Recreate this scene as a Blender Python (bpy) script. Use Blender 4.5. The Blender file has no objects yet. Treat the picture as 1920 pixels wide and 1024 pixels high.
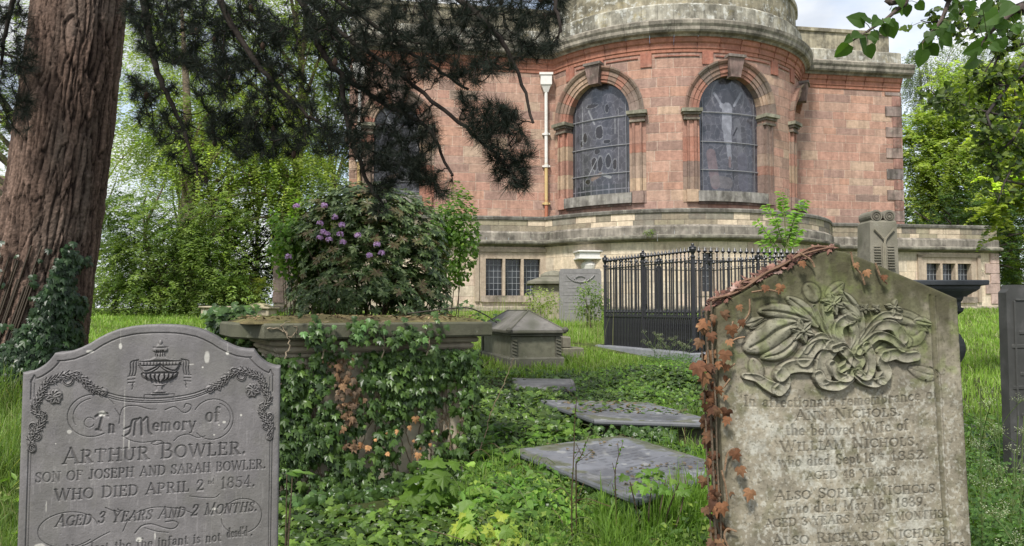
import bpy, bmesh, math, random
import numpy as np
from mathutils import Vector
random.seed(7)
RN = np.random.default_rng(7)
SC = bpy.context.scene
COL = SC.collection
rad = math.radians

# ---------------------------------------------------------------- camera
E = 1.55            # eye height
F = 1387.0          # focal length in pixels of the 1920 px wide frame
PITCH = math.atan(68 / F)
cam_d = bpy.data.cameras.new('camera')
cam_d.sensor_width = 36; cam_d.lens = 36 * F / 1920
cam_d.clip_start = 0.05; cam_d.clip_end = 2000
cam = bpy.data.objects.new('camera', cam_d); COL.objects.link(cam)
cam.location = (0, 0, E); cam.rotation_euler = (math.pi / 2 + PITCH, 0, 0)
SC.camera = cam
SC.view_settings.view_transform = 'Standard'; SC.view_settings.look = 'None'
SC.view_settings.exposure = 0.95; SC.view_settings.gamma = 1

# ---------------------------------------------------------------- sky and sun
SUN_EL, SUN_ROT = rad(52), rad(205)      # compass angle of the sun: behind the viewer, a little left
w = bpy.data.worlds.new('World'); SC.world = w; w.use_nodes = True
nt = w.node_tree; nt.nodes.clear()
N = nt.nodes.new; L = nt.links.new
sky = N('ShaderNodeTexSky'); sky.sky_type = 'NISHITA'; sky.sun_disc = False
sky.sun_elevation = SUN_EL; sky.sun_rotation = SUN_ROT
tc = N('ShaderNodeTexCoord'); mp = N('ShaderNodeMapping'); mp.inputs['Scale'].default_value = (1, 1, 2.2)
no = N('ShaderNodeTexNoise'); no.inputs['Scale'].default_value = 3.1; no.inputs['Detail'].default_value = 7; no.inputs['Roughness'].default_value = .55
cr = N('ShaderNodeValToRGB'); cr.color_ramp.elements[0].position = .36; cr.color_ramp.elements[1].position = .56
no2 = N('ShaderNodeTexNoise'); no2.inputs['Scale'].default_value = 5; no2.inputs['Detail'].default_value = 6
cr2 = N('ShaderNodeValToRGB')
cr2.color_ramp.elements[0].color = (4.0, 4.3, 4.8, 1); cr2.color_ramp.elements[1].color = (6.6, 6.65, 6.7, 1)
cr2.color_ramp.elements[0].position = .3; cr2.color_ramp.elements[1].position = .6
blu = N('ShaderNodeMix'); blu.data_type = 'RGBA'; blu.blend_type = 'ADD'; blu.inputs[0].default_value = 1
blu.inputs[7].default_value = (1.0, 1.1, 1.25, 1)
mx = N('ShaderNodeMix'); mx.data_type = 'RGBA'
bg = N('ShaderNodeBackground'); bg.inputs['Strength'].default_value = .1
out = N('ShaderNodeOutputWorld')
L(tc.outputs['Generated'], mp.inputs['Vector']); L(mp.outputs[0], no.inputs['Vector']); L(mp.outputs[0], no2.inputs['Vector'])
L(no.outputs['Fac'], cr.inputs[0]); L(no2.outputs['Fac'], cr2.inputs[0])
L(sky.outputs[0], blu.inputs[6]); L(cr.outputs[0], mx.inputs[0]); L(blu.outputs[2], mx.inputs[6]); L(cr2.outputs[0], mx.inputs[7])
L(mx.outputs[2], bg.inputs[0]); L(bg.outputs[0], out.inputs[0])
sd = bpy.data.lights.new('sun', 'SUN'); sd.energy = 2.8; sd.angle = rad(9); sd.color = (1, .96, .9)
so = bpy.data.objects.new('sun', sd); COL.objects.link(so)
dirv = Vector((math.sin(SUN_ROT) * math.cos(SUN_EL), math.cos(SUN_ROT) * math.cos(SUN_EL), math.sin(SUN_EL)))
so.rotation_euler = dirv.to_track_quat('Z', 'Y').to_euler(); so.location = (0, 0, 30)

# ---------------------------------------------------------------- helpers
def P(px, py, d):
    a = (px - 960) / F; b = (512 - py) / F
    y = math.cos(PITCH) - b * math.sin(PITCH); z = math.sin(PITCH) + b * math.cos(PITCH)
    k = d / y
    return np.array((a * k, d, E + z * k))
def zat(py, d): return P(960, py, d)[2]
GY = np.array([-5, 0, 3, 4.5, 6, 8, 10, 13, 18, 24, 30, 60, 400.])
GZ = np.array([-1.6, -1.5, -1.34, -1.19, -1.10, -.95, -.80, -.64, -.34, -.06, .02, .1, .3]) + E

def _h(ix, iy, iz):
    n = (ix * 374761393 + iy * 668265263 + iz * 1274126177) & 0xffffffff
    n = ((n ^ (n >> 13)) * 1274126177) & 0xffffffff
    return ((n ^ (n >> 16)) & 0xffff) / 65535.0
def vn(x, y=0., z=0.):
    x, y, z = np.broadcast_arrays(np.asarray(x, float), np.asarray(y, float), np.asarray(z, float))
    ix = np.floor(x).astype(np.int64); iy = np.floor(y).astype(np.int64); iz = np.floor(z).astype(np.int64)
    fx = x - ix; fy = y - iy; fz = z - iz
    fx = fx * fx * (3 - 2 * fx); fy = fy * fy * (3 - 2 * fy); fz = fz * fz * (3 - 2 * fz)
    r = 0
    for a in (0, 1):
        for b in (0, 1):
            for c in (0, 1):
                r = r + _h(ix + a, iy + b, iz + c) * (fx if a else 1 - fx) * (fy if b else 1 - fy) * (fz if c else 1 - fz)
    return r
def fbm(x, y=0., z=0., o=4):
    r = 0; a = .5; t = 0
    for i in range(o):
        k = 2 ** i
        r = r + a * vn(np.asarray(x) * k + 17 * i, np.asarray(y) * k, np.asarray(z) * k); t += a; a *= .5
    return r / t
def ground(x, y):
    z = np.interp(y, GY, GZ)
    z = z + .22 * np.exp(-((np.asarray(x) - 1.85) / .75) ** 2 - ((np.asarray(y) - 8.4) / .75) ** 2)  + .12 * np.exp(-((np.asarray(x) + .25) / .5) ** 2 - ((np.asarray(y) - 7.) / .6) ** 2)
    return z + (fbm(np.asarray(x) * .5 + 50, np.asarray(y) * .5 + 50, 0, 3) - .5) * .08
def worley(x, y):
    """F1, F2-F1 and a random id in 2D"""
    ix = np.floor(x).astype(np.int64); iy = np.floor(y).astype(np.int64)
    f1 = np.full(x.shape, 9.); f2 = np.full(x.shape, 9.); idd = np.zeros(x.shape)
    for a in (-1, 0, 1):
        for b in (-1, 0, 1):
            cx = ix + a; cy = iy + b
            px = cx + .1 + .8 * _h(cx, cy, 3 + 0 * cx); py = cy + .1 + .8 * _h(cx, cy, 9 + 0 * cx)
            d = np.hypot(px - x, py - y); rr = _h(cx, cy, 5 + 0 * cx)
            c = d < f1
            f2 = np.where(c, f1, np.minimum(f2, d)); idd = np.where(c, rr, idd); f1 = np.where(c, d, f1)
    return f1, f2 - f1, idd

def in_poly(x, y, poly):
    ins = np.zeros(len(x), bool); n = len(poly)
    for i in range(n):
        (x1, y1), (x2, y2) = poly[i], poly[(i + 1) % n]
        c = ((y1 > y) != (y2 > y)) & (x < (x2 - x1) * (y - y1) / (y2 - y1 + 1e-9) + x1); ins ^= c
    return ins
class G:
    """collects faces; build() links them as one mesh object"""
    def __init__(s): s.V = []; s.L = []; s.S = []; s.C = []; s.n = 0
    def add(s, V, Fc, c=(.5, .5, .5)):
        V = np.asarray(V, float).reshape(-1, 3)
        s.V.append(V)
        if isinstance(Fc, np.ndarray):
            s.L.append(Fc.reshape(-1) + s.n); s.S.append(np.full(len(Fc), Fc.shape[1]))
        else:
            for f in Fc:
                s.L.append(np.asarray(f) + s.n); s.S.append(np.array([len(f)]))
        c = np.asarray(c, float)
        if c.ndim == 1: c = np.broadcast_to(c, (len(V), 3))
        s.C.append(c); s.n += len(V)
        return s
    def build(s, name, mat, parent=None, smooth=False, loc=None):
        V = np.concatenate(s.V); Lp = np.concatenate(s.L).astype(np.int32); S = np.concatenate(s.S).astype(np.int32)
        C = np.concatenate(s.C)
        if loc is not None: V = V - np.asarray(loc)
        me = bpy.data.meshes.new(name)
        me.vertices.add(len(V)); me.vertices.foreach_set('co', V.astype(np.float32).ravel())
        me.loops.add(len(Lp)); me.loops.foreach_set('vertex_index', Lp)
        me.polygons.add(len(S)); st = np.concatenate(([0], np.cumsum(S)[:-1])).astype(np.int32)
        me.polygons.foreach_set('loop_start', st)
        me.update(calc_edges=True)
        at = me.attributes.new('c', 'FLOAT_COLOR', 'POINT')
        at.data.foreach_set('color', np.concatenate([C, np.ones((len(C), 1))], 1).astype(np.float32).ravel())
        me.polygons.foreach_set('use_smooth', np.full(len(S), bool(smooth)))
        me.materials.append(mat); me.validate()
        o = bpy.data.objects.new(name, me); COL.objects.link(o)
        if parent is not None: o.parent = parent
        if loc is not None: o.location = [float(q) for q in loc]
        if parent is not None and loc is None:
            o.matrix_parent_inverse.identity()
            o.location = [-float(q) for q in world_loc(parent)]
            rz = 0
        return o
def world_loc(o):
    v = Vector((0, 0, 0))
    while o is not None: v += Vector(o.location); o = o.parent
    return v
def tag(o, label=None, cat=None, group=None, kind=None):
    if label: o['label'] = label
    if cat: o['category'] = cat
    if group: o['group'] = group
    if kind: o['kind'] = kind
    return o
def empty(name, loc, label, cat, group=None, kind=None):
    o = bpy.data.objects.new(name, None); COL.objects.link(o); o.location = [float(q) for q in loc]; o.empty_display_size = .1
    return tag(o, label, cat, group, kind)

def grid_faces(nu, nv, wrap=False):
    """vertex index = i*nv + j ; i in nu rows"""
    i = np.arange(nu if wrap else nu - 1)[:, None]; j = np.arange(nv - 1)[None, :]
    i2 = (i + 1) % nu
    return np.stack([i * nv + j + 0 * i2, i2 * nv + j, i2 * nv + j + 1, i * nv + j + 1], -1).reshape(-1, 4)
def norm(v): v = np.asarray(v, float); return v / (np.linalg.norm(v, axis=-1, keepdims=True) + 1e-12)
def tube(g, pts, r, n=6, c=(.5, .5, .5), cap=True):
    pts = np.asarray(pts, float); m = len(pts); r = np.broadcast_to(np.asarray(r, float), (m,))
    t = np.gradient(pts, axis=0); t = norm(t)
    up = np.array([0, 0, 1.]) if abs(t[0][2]) < .9 else np.array([1., 0, 0])
    a = norm(np.cross(t[0], up)); A = []
    for k in range(m):
        a = norm(a - t[k] * np.dot(a, t[k])); A.append(a)
    A = np.array(A); B = np.cross(t, A)
    th = np.arange(n) * 2 * math.pi / n
    V = pts[:, None] + r[:, None, None] * (np.cos(th)[None, :, None] * A[:, None] + np.sin(th)[None, :, None] * B[:, None])
    Fc = []
    i = np.arange(m - 1)[:, None]; j = np.arange(n)[None, :]; j2 = (j + 1) % n
    Q = np.stack([i * n + j, i * n + j2, (i + 1) * n + j2, (i + 1) * n + j], -1).reshape(-1, 4)
    g.add(V, Q, c)
    if cap:
        g.add(V[-1], [list(range(n))], c if np.ndim(c) == 1 else c[:n]); g.add(V[0], [list(range(n))[::-1]], c if np.ndim(c) == 1 else c[:n])
def box(g, c0, c1, col=(.5, .5, .5), bev=.0, M=None):
    """axis box with chamfered edges; M maps local points to world"""
    lo = np.minimum(c0, c1); hi = np.maximum(c0, c1)
    bm = bmesh.new(); bmesh.ops.create_cube(bm, size=1)
    for v in bm.verts:
        v.co = Vector([float(lo[k] + (v.co[k] + .5) * (hi[k] - lo[k])) for k in range(3)])
    if bev > 0:
        bmesh.ops.bevel(bm, geom=bm.edges[:], offset=min(bev, float((hi - lo).min()) * .4), segments=1, profile=.5, affect='EDGES')
    V = np.array([v.co[:] for v in bm.verts]); bm.verts.index_update()
    Fc = [[v.index for v in f.verts] for f in bm.faces]; bm.free()
    if M is not None: V = M(V)
    g.add(V, Fc, col)
def lathe(g, prof, c, n=20, col=(.5, .5, .5)):
    """prof list of (r, z); c centre"""
    prof = np.asarray(prof, float); th = np.arange(n) * 2 * math.pi / n
    V = np.stack([c[0] + prof[None, :, 0] * np.cos(th)[:, None], c[1] + prof[None, :, 0] * np.sin(th)[:, None], c[2] + prof[None, :, 1] + 0 * th[:, None]], -1)
    g.add(V, grid_faces(n, len(prof), True), col)
def frame_map(o, yaw, roll=0):
    """local (u right, v depth away, z up) -> world, u along yaw"""
    t = np.array([math.cos(yaw), math.sin(yaw), 0]); n = np.array([-math.sin(yaw), math.cos(yaw), 0]); z = np.array([0, 0, 1.])
    cr_, sr = math.cos(roll), math.sin(roll)
    t2 = t * cr_ + z * sr; z2 = -t * sr + z * cr_
    o = np.asarray(o, float)
    return lambda V: o + np.asarray(V)[..., 0:1] * t2 + np.asarray(V)[..., 1:2] * n + np.asarray(V)[..., 2:3] * z2
def smooth_path(pts, k=6):
    """Catmull-Rom"""
    pts = np.asarray(pts, float); q = np.vstack([2 * pts[0] - pts[1], pts, 2 * pts[-1] - pts[-2]]); out = []
    for i in range(1, len(q) - 2):
        for t in np.arange(k) / k:
            out.append(.5 * ((2 * q[i]) + (-q[i - 1] + q[i + 1]) * t + (2 * q[i - 1] - 5 * q[i] + 4 * q[i + 1] - q[i + 2]) * t * t + (-q[i - 1] + 3 * q[i] - 3 * q[i + 1] + q[i + 2]) * t ** 3))
    out.append(q[-2]); return np.array(out)

# ---------------------------------------------------------------- materials
def material(name, rough=.8, spec=.3, nscale=8., nstr=.25, bump=.3, bscale=30., bdist=.01, trans=0., metallic=0., stain=None, coat=0., detail=6, streak=0.):
    m = bpy.data.materials.new(name); m.use_nodes = True; nt = m.node_tree; nt.nodes.clear()
    N = nt.nodes.new; L = nt.links.new
    at = N('ShaderNodeAttribute'); at.attribute_name = 'c'
    tc = N('ShaderNodeTexCoord'); o = N('ShaderNodeOutputMaterial'); b = N('ShaderNodeBsdfPrincipled')
    b.inputs['Roughness'].default_value = rough; b.inputs['Specular IOR Level'].default_value = spec; b.inputs['Metallic'].default_value = metallic
    b.inputs['Coat Weight'].default_value = coat
    col = at.outputs['Color']
    def nz(s, d=5, r=.6):
        n = N('ShaderNodeTexNoise'); n.inputs['Scale'].default_value = s; n.inputs['Detail'].default_value = d; n.inputs['Roughness'].default_value = r
        L(tc.outputs['Object'], n.inputs['Vector']); return n.outputs['Fac']
    if nstr > 0:
        r = N('ShaderNodeMapRange'); r.inputs[1].default_value = .25; r.inputs[2].default_value = .75
        r.inputs[3].default_value = 1 - nstr; r.inputs[4].default_value = 1 + nstr; L(nz(nscale, detail), r.inputs[0])
        mm = N('ShaderNodeVectorMath'); mm.operation = 'SCALE'; L(col, mm.inputs[0]); L(r.outputs[0], mm.inputs['Scale']); col = mm.outputs[0]
    for (sc, lo, hi, c, fac) in (stain or []):
        r = N('ShaderNodeValToRGB'); r.color_ramp.elements[0].position = lo; r.color_ramp.elements[1].position = hi
        r.color_ramp.elements[0].color = (0, 0, 0, 1); r.color_ramp.elements[1].color = (fac, fac, fac, 1); L(nz(sc, 8, .65), r.inputs[0])
        mx = N('ShaderNodeMix'); mx.data_type = 'RGBA'; L(r.outputs[0], mx.inputs[0]); L(col, mx.inputs[6]); mx.inputs[7].default_value = (*c, 1); col = mx.outputs[2]
    if streak > 0:
        mpn = N('ShaderNodeMapping'); mpn.inputs['Scale'].default_value = (5, 5, .7); L(tc.outputs['Object'], mpn.inputs['Vector'])
        n = N('ShaderNodeTexNoise'); n.inputs['Scale'].default_value = 1.6; n.inputs['Detail'].default_value = 8; n.inputs['Roughness'].default_value = .62; L(mpn.outputs[0], n.inputs['Vector'])
        r = N('ShaderNodeMapRange'); r.inputs[1].default_value = .35; r.inputs[2].default_value = .68; r.inputs[3].default_value = 1 + streak * .45; r.inputs[4].default_value = 1 - streak; L(n.outputs['Fac'], r.inputs[0])
        mm = N('ShaderNodeVectorMath'); mm.operation = 'SCALE'; L(col, mm.inputs[0]); L(r.outputs[0], mm.inputs['Scale']); col = mm.outputs[0]
    L(col, b.inputs['Base Color'])
    if bump > 0:
        bp = N('ShaderNodeBump'); bp.inputs['Strength'].default_value = bump; bp.inputs['Distance'].default_value = bdist
        L(nz(bscale, 8, .65), bp.inputs['Height']); L(bp.outputs[0], b.inputs['Normal'])
    sh = b.outputs[0]
    if trans > 0:
        t = N('ShaderNodeBsdfTranslucent'); sc_ = N('ShaderNodeVectorMath'); sc_.operation = 'MULTIPLY'; sc_.inputs[1].default_value = (1.5, 1.6, .7)
        L(col, sc_.inputs[0]); L(sc_.outputs[0], t.inputs['Color'])
        ms = N('ShaderNodeMixShader'); ms.inputs[0].default_value = trans; L(sh, ms.inputs[1]); L(t.outputs[0], ms.inputs[2]); sh = ms.outputs[0]
    L(sh, o.inputs['Surface']); return m
M_leaf = material('leaf', rough=.5, spec=.35, nstr=0, bump=0, trans=.5)
M_dead = material('dead_leaf', rough=.8, spec=.15, nstr=.35, nscale=60, bump=0, trans=.08)
M_gloss = material('glossy_leaf', rough=.36, spec=.32, nstr=.15, nscale=40, bump=0, trans=.2)
M_grass = material('grass_blade', rough=.55, spec=.25, nstr=0, bump=0, trans=.45)
M_needle = material('pine_needle', rough=.6, spec=.12, nstr=0, bump=0, trans=.1)
M_wood = material('bark', rough=.9, spec=.15, nscale=14, nstr=.4, bump=.6, bscale=40, bdist=.02)
M_bark = material('pine_bark', rough=.92, spec=.12, nscale=30, nstr=.45, bump=.9, bscale=34, bdist=.03, detail=9)
M_soil = material('soil', rough=.95, spec=.1, nscale=3, nstr=.5, bump=.8, bscale=18, bdist=.03, stain=[(1.2, .45, .6, (.035, .03, .018), .8)])
M_slate = material('slate', rough=.55, spec=.4, nscale=11, nstr=.2, bump=.3, bscale=90, bdist=.004, stain=[(5, .5, .8, (.2, .19, .19), .35), (60, .7, .76, (.33, .32, .3), .5)])
M_stone = material('weathered_stone', rough=.88, spec=.2, nscale=22, nstr=.28, bump=.5, bscale=90, bdist=.004)
M_ash = material('ashlar', rough=.85, spec=.2, nscale=9, nstr=.22, bump=.6, bscale=16, bdist=.025, stain=[(1.1, .55, .76, (.16, .12, .10), .35), (5, .56, .74, (.52, .42, .34), .25), (2.6, .5, .68, (.19, .12, .09), .3)], streak=.2)
M_trim = material('trim_stone', rough=.85, spec=.2, nscale=3.5, nstr=.35, bump=.35, bscale=25, bdist=.01, stain=[(1.7, .46, .62, (.055, .05, .04), .65), (6, .56, .68, (.36, .35, .28), .5)], streak=.4)
M_lich = material('lichen_stone', rough=.9, spec=.15, nscale=4, nstr=.4, bump=.4, bscale=20, bdist=.012, stain=[(1.4, .45, .62, (.07, .065, .05), .75), (4.5, .54, .6, (.52, .52, .47), .65), (1.9, .58, .7, (.26, .2, .05), .55)], streak=.35)
M_iron = material('painted_iron', rough=.38, spec=.5, nscale=20, nstr=.3, bump=.15, bscale=60, bdist=.002)
M_white = material('white_paint', rough=.5, spec=.4, nscale=8, nstr=.12, bump=.1, bscale=60, bdist=.002, stain=[(4, .58, .7, (.3, .2, .12), .4)])
M_glass = material('window_glass', rough=.14, spec=.6, nscale=5, nstr=.4, bump=.25, bscale=9, bdist=.01)
M_petal = material('petal', rough=.5, spec=.2, nstr=.1, bump=0, trans=.35)
M_tombtop = material('tomb_stone', rough=.85, spec=.2, nscale=12, nstr=.35, bump=.5, bscale=60, bdist=.006, stain=[(3, .5, .65, (.05, .055, .03), .6), (8, .62, .7, (.3, .3, .24), .45)])

# ---------------------------------------------------------------- leaves
def leaf_tpl(kind):
    if kind == 'ivy':
        o = [(0, 0), (.16, -.14), (.42, -.04), (.55, .22), (.34, .30), (.46, .62), (.2, .58), (0, 1.0)]
        pts = o + [(-x, y) for x, y in o[-2:0:-1]]
        V = [(x * .95, y, -.25 * abs(x) - .12 * y * y) for x, y in pts] + [(0, .3, .06)]
        n = len(pts); Fc = np.array([(i, (i + 1) % n, n) for i in range(n)])
    elif kind == 'ivys':     # five points in fewer faces, for leaves farther off
        pts = [(0, 0), (.5, .05), (.3, .35), (.42, .6), (0, 1), (-.42, .6), (-.3, .35), (-.5, .05)]
        V = [(x, y, -.25 * abs(x)) for x, y in pts]; V.append((0, .35, .08)); n = 8; Fc = np.array([(i, (i + 1) % n, n) for i in range(n)])
    elif kind == 'round':
        pts = [(0, 0), (.3, -.06), (.47, .2), (.42, .52), (.22, .82), (0, 1.05), (-.22, .82), (-.42, .52), (-.47, .2), (-.3, -.06)]
        V = [(x, y, .18 * abs(x) - .15 * y * y) for x, y in pts] + [(0, .4, -.05)]; n = 10; Fc = np.array([(i, (i + 1) % n, n) for i in range(n)])
    elif kind == 'lance':
        V = [(0, 0, 0), (.15, .3, .03), (.17, .6, .0), (0, 1, -.12), (-.17, .6, 0), (-.15, .3, .03), (0, .3, -.02), (0, .6, -.04)]
        Fc = np.array([(0, 1, 6, 6), (1, 2, 7, 6), (2, 3, 7, 7), (3, 4, 7, 7), (4, 5, 6, 7), (5, 0, 6, 6)])
        Fc = np.array([(0, 1, 6), (1, 2, 7), (1, 7, 6), (2, 3, 7), (3, 4, 7), (4, 5, 6), (4, 6, 7), (5, 0, 6)])
    elif kind == 'quad':
        V = [(0, 0, 0), (.3, .45, .06), (0, 1, -.1), (-.3, .45, .06)]; Fc = np.array([(0, 1, 2), (0, 2, 3)])
    elif kind == 'needle':
        V = [(-.013, 0, 0), (.013, 0, 0), (.005, 1, 0), (-.005, 1, 0)]; Fc = np.array([(0, 1, 2, 3)])
    elif kind == 'maple':    # toothed lobed leaf
        o = [(0, 0), (.3, -.12), (.62, .02), (.45, .2), (.72, .5), (.4, .46), (.28, .62), (.3, .8), (.12, .78), (0, 1.1)]
        pts = o + [(-x, y) for x, y in o[-2:0:-1]]; V = [(x, y, -.2 * abs(x) - .1 * y) for x, y in pts] + [(0, .35, .06)]
        n = len(pts); Fc = np.array([(i, (i + 1) % n, n) for i in range(n)])
    return np.array(V, float), Fc
TPL = {k: leaf_tpl(k) for k in ('ivy', 'ivys', 'round', 'lance', 'quad', 'needle', 'maple')}
def leaves(g, kind, pos, nrm, tip, size, col):
    """pos (n,3), nrm: face normals, tip: preferred tip direction, size (n,), col (n,3)"""
    V, Fc = TPL[kind]; pos = np.asarray(pos); n = len(pos)
    if n == 0: return
    z = norm(nrm); y = norm(tip - z * np.sum(tip * z, 1, keepdims=True)); x = np.cross(y, z)
    size = np.broadcast_to(size, (n,))[:, None, None]
    W = pos[:, None] + size * (V[None, :, 0:1] * x[:, None] + V[None, :, 1:2] * y[:, None] + V[None, :, 2:3] * z[:, None])
    m = len(V); FF = (Fc[None] + (np.arange(n) * m)[:, None, None]).reshape(-1, Fc.shape[1])
    g.add(W, FF, np.repeat(np.broadcast_to(col, (n, 3)), m, 0))
def rv(n): return norm(RN.normal(size=(n, 3)))
def mixcol(cols, n, jit=.15):
    """n colours blended between neighbours in a list"""
    cols = np.asarray(cols, float); t = RN.random(n) * (len(cols) - 1); i = np.minimum(t.astype(int), len(cols) - 2); f = (t - i)[:, None]
    c = cols[i] * (1 - f) + cols[i + 1] * f
    return c * (1 + jit * RN.normal(size=(n, 1)).clip(-2, 2))
def blades(g, pos, h, wd, lean, col):
    """grass blades: quad + quad + tip"""
    n = len(pos); h = np.broadcast_to(h, (n,))[:, None]; wd = np.broadcast_to(wd, (n,))[:, None]
    a = RN.random(n) * 2 * math.pi; s = np.stack([np.cos(a), np.sin(a), 0 * a], 1)
    b = a + math.pi / 2 + RN.normal(size=n) * .5; d = np.stack([np.cos(b), np.sin(b), 0 * b], 1)
    ln = (np.abs(RN.normal(size=(n, 1))) * lean)
    z = np.array([0, 0, 1.])
    p1 = pos + h * .45 * z + d * h * ln * .2; p2 = pos + h * (.8 - .1 * ln) * z + d * h * ln * .55; p3 = pos + h * (1 - .3 * np.minimum(ln, 1.5)) * z + d * h * ln
    V = np.stack([pos - s * wd, pos + s * wd, p1 + s * wd * .9, p1 - s * wd * .9, p2 + s * wd * .55, p2 - s * wd * .55, p3], 1)
    k = (np.arange(n) * 7)[:, None]
    cc = np.repeat(np.broadcast_to(col, (n, 3)), 7, 0)
    g.add(V, np.concatenate([k + np.array([[0, 1, 2, 3]]), k + np.array([[3, 2, 4, 5]])]), cc)
    g.L.append((k + np.array([[5, 4, 6]])).reshape(-1) + g.n - 7 * n); g.S.append(np.full(n, 3))
# ================================================================ TERRAIN
g = G()
ys = np.concatenate([np.linspace(-6, 12, 73), np.linspace(12.5, 40, 56), np.geomspace(42, 600, 24)])
xs = np.concatenate([-np.geomspace(400, 12, 20), np.linspace(-11, 22, 110), np.geomspace(24, 400, 20)])
X, Y = np.meshgrid(xs, ys, indexing='ij'); Z = ground(X, Y)
nzv = fbm(X * .8, Y * .8, 3)[..., None]
near = np.clip((Y - 9) / 5, 0, 1)[..., None]
gc = (1 - near) * (np.array([.045, .04, .02]) * (1 - nzv) + np.array([.04, .06, .015]) * nzv) + near * (np.array([.10, .155, .03]) * (1 - nzv) + np.array([.15, .2, .045]) * nzv)
g.add(np.stack([X, Y, Z], -1), grid_faces(len(xs), len(ys)), gc.reshape(-1, 3))
o = g.build('ground', M_soil, smooth=True); tag(o, 'uneven churchyard soil under the grass and ivy', None, None, 'structure')

# ================================================================ CHURCH
TH = rad(9); T = np.array([math.cos(TH), math.sin(TH)]); NN = np.array([math.sin(TH), -math.cos(TH)])
O0 = np.array([0, 25.85])
AC = np.array([5.85, 29.0]); AR = 5.2
RED = [(0.39, 0.232, 0.172), (0.413, 0.255, 0.192), (0.362, 0.212, 0.16), (0.39, 0.255, 0.192), (0.348, 0.215, 0.165), (0.298, 0.191, 0.153), (0.398, 0.232, 0.167), (0.383, 0.219, 0.165), (0.327, 0.215, 0.172)]
CREAM = [(.56, .46, .34), (.51, .42, .31), (.59, .50, .38), (.54, .43, .34), (.47, .40, .31)]
GREY = [(.22, .19, .14), (.26, .22, .16), (.18, .16, .13), (.28, .245, .17), (.22, .2, .16)]
def line_path(off=0.):
    def f(s):
        s = np.asarray(s, float); p = O0 + s[..., None] * T + off * NN
        return p, np.broadcast_to(NN, p.shape)
    return f
def arc_path(off=0.):
    """s is arc length on the radius AR+off, s = 0 on the axis angle 0"""
    Rr = AR + off
    def f(s):
        a = np.asarray(s, float) / Rr; n = np.stack([np.sin(a), -np.cos(a)], -1)
        return AC + Rr * n, n
    return f
def on(path, s, z, o=0.):
    p, n = path(s); q = p + np.asarray(o, float)[..., None] * n if np.ndim(o) else p + o * n
    return np.concatenate([q, np.broadcast_to(np.asarray(z, float) + E, q.shape[:-1])[..., None]], -1)
def cut(z0, z1, iv):
    segs = [(z0, z1)]
    for a, b in iv:
        out = []
        for p, q in segs:
            if b <= p or a >= q: out.append((p, q)); continue
            if a > p: out.append((p, a))
            if b < q: out.append((b, q))
        segs = out
    return [t for t in segs if t[1] - t[0] > .005]
def ashlar(path, s0, s1, z0, z1, ch, bl, cols, holes=None, mortar=(.5, .39, .31), gap=.014, proud=.007, strip=.13, colf=None, seed=1):
    """coursed blocks over a mortar bed; holes(s) -> list of (zlo, zhi)"""
    rr = random.Random(seed); g = G()
    ns = max(1, int(math.ceil((s1 - s0) / strip))); e = np.linspace(s0, s1, ns + 1)
    for a, b in zip(e[:-1], e[1:]):
        for p, q in cut(z0, z1, holes((a + b) / 2) if holes else []):
            g.add(on(path, np.array([a, b, b, a]), np.array([p, p, q, q])), [[0, 1, 2, 3]], mortar)
    z = z0; k = 0
    while z < z1 - .02:
        h = ch * rr.choice((.85, 1, 1, 1.12)); zt = min(z + h, z1)
        if z1 - zt < ch * .4: zt = z1
        s = s0 - rr.random() * bl
        while s < s1:
            t = s + bl * rr.uniform(.55, 1.5); a0 = max(s, s0); b0 = min(t, s1); s = t
            if b0 - a0 < .04: continue
            c = np.array(rr.choice(cols)) * rr.uniform(.93, 1.08)
            if colf: c = colf((a0 + b0) / 2, (z + zt) / 2, c, rr)
            m = max(1, int(math.ceil((b0 - a0) / (strip if holes or path.__qualname__.startswith('arc') else 1.2))))
            ee = np.linspace(a0 + gap / 2, b0 - gap / 2, m + 1)
            for i in range(m):
                a, b = ee[i], ee[i + 1]
                for p, q in cut(z + gap / 2, zt - gap / 2, holes((a + b) / 2) if holes else []):
                    e1 = .004
                    fr = on(path, np.array([a + (e1 if i == 0 else 0), b - (e1 if i == m - 1 else 0), b - (e1 if i == m - 1 else 0), a + (e1 if i == 0 else 0)]), np.array([p + e1, p + e1, q - e1, q - e1]), proud)
                    bk = on(path, np.array([a, b, b, a]), np.array([p, p, q, q]), -.004)
                    Fc = [[0, 1, 2, 3], [4, 5, 1, 0], [3, 2, 6, 7]]
                    if i == 0: Fc.append([4, 0, 3, 7])
                    if i == m - 1: Fc.append([1, 5, 6, 2])
                    g.add(np.vstack([fr, bk]), Fc, c)
        z = zt; k += 1
    return g
def mould(g, path, s0, s1, prof, col, step=.25, blk=0, colj=.0, ends=True):
    """sweep profile [(out, z)] along the path; blk>0 splits it in stones with their own shade"""
    n = max(2, int((s1 - s0) / step) + 1); ss = np.linspace(s0, s1, n); prof = np.asarray(prof, float)
    if blk: edges = list(range(0, n - 1, max(1, int(blk / step)))) + [n - 1]
    else: edges = [0, n - 1]
    for a, b in zip(edges[:-1], edges[1:]):
        sl = ss[a:b + 1].copy()
        if blk: sl[0] += .003; sl[-1] -= .003
        V = np.stack([on(path, sl, np.full(len(sl), z), o) for o, z in prof], 1)
        c = np.asarray(col) * (1 + colj * random.uniform(-1, 1))
        g.add(V, grid_faces(len(sl), len(prof))[:, ::-1], c)
        if ends:
            g.add(V[0], [list(range(len(prof)))], c); g.add(V[-1], [list(range(len(prof)))[::-1]], c)
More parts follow.
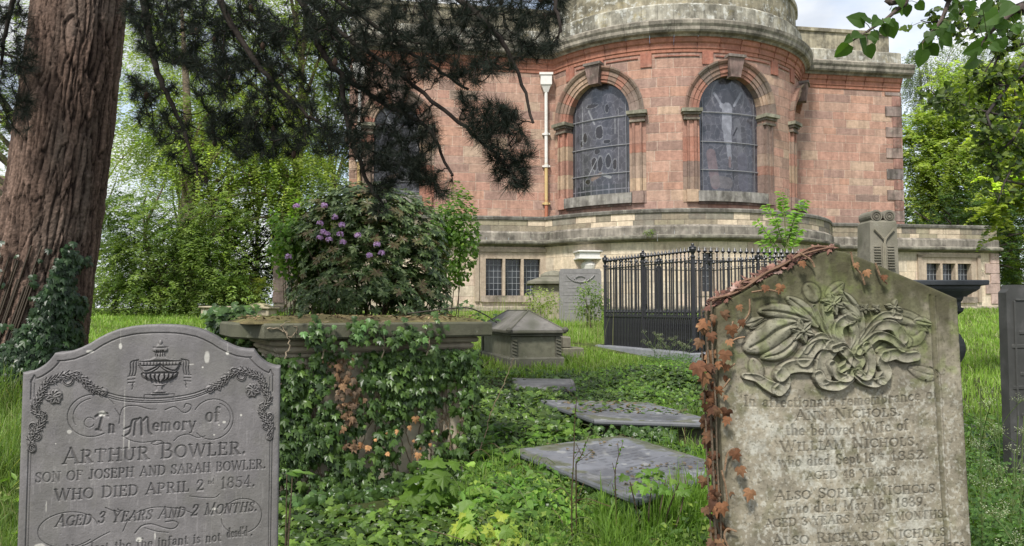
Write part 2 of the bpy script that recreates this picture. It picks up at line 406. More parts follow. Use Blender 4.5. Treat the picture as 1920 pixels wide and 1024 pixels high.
def sbox(g, path, s0, s1, z0, z1, o0, o1, col, taper=0, bev=.01):
    """box on a wall: s range, z range, outward range"""
    m = max(1, int((s1 - s0) / .3)); e = np.linspace(s0, s1, m + 1)
    fr = []; c = (s0 + s1) / 2
    for zz in (z0, z1):
        k = 1 - taper * (1 if zz == z0 else 0)
        ee = c + (e - c) * k
        fr.append((on(path, ee, np.full(m + 1, zz), o0), on(path, ee + 0 * ee, np.full(m + 1, zz), o1)))
    b0, f0 = fr[0]; b1, f1 = fr[1]
    V = np.stack([b0, f0, f1, b1], 1); Q = []
    for i in range(m):
        for k in range(4):
            k2 = (k + 1) % 4; Q.append([i * 4 + k, (i + 1) * 4 + k, (i + 1) * 4 + k2, i * 4 + k2])
    Q += [[0, 1, 2, 3], [m * 4 + 3, m * 4 + 2, m * 4 + 1, m * 4]]
    g.add(V, Q, col)

church = empty('church', (5.85, 25, zat(585, 24.5)), 'red sandstone church with a round apse above a pale stone crypt storey', 'church')
SAo, SAi = .42, .0
# ---- apse windows
WIN_R, SPR, SILL = 1.18, 6.5, 3.82
W1, W2, W3 = rad(-35.2) * AR, rad(15.6) * AR, rad(65) * AR
def arch_hole(c, r, sill, spr, pad=.05):
    r2 = r + pad
    def f(s):
        d = abs(s - c)
        return [(sill, spr + math.sqrt(max(0, r2 * r2 - d * d)))] if d < r2 else []
    return f
hs = [arch_hole(c, WIN_R, SILL, SPR) for c in (W1, W2, W3)]
pA = arc_path()
sL, sR = rad(-56) * AR, rad(74) * AR
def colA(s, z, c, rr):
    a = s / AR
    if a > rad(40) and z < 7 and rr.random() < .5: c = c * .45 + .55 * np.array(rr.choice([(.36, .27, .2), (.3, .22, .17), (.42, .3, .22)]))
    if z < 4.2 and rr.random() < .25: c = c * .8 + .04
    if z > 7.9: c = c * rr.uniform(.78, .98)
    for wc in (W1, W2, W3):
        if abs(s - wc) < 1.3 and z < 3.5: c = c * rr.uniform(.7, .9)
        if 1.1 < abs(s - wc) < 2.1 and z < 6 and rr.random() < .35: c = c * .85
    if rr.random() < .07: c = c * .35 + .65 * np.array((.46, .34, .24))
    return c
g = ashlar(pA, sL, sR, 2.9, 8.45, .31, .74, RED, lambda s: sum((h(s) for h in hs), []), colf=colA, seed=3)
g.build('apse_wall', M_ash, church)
# frieze and main cornice, as stones
def colW(s, z, c, rr):
    if rr.random() < .06: c = c * .4 + .6 * np.array((.46, .35, .25))
    if rr.random() < .07: c = c * .4 + .6 * np.array((.17, .13, .11))
    return c
pW = line_path()
RS0 = float((AC - O0) @ T); half = AR * math.sin(rad(65)) * .985
def s_at(px):    # wall coordinate under a pixel column
    k = (px - 960) / F; return (k * O0[1] - O0[0]) / (T[0] - k * T[1])
wr0, wr1 = RS0 + half, s_at(1697)
wl0, wl1 = s_at(652), RS0 - half
WLc = s_at(742); hl = arch_hole(WLc, .78, 3.9, 6.35)
ashlar(pW, wr0 - .3, wr1 - .02, 2.9, 8.45, .31, .8, RED, None, colf=colW, seed=5).build('nave_wall', M_ash, church)
ashlar(pW, wl0, wl1 + .3, 2.9, 8.45, .31, .8, RED, hl, colf=colW, seed=8).build('nave_wall', M_ash, church)
# flank of the nave beyond the right corner
c1 = O0 + T * wr1
def side_path(c, sgn):
    def side(s):
        s = np.asarray(s, float); p = c + s[..., None] * (-NN); return p, np.broadcast_to(T * sgn, p.shape)
    return side
ashlar(side_path(c1, 1), 0, 9, 2.9, 8.45, .36, .66, RED, None, seed=9).build('nave_wall', M_ash, church)
ashlar(side_path(O0 + T * wl0, -1), 0, 9, 2.9, 8.45, .36, .66, RED, None, seed=10).build('nave_wall', M_ash, church)
FR = [(0, 8.38), (.04, 8.4), (.04, 8.5), (.07, 8.52), (.07, 8.68), (.12, 8.72), (.15, 8.84), (.2, 8.86)]
CO = [(.2, 8.86), (.25, 8.92), (.36, 8.96), (.40, 9.02), (.41, 9.12), (.46, 9.2), (.48, 9.3), (.3, 9.4), (.12, 9.44)]
BL = [(.12, 9.44), (.12, 9.95), (.05, 10.02), (-.1, 10.06)]
PP = [(-.1, 10.05), (-.1, 10.95), (-.02, 10.98), (-.02, 11.15), (-.35, 11.2)]
BLr = [(.12, 9.44), (.12, 9.85), (.02, 9.92), (-.15, 9.94)]
PPr = [(-.15, 9.93), (-.15, 10.6), (-.08, 10.63), (-.08, 10.76), (-.5, 10.8), (-.5, 9.8)]
for nm, path, a, b, bl, pp in (('apse', pA, sL, sR, BL, PP), ('r', pW, wr0 - .4, wr1 + .0, BLr, PPr), ('l', pW, wl0, wl1 + .4, BLr, PPr)):
    g = G(); mould(g, path, a, b, FR, (.34, .15, .10), blk=.9, colj=.12); g.build('frieze', M_ash, church)
    g = G(); mould(g, path, a, b + (.34 if nm == 'r' else 0), CO, (.27, .24, .195), blk=.9, colj=.25); g.build('cornice', M_trim, church)
    g = G(); mould(g, path, a, b, bl, (.33, .31, .25), blk=.7, colj=.3); g.build('blocking_course', M_lich, church)
    g = G(); mould(g, path, a, b - (.3 if nm == 'r' else 0), pp, (.27, .24, .17), blk=1.0, colj=.3); g.build('parapet', M_lich if nm == 'apse' else M_trim, church)
# raised fillets of the apse frieze
g = G()
for a0, a1 in ((-50, -37), (-37, -19), (-19, 3), (3, 33), (33, 47), (47, 60)):
    sbox(g, pA, rad(a0 + 1) * AR, rad(a0 + 5) * AR, 7.95 if a0 != 3 else 8.0, 8.42, .0, .05, (.31, .13, .09))
    sbox(g, pA, rad(a0 + 6) * AR, rad(a1) * AR, 8.26, 8.30, .0, .045, (.29, .125, .09))
g.build('frieze_panel', M_ash, church)
# quoins
g = G(); z = 2.95; k = 0
while z < 8.3:
    h = .405; lw = .66 if k % 2 else .36
    col = np.array(random.choice([(.22, .17, .15), (.27, .2, .17), (.18, .15, .14)])) if lw > .5 else np.array((.27, .15, .12))
    sbox(g, pW, wr1 - lw, wr1 + .035, z + .012, min(z + h, 8.36) - .012, -.05, .04 if lw > .5 else .028, col)
    z += h; k += 1
g.build('quoin', M_trim, church)
# roof decks so nothing is hollow from above
g = G()
aa = np.linspace(rad(-56), rad(74), 24); R3 = AR - .3
g.add(np.concatenate([[[AC[0], AC[1], E + 10.9]], np.stack([AC[0] + R3 * np.sin(aa), AC[1] - R3 * np.cos(aa), np.full(24, E + 10.7)], 1)]), [[0, i, i + 1] for i in range(1, 24)], (.12, .12, .13))
a = O0 + T * wl0 + -NN * .45; b = O0 + T * (wr1 - .5) - NN * .45
g.add([(*a, E + 9.9), (*b, E + 9.9), (*(b - NN * 8), E + 10.8), (*(a - NN * 8), E + 10.8)], [[0, 1, 2, 3]], (.12, .12, .13))
g.build('roof', M_trim, church)

def win_surround(path, c, r, sill, spr, par, red=(.33, .16, .115), ring=.62, keyh=.6):
    """jamb pilasters, imposts, archivolt, keystone, sill, reveal and glass, as parts"""
    RO = r + ring
    # archivolt
    prof = [(r, -.38), (r, .02), (r + .1, .03), (r + .11, .06), (r + .26, .07), (r + .27, .10), (r + .42, .11), (r + .44, .15), (r + .52, .2), (r + .58, .2), (RO, .15), (RO, -.02)]
    prof = [(q if q <= r + .1 else r + (q - r) * ring / .62, o) for q, o in prof]
    nst = 13; g = G()
    for i in range(nst):
        t = np.linspace(math.pi * i / nst + .004, math.pi * (i + 1) / nst - .004, 5)
        V = np.stack([on(path, c + q * np.cos(t), spr + q * np.sin(t), o) for q, o in prof], 1)
        col = np.array(random.choice([red, red, (.25, .17, .13), (.2, .15, .125), (.4, .28, .2)])) * random.uniform(.85, 1.05)
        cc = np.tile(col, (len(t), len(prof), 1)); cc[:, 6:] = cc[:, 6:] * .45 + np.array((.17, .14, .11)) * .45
        g.add(V, grid_faces(len(t), len(prof)), cc.reshape(-1, 3))
        g.add(V[0], [list(range(len(prof)))], col); g.add(V[-1], [list(range(len(prof)))[::-1]], col)
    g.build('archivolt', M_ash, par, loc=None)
    # jambs
    for s in (-1, 1):
        g = G(); z = sill - .3; x0, x1 = c + s * r, c + s * RO
        a, b = min(x0, x1), max(x0, x1)
        zs = [sill - .35, sill + .05]
        while zs[-1] < spr - .62: zs.append(zs[-1] + random.choice((.3, .42, .5)))
        zs[-1] = spr - .36
        for p, q in zip(zs[:-1], zs[1:]):
            col = np.array(random.choice([red, (.36, .2, .15), (.3, .22, .17), (.4, .29, .2), (.24, .17, .14)])) * random.uniform(.85, 1.1)
            sbox(g, path, a, b, p + .003, q - .003, -.38, .03, col)
            inn = .1
            if p > sill: # raised pilaster with sunk panel
                sbox(g, path, a + inn + (.03 if s < 0 else 0), a + inn + .09, p + .002, q - .002, .031, .12, col * .75)
                sbox(g, path, b - inn - .09, b - inn - (.03 if s > 0 else 0), p + .002, q - .002, .031, .12, col * .75)
                sbox(g, path, a + inn + .092, b - inn - .092, p + .002, q - .002, .031, .07, col * 1.05)
            else: sbox(g, path, a + inn, b - inn + .02, p, q - .004, .031, .13, col)
        g.build('jamb', M_ash, par)
        g = G(); y0 = spr - .36
        dk = (.2, .17, .135)
        sbox(g, path, a + .02, b - .02, y0, y0 + .07, -.38, .16, dk); sbox(g, path, a + .04, b - .04, y0 + .072, y0 + .16, -.38, .14, (.27, .17, .13))
        sbox(g, path, a, b, y0 + .162, y0 + .24, -.38, .2, dk); sbox(g, path, a - .05, b + .05, y0 + .242, y0 + .355, -.38, .27, (.24, .23, .17))
        g.build('impost', M_trim, par)
    g = G(); kz = spr + r
    V = []
    for (hw, zz, oo) in ((.17, kz - .1, .22), (.27, kz + keyh, .3)):
        V += [on(path, np.array([c - hw, c + hw]), np.array([zz, zz]), oo), on(path, np.array([c - hw, c + hw]), np.array([zz, zz]), -.1)]
    V = np.concatenate(V)
    g.add(V, [[0, 1, 5, 4], [0, 4, 6, 2], [1, 3, 7, 5], [0, 2, 3, 1], [4, 5, 7, 6]], (.23, .16, .14))
    sbox(g, path, c - .3, c + .3, kz + keyh, kz + keyh + .09, -.05, .35, (.19, .16, .14)); g.build('keystone', M_trim, par)
    g = G(); sbox(g, path, c - r - .08, c + r + .08, sill - .34, sill, -.4, .17, (.25, .235, .21)); sbox(g, path, c - r - .05, c + r + .05, sill - .42, sill - .343, -.1, .08, (.18, .12, .1))
    g.build('sill', M_trim, par)

def stained(path, c, r, sill, spr, par, design):
    """leaded glass picture: a flat pane whose colours are its own"""
    nu, nv = 150, 250; top = spr + r + .05
    u = np.linspace(-r - .03, r + .03, nu); v = np.linspace(sill - .03, top, nv); U, Vv = np.meshgrid(u, v, indexing='ij')
    A = np.array((.052, .05, .06)) * np.ones(U.shape + (1,))
    wob = fbm(U * 3, Vv * 3, 5) * .9
    f1, ed, idd = worley(U * 5.2 + wob, Vv * 4.2 + wob)
    A = A * (.75 + .55 * idd[..., None]); A = A * (1 + .25 * (fbm(U * 12, Vv * 12) - .5))[..., None]
    lead = np.array((.115, .112, .125))
    def paint(mask, col, k=1.): A[mask] = A[mask] * (1 - k) + np.array(col) * k
    paint(ed < .06, lead, .8)
    zz = (Vv - sill) / (spr - sill); hh = U / r
    def seg(x0, y0, x1, y1, w):
        dx, dy = x1 - x0, y1 - y0; t = np.clip(((U - x0) * dx + (Vv - y0) * dy) / (dx * dx + dy * dy), 0, 1)
        return np.hypot(U - x0 - t * dx, Vv - y0 - t * dy) < w
    if design == 'tall':
        pc = np.array((.19, .19, .215))
        halo = np.abs(np.hypot(U + .02, Vv - spr - .55) - .62) < .03
        paint(halo & (Vv > spr + .2), (.13, .125, .14), .8)
        paint(seg(-.02, spr + .55, 0, spr + .4, .24), (.035, .034, .04), .8)     # hair and dark cross top
        for a in ((-.3, spr + .25, -.55, spr + .62, .045), (.2, spr + .25, .5, spr + .7, .045), (-.28, spr + .22, -.1, spr + .1, .09)): paint(seg(*a), pc, .9)
        for a in ((-.08, spr + .15, -.1, spr - .5, .19), (-.1, spr - .5, -.06, spr - .95, .15), (-.06, spr - .95, 0, spr - 1.5, .085)): paint(seg(*a), pc * (.85 + .3 * idd[seg(*a)][:, None]), .9)
        paint(seg(0, spr - 1.5, .0, spr - 1.8, .045), (.13, .09, .09), .8)
        for a in ((.3, spr - .3, .33, spr - .6, .14), (.38, spr - .8, .45, spr - 1.3, .1)): paint(seg(*a), (.12, .12, .135), .6)
        paint(seg(-.7, spr - 1.4, -.55, spr - 2.4, .17), (.15, .10, .10), .6); paint(seg(-.55, spr - 2.3, -.1, spr - 2.35, .2), (.12, .105, .105), .6)
        paint(seg(.5, spr - 1.5, .55, spr - 2.4, .2), (.075, .072, .095), .6)
        paint(seg(.16, spr - .75, .3, spr - .5, .03), (.01, .01, .012)); paint(seg(.13, spr - 1.9, .14, spr - 2.2, .03), (.015, .015, .018))
    else:
        paint((np.abs(hh) > .86) | (zz < .14), (.03, .032, .036), .8)
        band = (zz < .16); q = np.abs((U * 4.2) % 1 - .5) < .05; paint(band & q, lead * 1.3, .9); paint(np.abs(zz - .08) < .006, lead * 1.3)
        for (x, y, rx, ry) in ((-.22, 1.1, .1, .24), (.02, 1.1, .11, .26), (.33, 1.2, .12, .24), (.58, 1.0, .08, .18), (0, 2.2, .13, .2), (-.6, 2.1, .08, .15), (.3, 1.85, .13, .07), (-.75, 1.9, .07, .12), (-.5, .55, .1, .08), (.3, 3.0, .07, .16), (-.3, 3.15, .2, .06), (-.1, 1.55, .1, .08)):
            d = np.hypot((U - x) / rx, (Vv - sill - y) / ry) + .9 * (fbm(U * 4 + x * 9, Vv * 4) - .5); paint(d < 1, (.018, .014, .014)); paint((d >= 1) & (d < 1.16), (.15, .15, .16))
        paint(seg(-.3, sill + .62, .05, sill + .75, .07), (.14, .1, .08)); paint(seg(.1, sill + .75, .4, sill + .62, .05), (.2, .2, .2))
        for a in ((-.45, sill + 3, -.2, sill + 2.5, .03), (.6, sill + 2.6, .6, sill + 2.1, .02), (-.7, sill + .3, -.72, sill + 3.2, .012), (.72, sill + .5, .72, sill + 2.9, .012), (-.5, sill + .7, -.1, sill + 1.3, .015)): paint(seg(*a), (.2, .2, .21))
    for z in (spr - .02, spr - 1.0, spr - 1.93): paint(np.abs(Vv - z) < .016, (.17, .17, .18))
    paint(np.abs(np.abs(hh) - .84) < .009, lead * 1.2, .8)
    mk = (Vv <= spr) | (np.hypot(U, Vv - spr) <= r + .04)
    Fq = grid_faces(nu, nv); m = mk.ravel()[Fq].all(1)
    p = on(path, c + U.ravel(), Vv.ravel(), -.22)
    g = G(); g.add(p, Fq[m][:, ::-1] if False else Fq[m], A.reshape(-1, 3)); w_ = g.build('stained_glass', M_glass, par)
    g = G()
    for z in (spr - .02, spr - 1.0, spr - 1.93): sbox(g, path, c - r, c + r, z - .011, z + .011, -.2, -.175, (.2, .2, .21))
    for x in (-.86, .86): sbox(g, path, c + x * r - .008, c + x * r + .008, sill, spr + .35, -.2, -.178, (.14, .14, .15))
    g.build('saddle_bars', M_iron, w_, loc=None)

for c, d in ((W1, 'busy'), (W2, 'tall'), (W3, 'busy')):
    ww = bpy.data.objects.new('arched_window', None); COL.objects.link(ww); ww.parent = church
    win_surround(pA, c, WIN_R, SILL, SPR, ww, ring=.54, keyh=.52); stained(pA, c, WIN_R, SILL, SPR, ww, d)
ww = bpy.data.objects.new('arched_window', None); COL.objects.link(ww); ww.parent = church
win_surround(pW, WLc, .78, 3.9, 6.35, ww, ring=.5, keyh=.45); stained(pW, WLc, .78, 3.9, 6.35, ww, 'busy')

# ---- crypt storey that stands forward of the wall
OF = .95
pB = arc_path(OF); BR = AR + OF; pL = line_path(OF)
dist = float((O0 + OF * NN - AC) @ NN)          # distance of that wall line from the apse centre along its normal
hb = math.acos(dist / BR); bL, bR = (TH - hb) * BR, (TH + hb) * BR
hc = BR * math.sin(hb)
lS0, lS1 = s_at(531) - .15, RS0 - hc
rS0, rS1 = RS0 + hc, s_at(1846) - .25
zb = -.35
def rect_hole(c, hw, z0, z1): return lambda s: [(z0, z1)] if abs(s - c) < hw else []
mwL, mwR = s_at(955) - .02, s_at(1752) - .15
hL = rect_hole(mwL, .96, .46, 1.70); hR = rect_hole(mwR, .96, .46, 1.70)
na = rad(2) * BR; hN = rect_hole(na, .2, .55, 1.75)
for path, a, b, h, sd_ in ((pL, lS0, lS1, hL, 21), (pB, bL, bR, hN, 22), (pL, rS0, rS1, hR, 23)):
    ashlar(path, a, b, zb, 2.12, .42, .95, CREAM, h, mortar=(.3, .25, .19), gap=.008, proud=.004, strip=.12, seed=sd_).build('crypt_wall', M_ash, church)
    g = ashlar(path, a, b, 2.62, 3.02, .2, .7, GREY + CREAM[:2], None, mortar=(.2, .17, .13), strip=.3, seed=sd_ + 9)
    g.build('parapet_wall', M_ash, church)
    g = G(); mould(g, path, a, b, [(0, 2.1), (.04, 2.12), (.1, 2.15), (.28, 2.18), (.3, 2.22), (.3, 2.27), (.14, 2.32), (.1, 2.33)], (.2, .185, .15), blk=1.0, colj=.2); g.build('string_course', M_trim, church)
    g = G(); mould(g, path, a, b, [(.1, 2.33), (.1, 2.56), (.0, 2.64), (-.02, 2.65)], (.24, .215, .18), blk=.8, colj=.22); g.build('weathering_course', M_trim, church)
    g = G(); mould(g, path, a, b, [(-.02, 3.0), (.05, 3.02), (.06, 3.1), (.03, 3.14), (-.98, 3.17)], (.16, .15, .13), blk=1.1, colj=.2); g.build('coping', M_trim, church)
    g = G(); mould(g, path, a, b, [(0, .12), (.1, .06), (.1, -.5)], (.3, .26, .2), blk=1.2, colj=.15); g.build('plinth', M_trim, church)
for c, sg in ((O0 + OF * NN + T * rS1, 1), (O0 + OF * NN + T * lS0, -1)):
    ashlar(side_path(c, sg), 0, 9, zb, 3.1, .42, .95, CREAM, None, mortar=(.3, .25, .19), seed=30).build('crypt_wall', M_ash, church)
# quoins of the crypt corners
for e, s in ((rS1, -1), (lS0, 1)):
    g = G(); z = 0.2; k = 0
    while z < 2.0:
        lw = .55 if k % 2 else .34
        a, b = sorted((e - s * .03, e + s * lw)); sbox(g, pL, a, b, z + .01, z + .37, -.05, .045, np.array((.42, .31, .27)) * random.uniform(.85, 1.1))
        z += .38; k += 1
    g.build('crypt_quoin', M_ash, church)
def mullion_window(path, c, par):
    g = G(); col = (.42, .34, .26)
    for x0, x1, z0, z1 in ((-1.16, -.93, .26, 1.92), (.93, 1.16, .26, 1.92), (-.93, .93, 1.70, 1.92), (-.36, -.27, .46, 1.70), (.27, .36, .46, 1.70)):
        sbox(g, path, c + x0, c + x1, z0, z1, -.3, .03, np.array(col) * random.uniform(.85, 1.05))
    for x0, x1, z0, z1 in ((-1.3, -1.16, .26, 2.0), (1.16, 1.3, .26, 2.0), (-1.3, 1.3, 1.925, 2.04)):
        sbox(g, path, c + x0, c + x1, z0, z1, -.02, .08, np.array(col) * .85)
    g.build('window_frame', M_ash, par)
    g = G(); sbox(g, path, c - 1.1, c + 1.1, .24, .455, -.3, .1, (.33, .27, .22)); g.build('window_sill', M_trim, par)
    for x in (-.64, 0, .64):
        g = G(); sbox(g, path, c + x - .3, c + x + .3, .44, 1.72, -.24, -.2, (.022, .026, .032)); p = g.build('pane', M_glass, par)
for c in (mwL, mwR):
    ww = bpy.data.objects.new('mullioned_window', None); COL.objects.link(ww); ww.parent = church
    mullion_window(pL, c, ww)
    for i, x in enumerate((-.64, 0, .64)):
        g = G()
        for k in range(1, 4): sbox(g, pL, c + x - .3 + k * .15 - .007, c + x - .3 + k * .15 + .007, .46, 1.7, -.198, -.185, (.25, .26, .28))
        for k in range(1, 6): sbox(g, pL, c + x - .3, c + x + .3, .46 + k * .207 - .007, .46 + k * .207 + .007, -.198, -.183, (.25, .26, .28))
        g.build('lead_grid', M_iron, [q for q in ww.children if q.name.startswith('pane')][i])
ww = bpy.data.objects.new('slit_window', None); COL.objects.link(ww); ww.parent = church
g = G(); sbox(g, pB, na - .21, na + .21, .54, 1.76, -.24, -.2, (.02, .024, .03)); g.build('pane', M_glass, ww)
g = G()
for x0, x1, z0, z1 in ((-.36, -.2, .4, 1.9), (.2, .36, .4, 1.9), (-.2, .2, 1.75, 1.9), (-.2, .2, .4, .55)): sbox(g, pB, na + x0, na + x1, z0, z1, -.3, .03, (.4, .32, .25))
g.build('window_frame', M_ash, ww)
g = G()
sbox(g, pB, na - .008, na + .008, .55, 1.75, -.198, -.178, (.25, .26, .28))
for k in range(1, 5): sbox(g, pB, na - .2, na + .2, .55 + k * .24 - .008, .55 + k * .24 + .008, -.198, -.18, (.25, .26, .28))
g.build('lead_grid', M_iron, ww)

# ---- downpipes
def downpipe(s, ztop, label):
    x, y = (O0 + T * s + NN * .13)
    r = bpy.data.objects.new('downpipe', None); COL.objects.link(r); r.parent = church; r['label'] = label
    g = G(); W_ = (.62, .6, .56)
    zs = np.array([ztop - .3, 5.2, 5.0, 3.9, 3.7, 3.18]) + E
    cc = np.array([W_, W_, (.5, .36, .16), (.5, .36, .16), (.36, .13, .07), (.36, .13, .07)])
    tube(g, np.stack([np.full(6, x), np.full(6, y), zs], 1), .06, 12, np.repeat(cc, 12, 0), cap=False)
    g.build('pipe', M_white, r, smooth=True)
    for z in (6.2, 5.05, 3.72):
        g = G(); lathe(g, [(.06, -.05), (.085, -.05), (.085, .05), (.06, .05)], (x, y, E + z), 12, W_ if z > 5 else (.5, .36, .16))
        box(g, (x - .14, y + .02, E + z - .03), (x + .14, y + .12, E + z + .03), W_ if z > 5 else (.5, .36, .16), .005)
        g.build('bracket', M_white, r)
    g = G(); zt = E + ztop
    for hw0, hw1, z0, z1 in ((.07, .15, -.32, -.12), (.15, .2, -.12, -.06), (.2, .2, -.06, .28), (.24, .24, .28, .36)):
        V = [(x + a * h, y + b * h * .8, zt + z) for z, h in ((z0, hw0), (z1, hw1)) for a, b in ((-1, -1), (1, -1), (1, 1), (-1, 1))]
        g.add(V, [[0, 1, 5, 4], [1, 2, 6, 5], [2, 3, 7, 6], [3, 0, 4, 7], [4, 5, 6, 7], [3, 2, 1, 0]], W_)
    g.build('hopper', M_white, r)
downpipe(s_at(1026) - .05, 8.0, 'white downpipe with hopper head where the wall meets the apse')
downpipe(s_at(671), 8.0, 'white downpipe at the left end of the red wall')
# small memorial urn on a white wall shelf
q = on(pL, np.array(lS1 - .0), np.array(0.)); p0 = P(1104, 505, 23.9)
g = G(); Mf = frame_map((p0[0], p0[1], 0), TH)
ws = empty('memorial_shelf', (p0[0], p0[1], zat(500, 23.9)), 'white moulded stone shelf fixed to the crypt wall above the urn', 'shelf')
for a, z0, z1, d in ((.42, 487, 484, .34), (.38, 484, 474, .3), (.43, 474, 471, .36)):
    box(g, (-a, -d, zat(z0, 23.9)), (a, 1.0, zat(z1, 23.9)), (.62, .6, .57), .012, Mf)
g.build('shelf', M_white, ws)
g = G(); lathe(g, [(0, -.62), (.05, -.6), (.06, -.5), (.13, -.45), (.24, -.3), (.27, -.17), (.2, -.08), (.12, -.04), (.16, 0)], (p0[0], p0[1], zat(487.2, 23.9)), 20, (.6, .57, .53))
box(g, (-.12, .05, zat(520, 23.9)), (.12, 1.0, zat(487.3, 23.9)), (.5, .46, .4), .02, Mf); g.build('corbel', M_white, ws)
# ================================================================ LETTERING: strokes with thick and thin parts
def arc_(cx, cy, rx, ry, a0, a1, n=12):
    t = np.radians(np.linspace(a0, a1, int(n))); return np.stack([cx + rx * np.cos(t), cy + ry * np.sin(t)], 1)
def gl(w, s):
    out = []
    for q in s.split(';'):
        q = q.strip(); k = q[0]; r = q[1:].strip()
        if r[0] == '@': out.append((k, arc_(*[float(v) for v in r[1:].split(',')])))
        else: out.append((k, np.array([[float(v) for v in p.split(',')] for p in r.split()])))
    return w, out
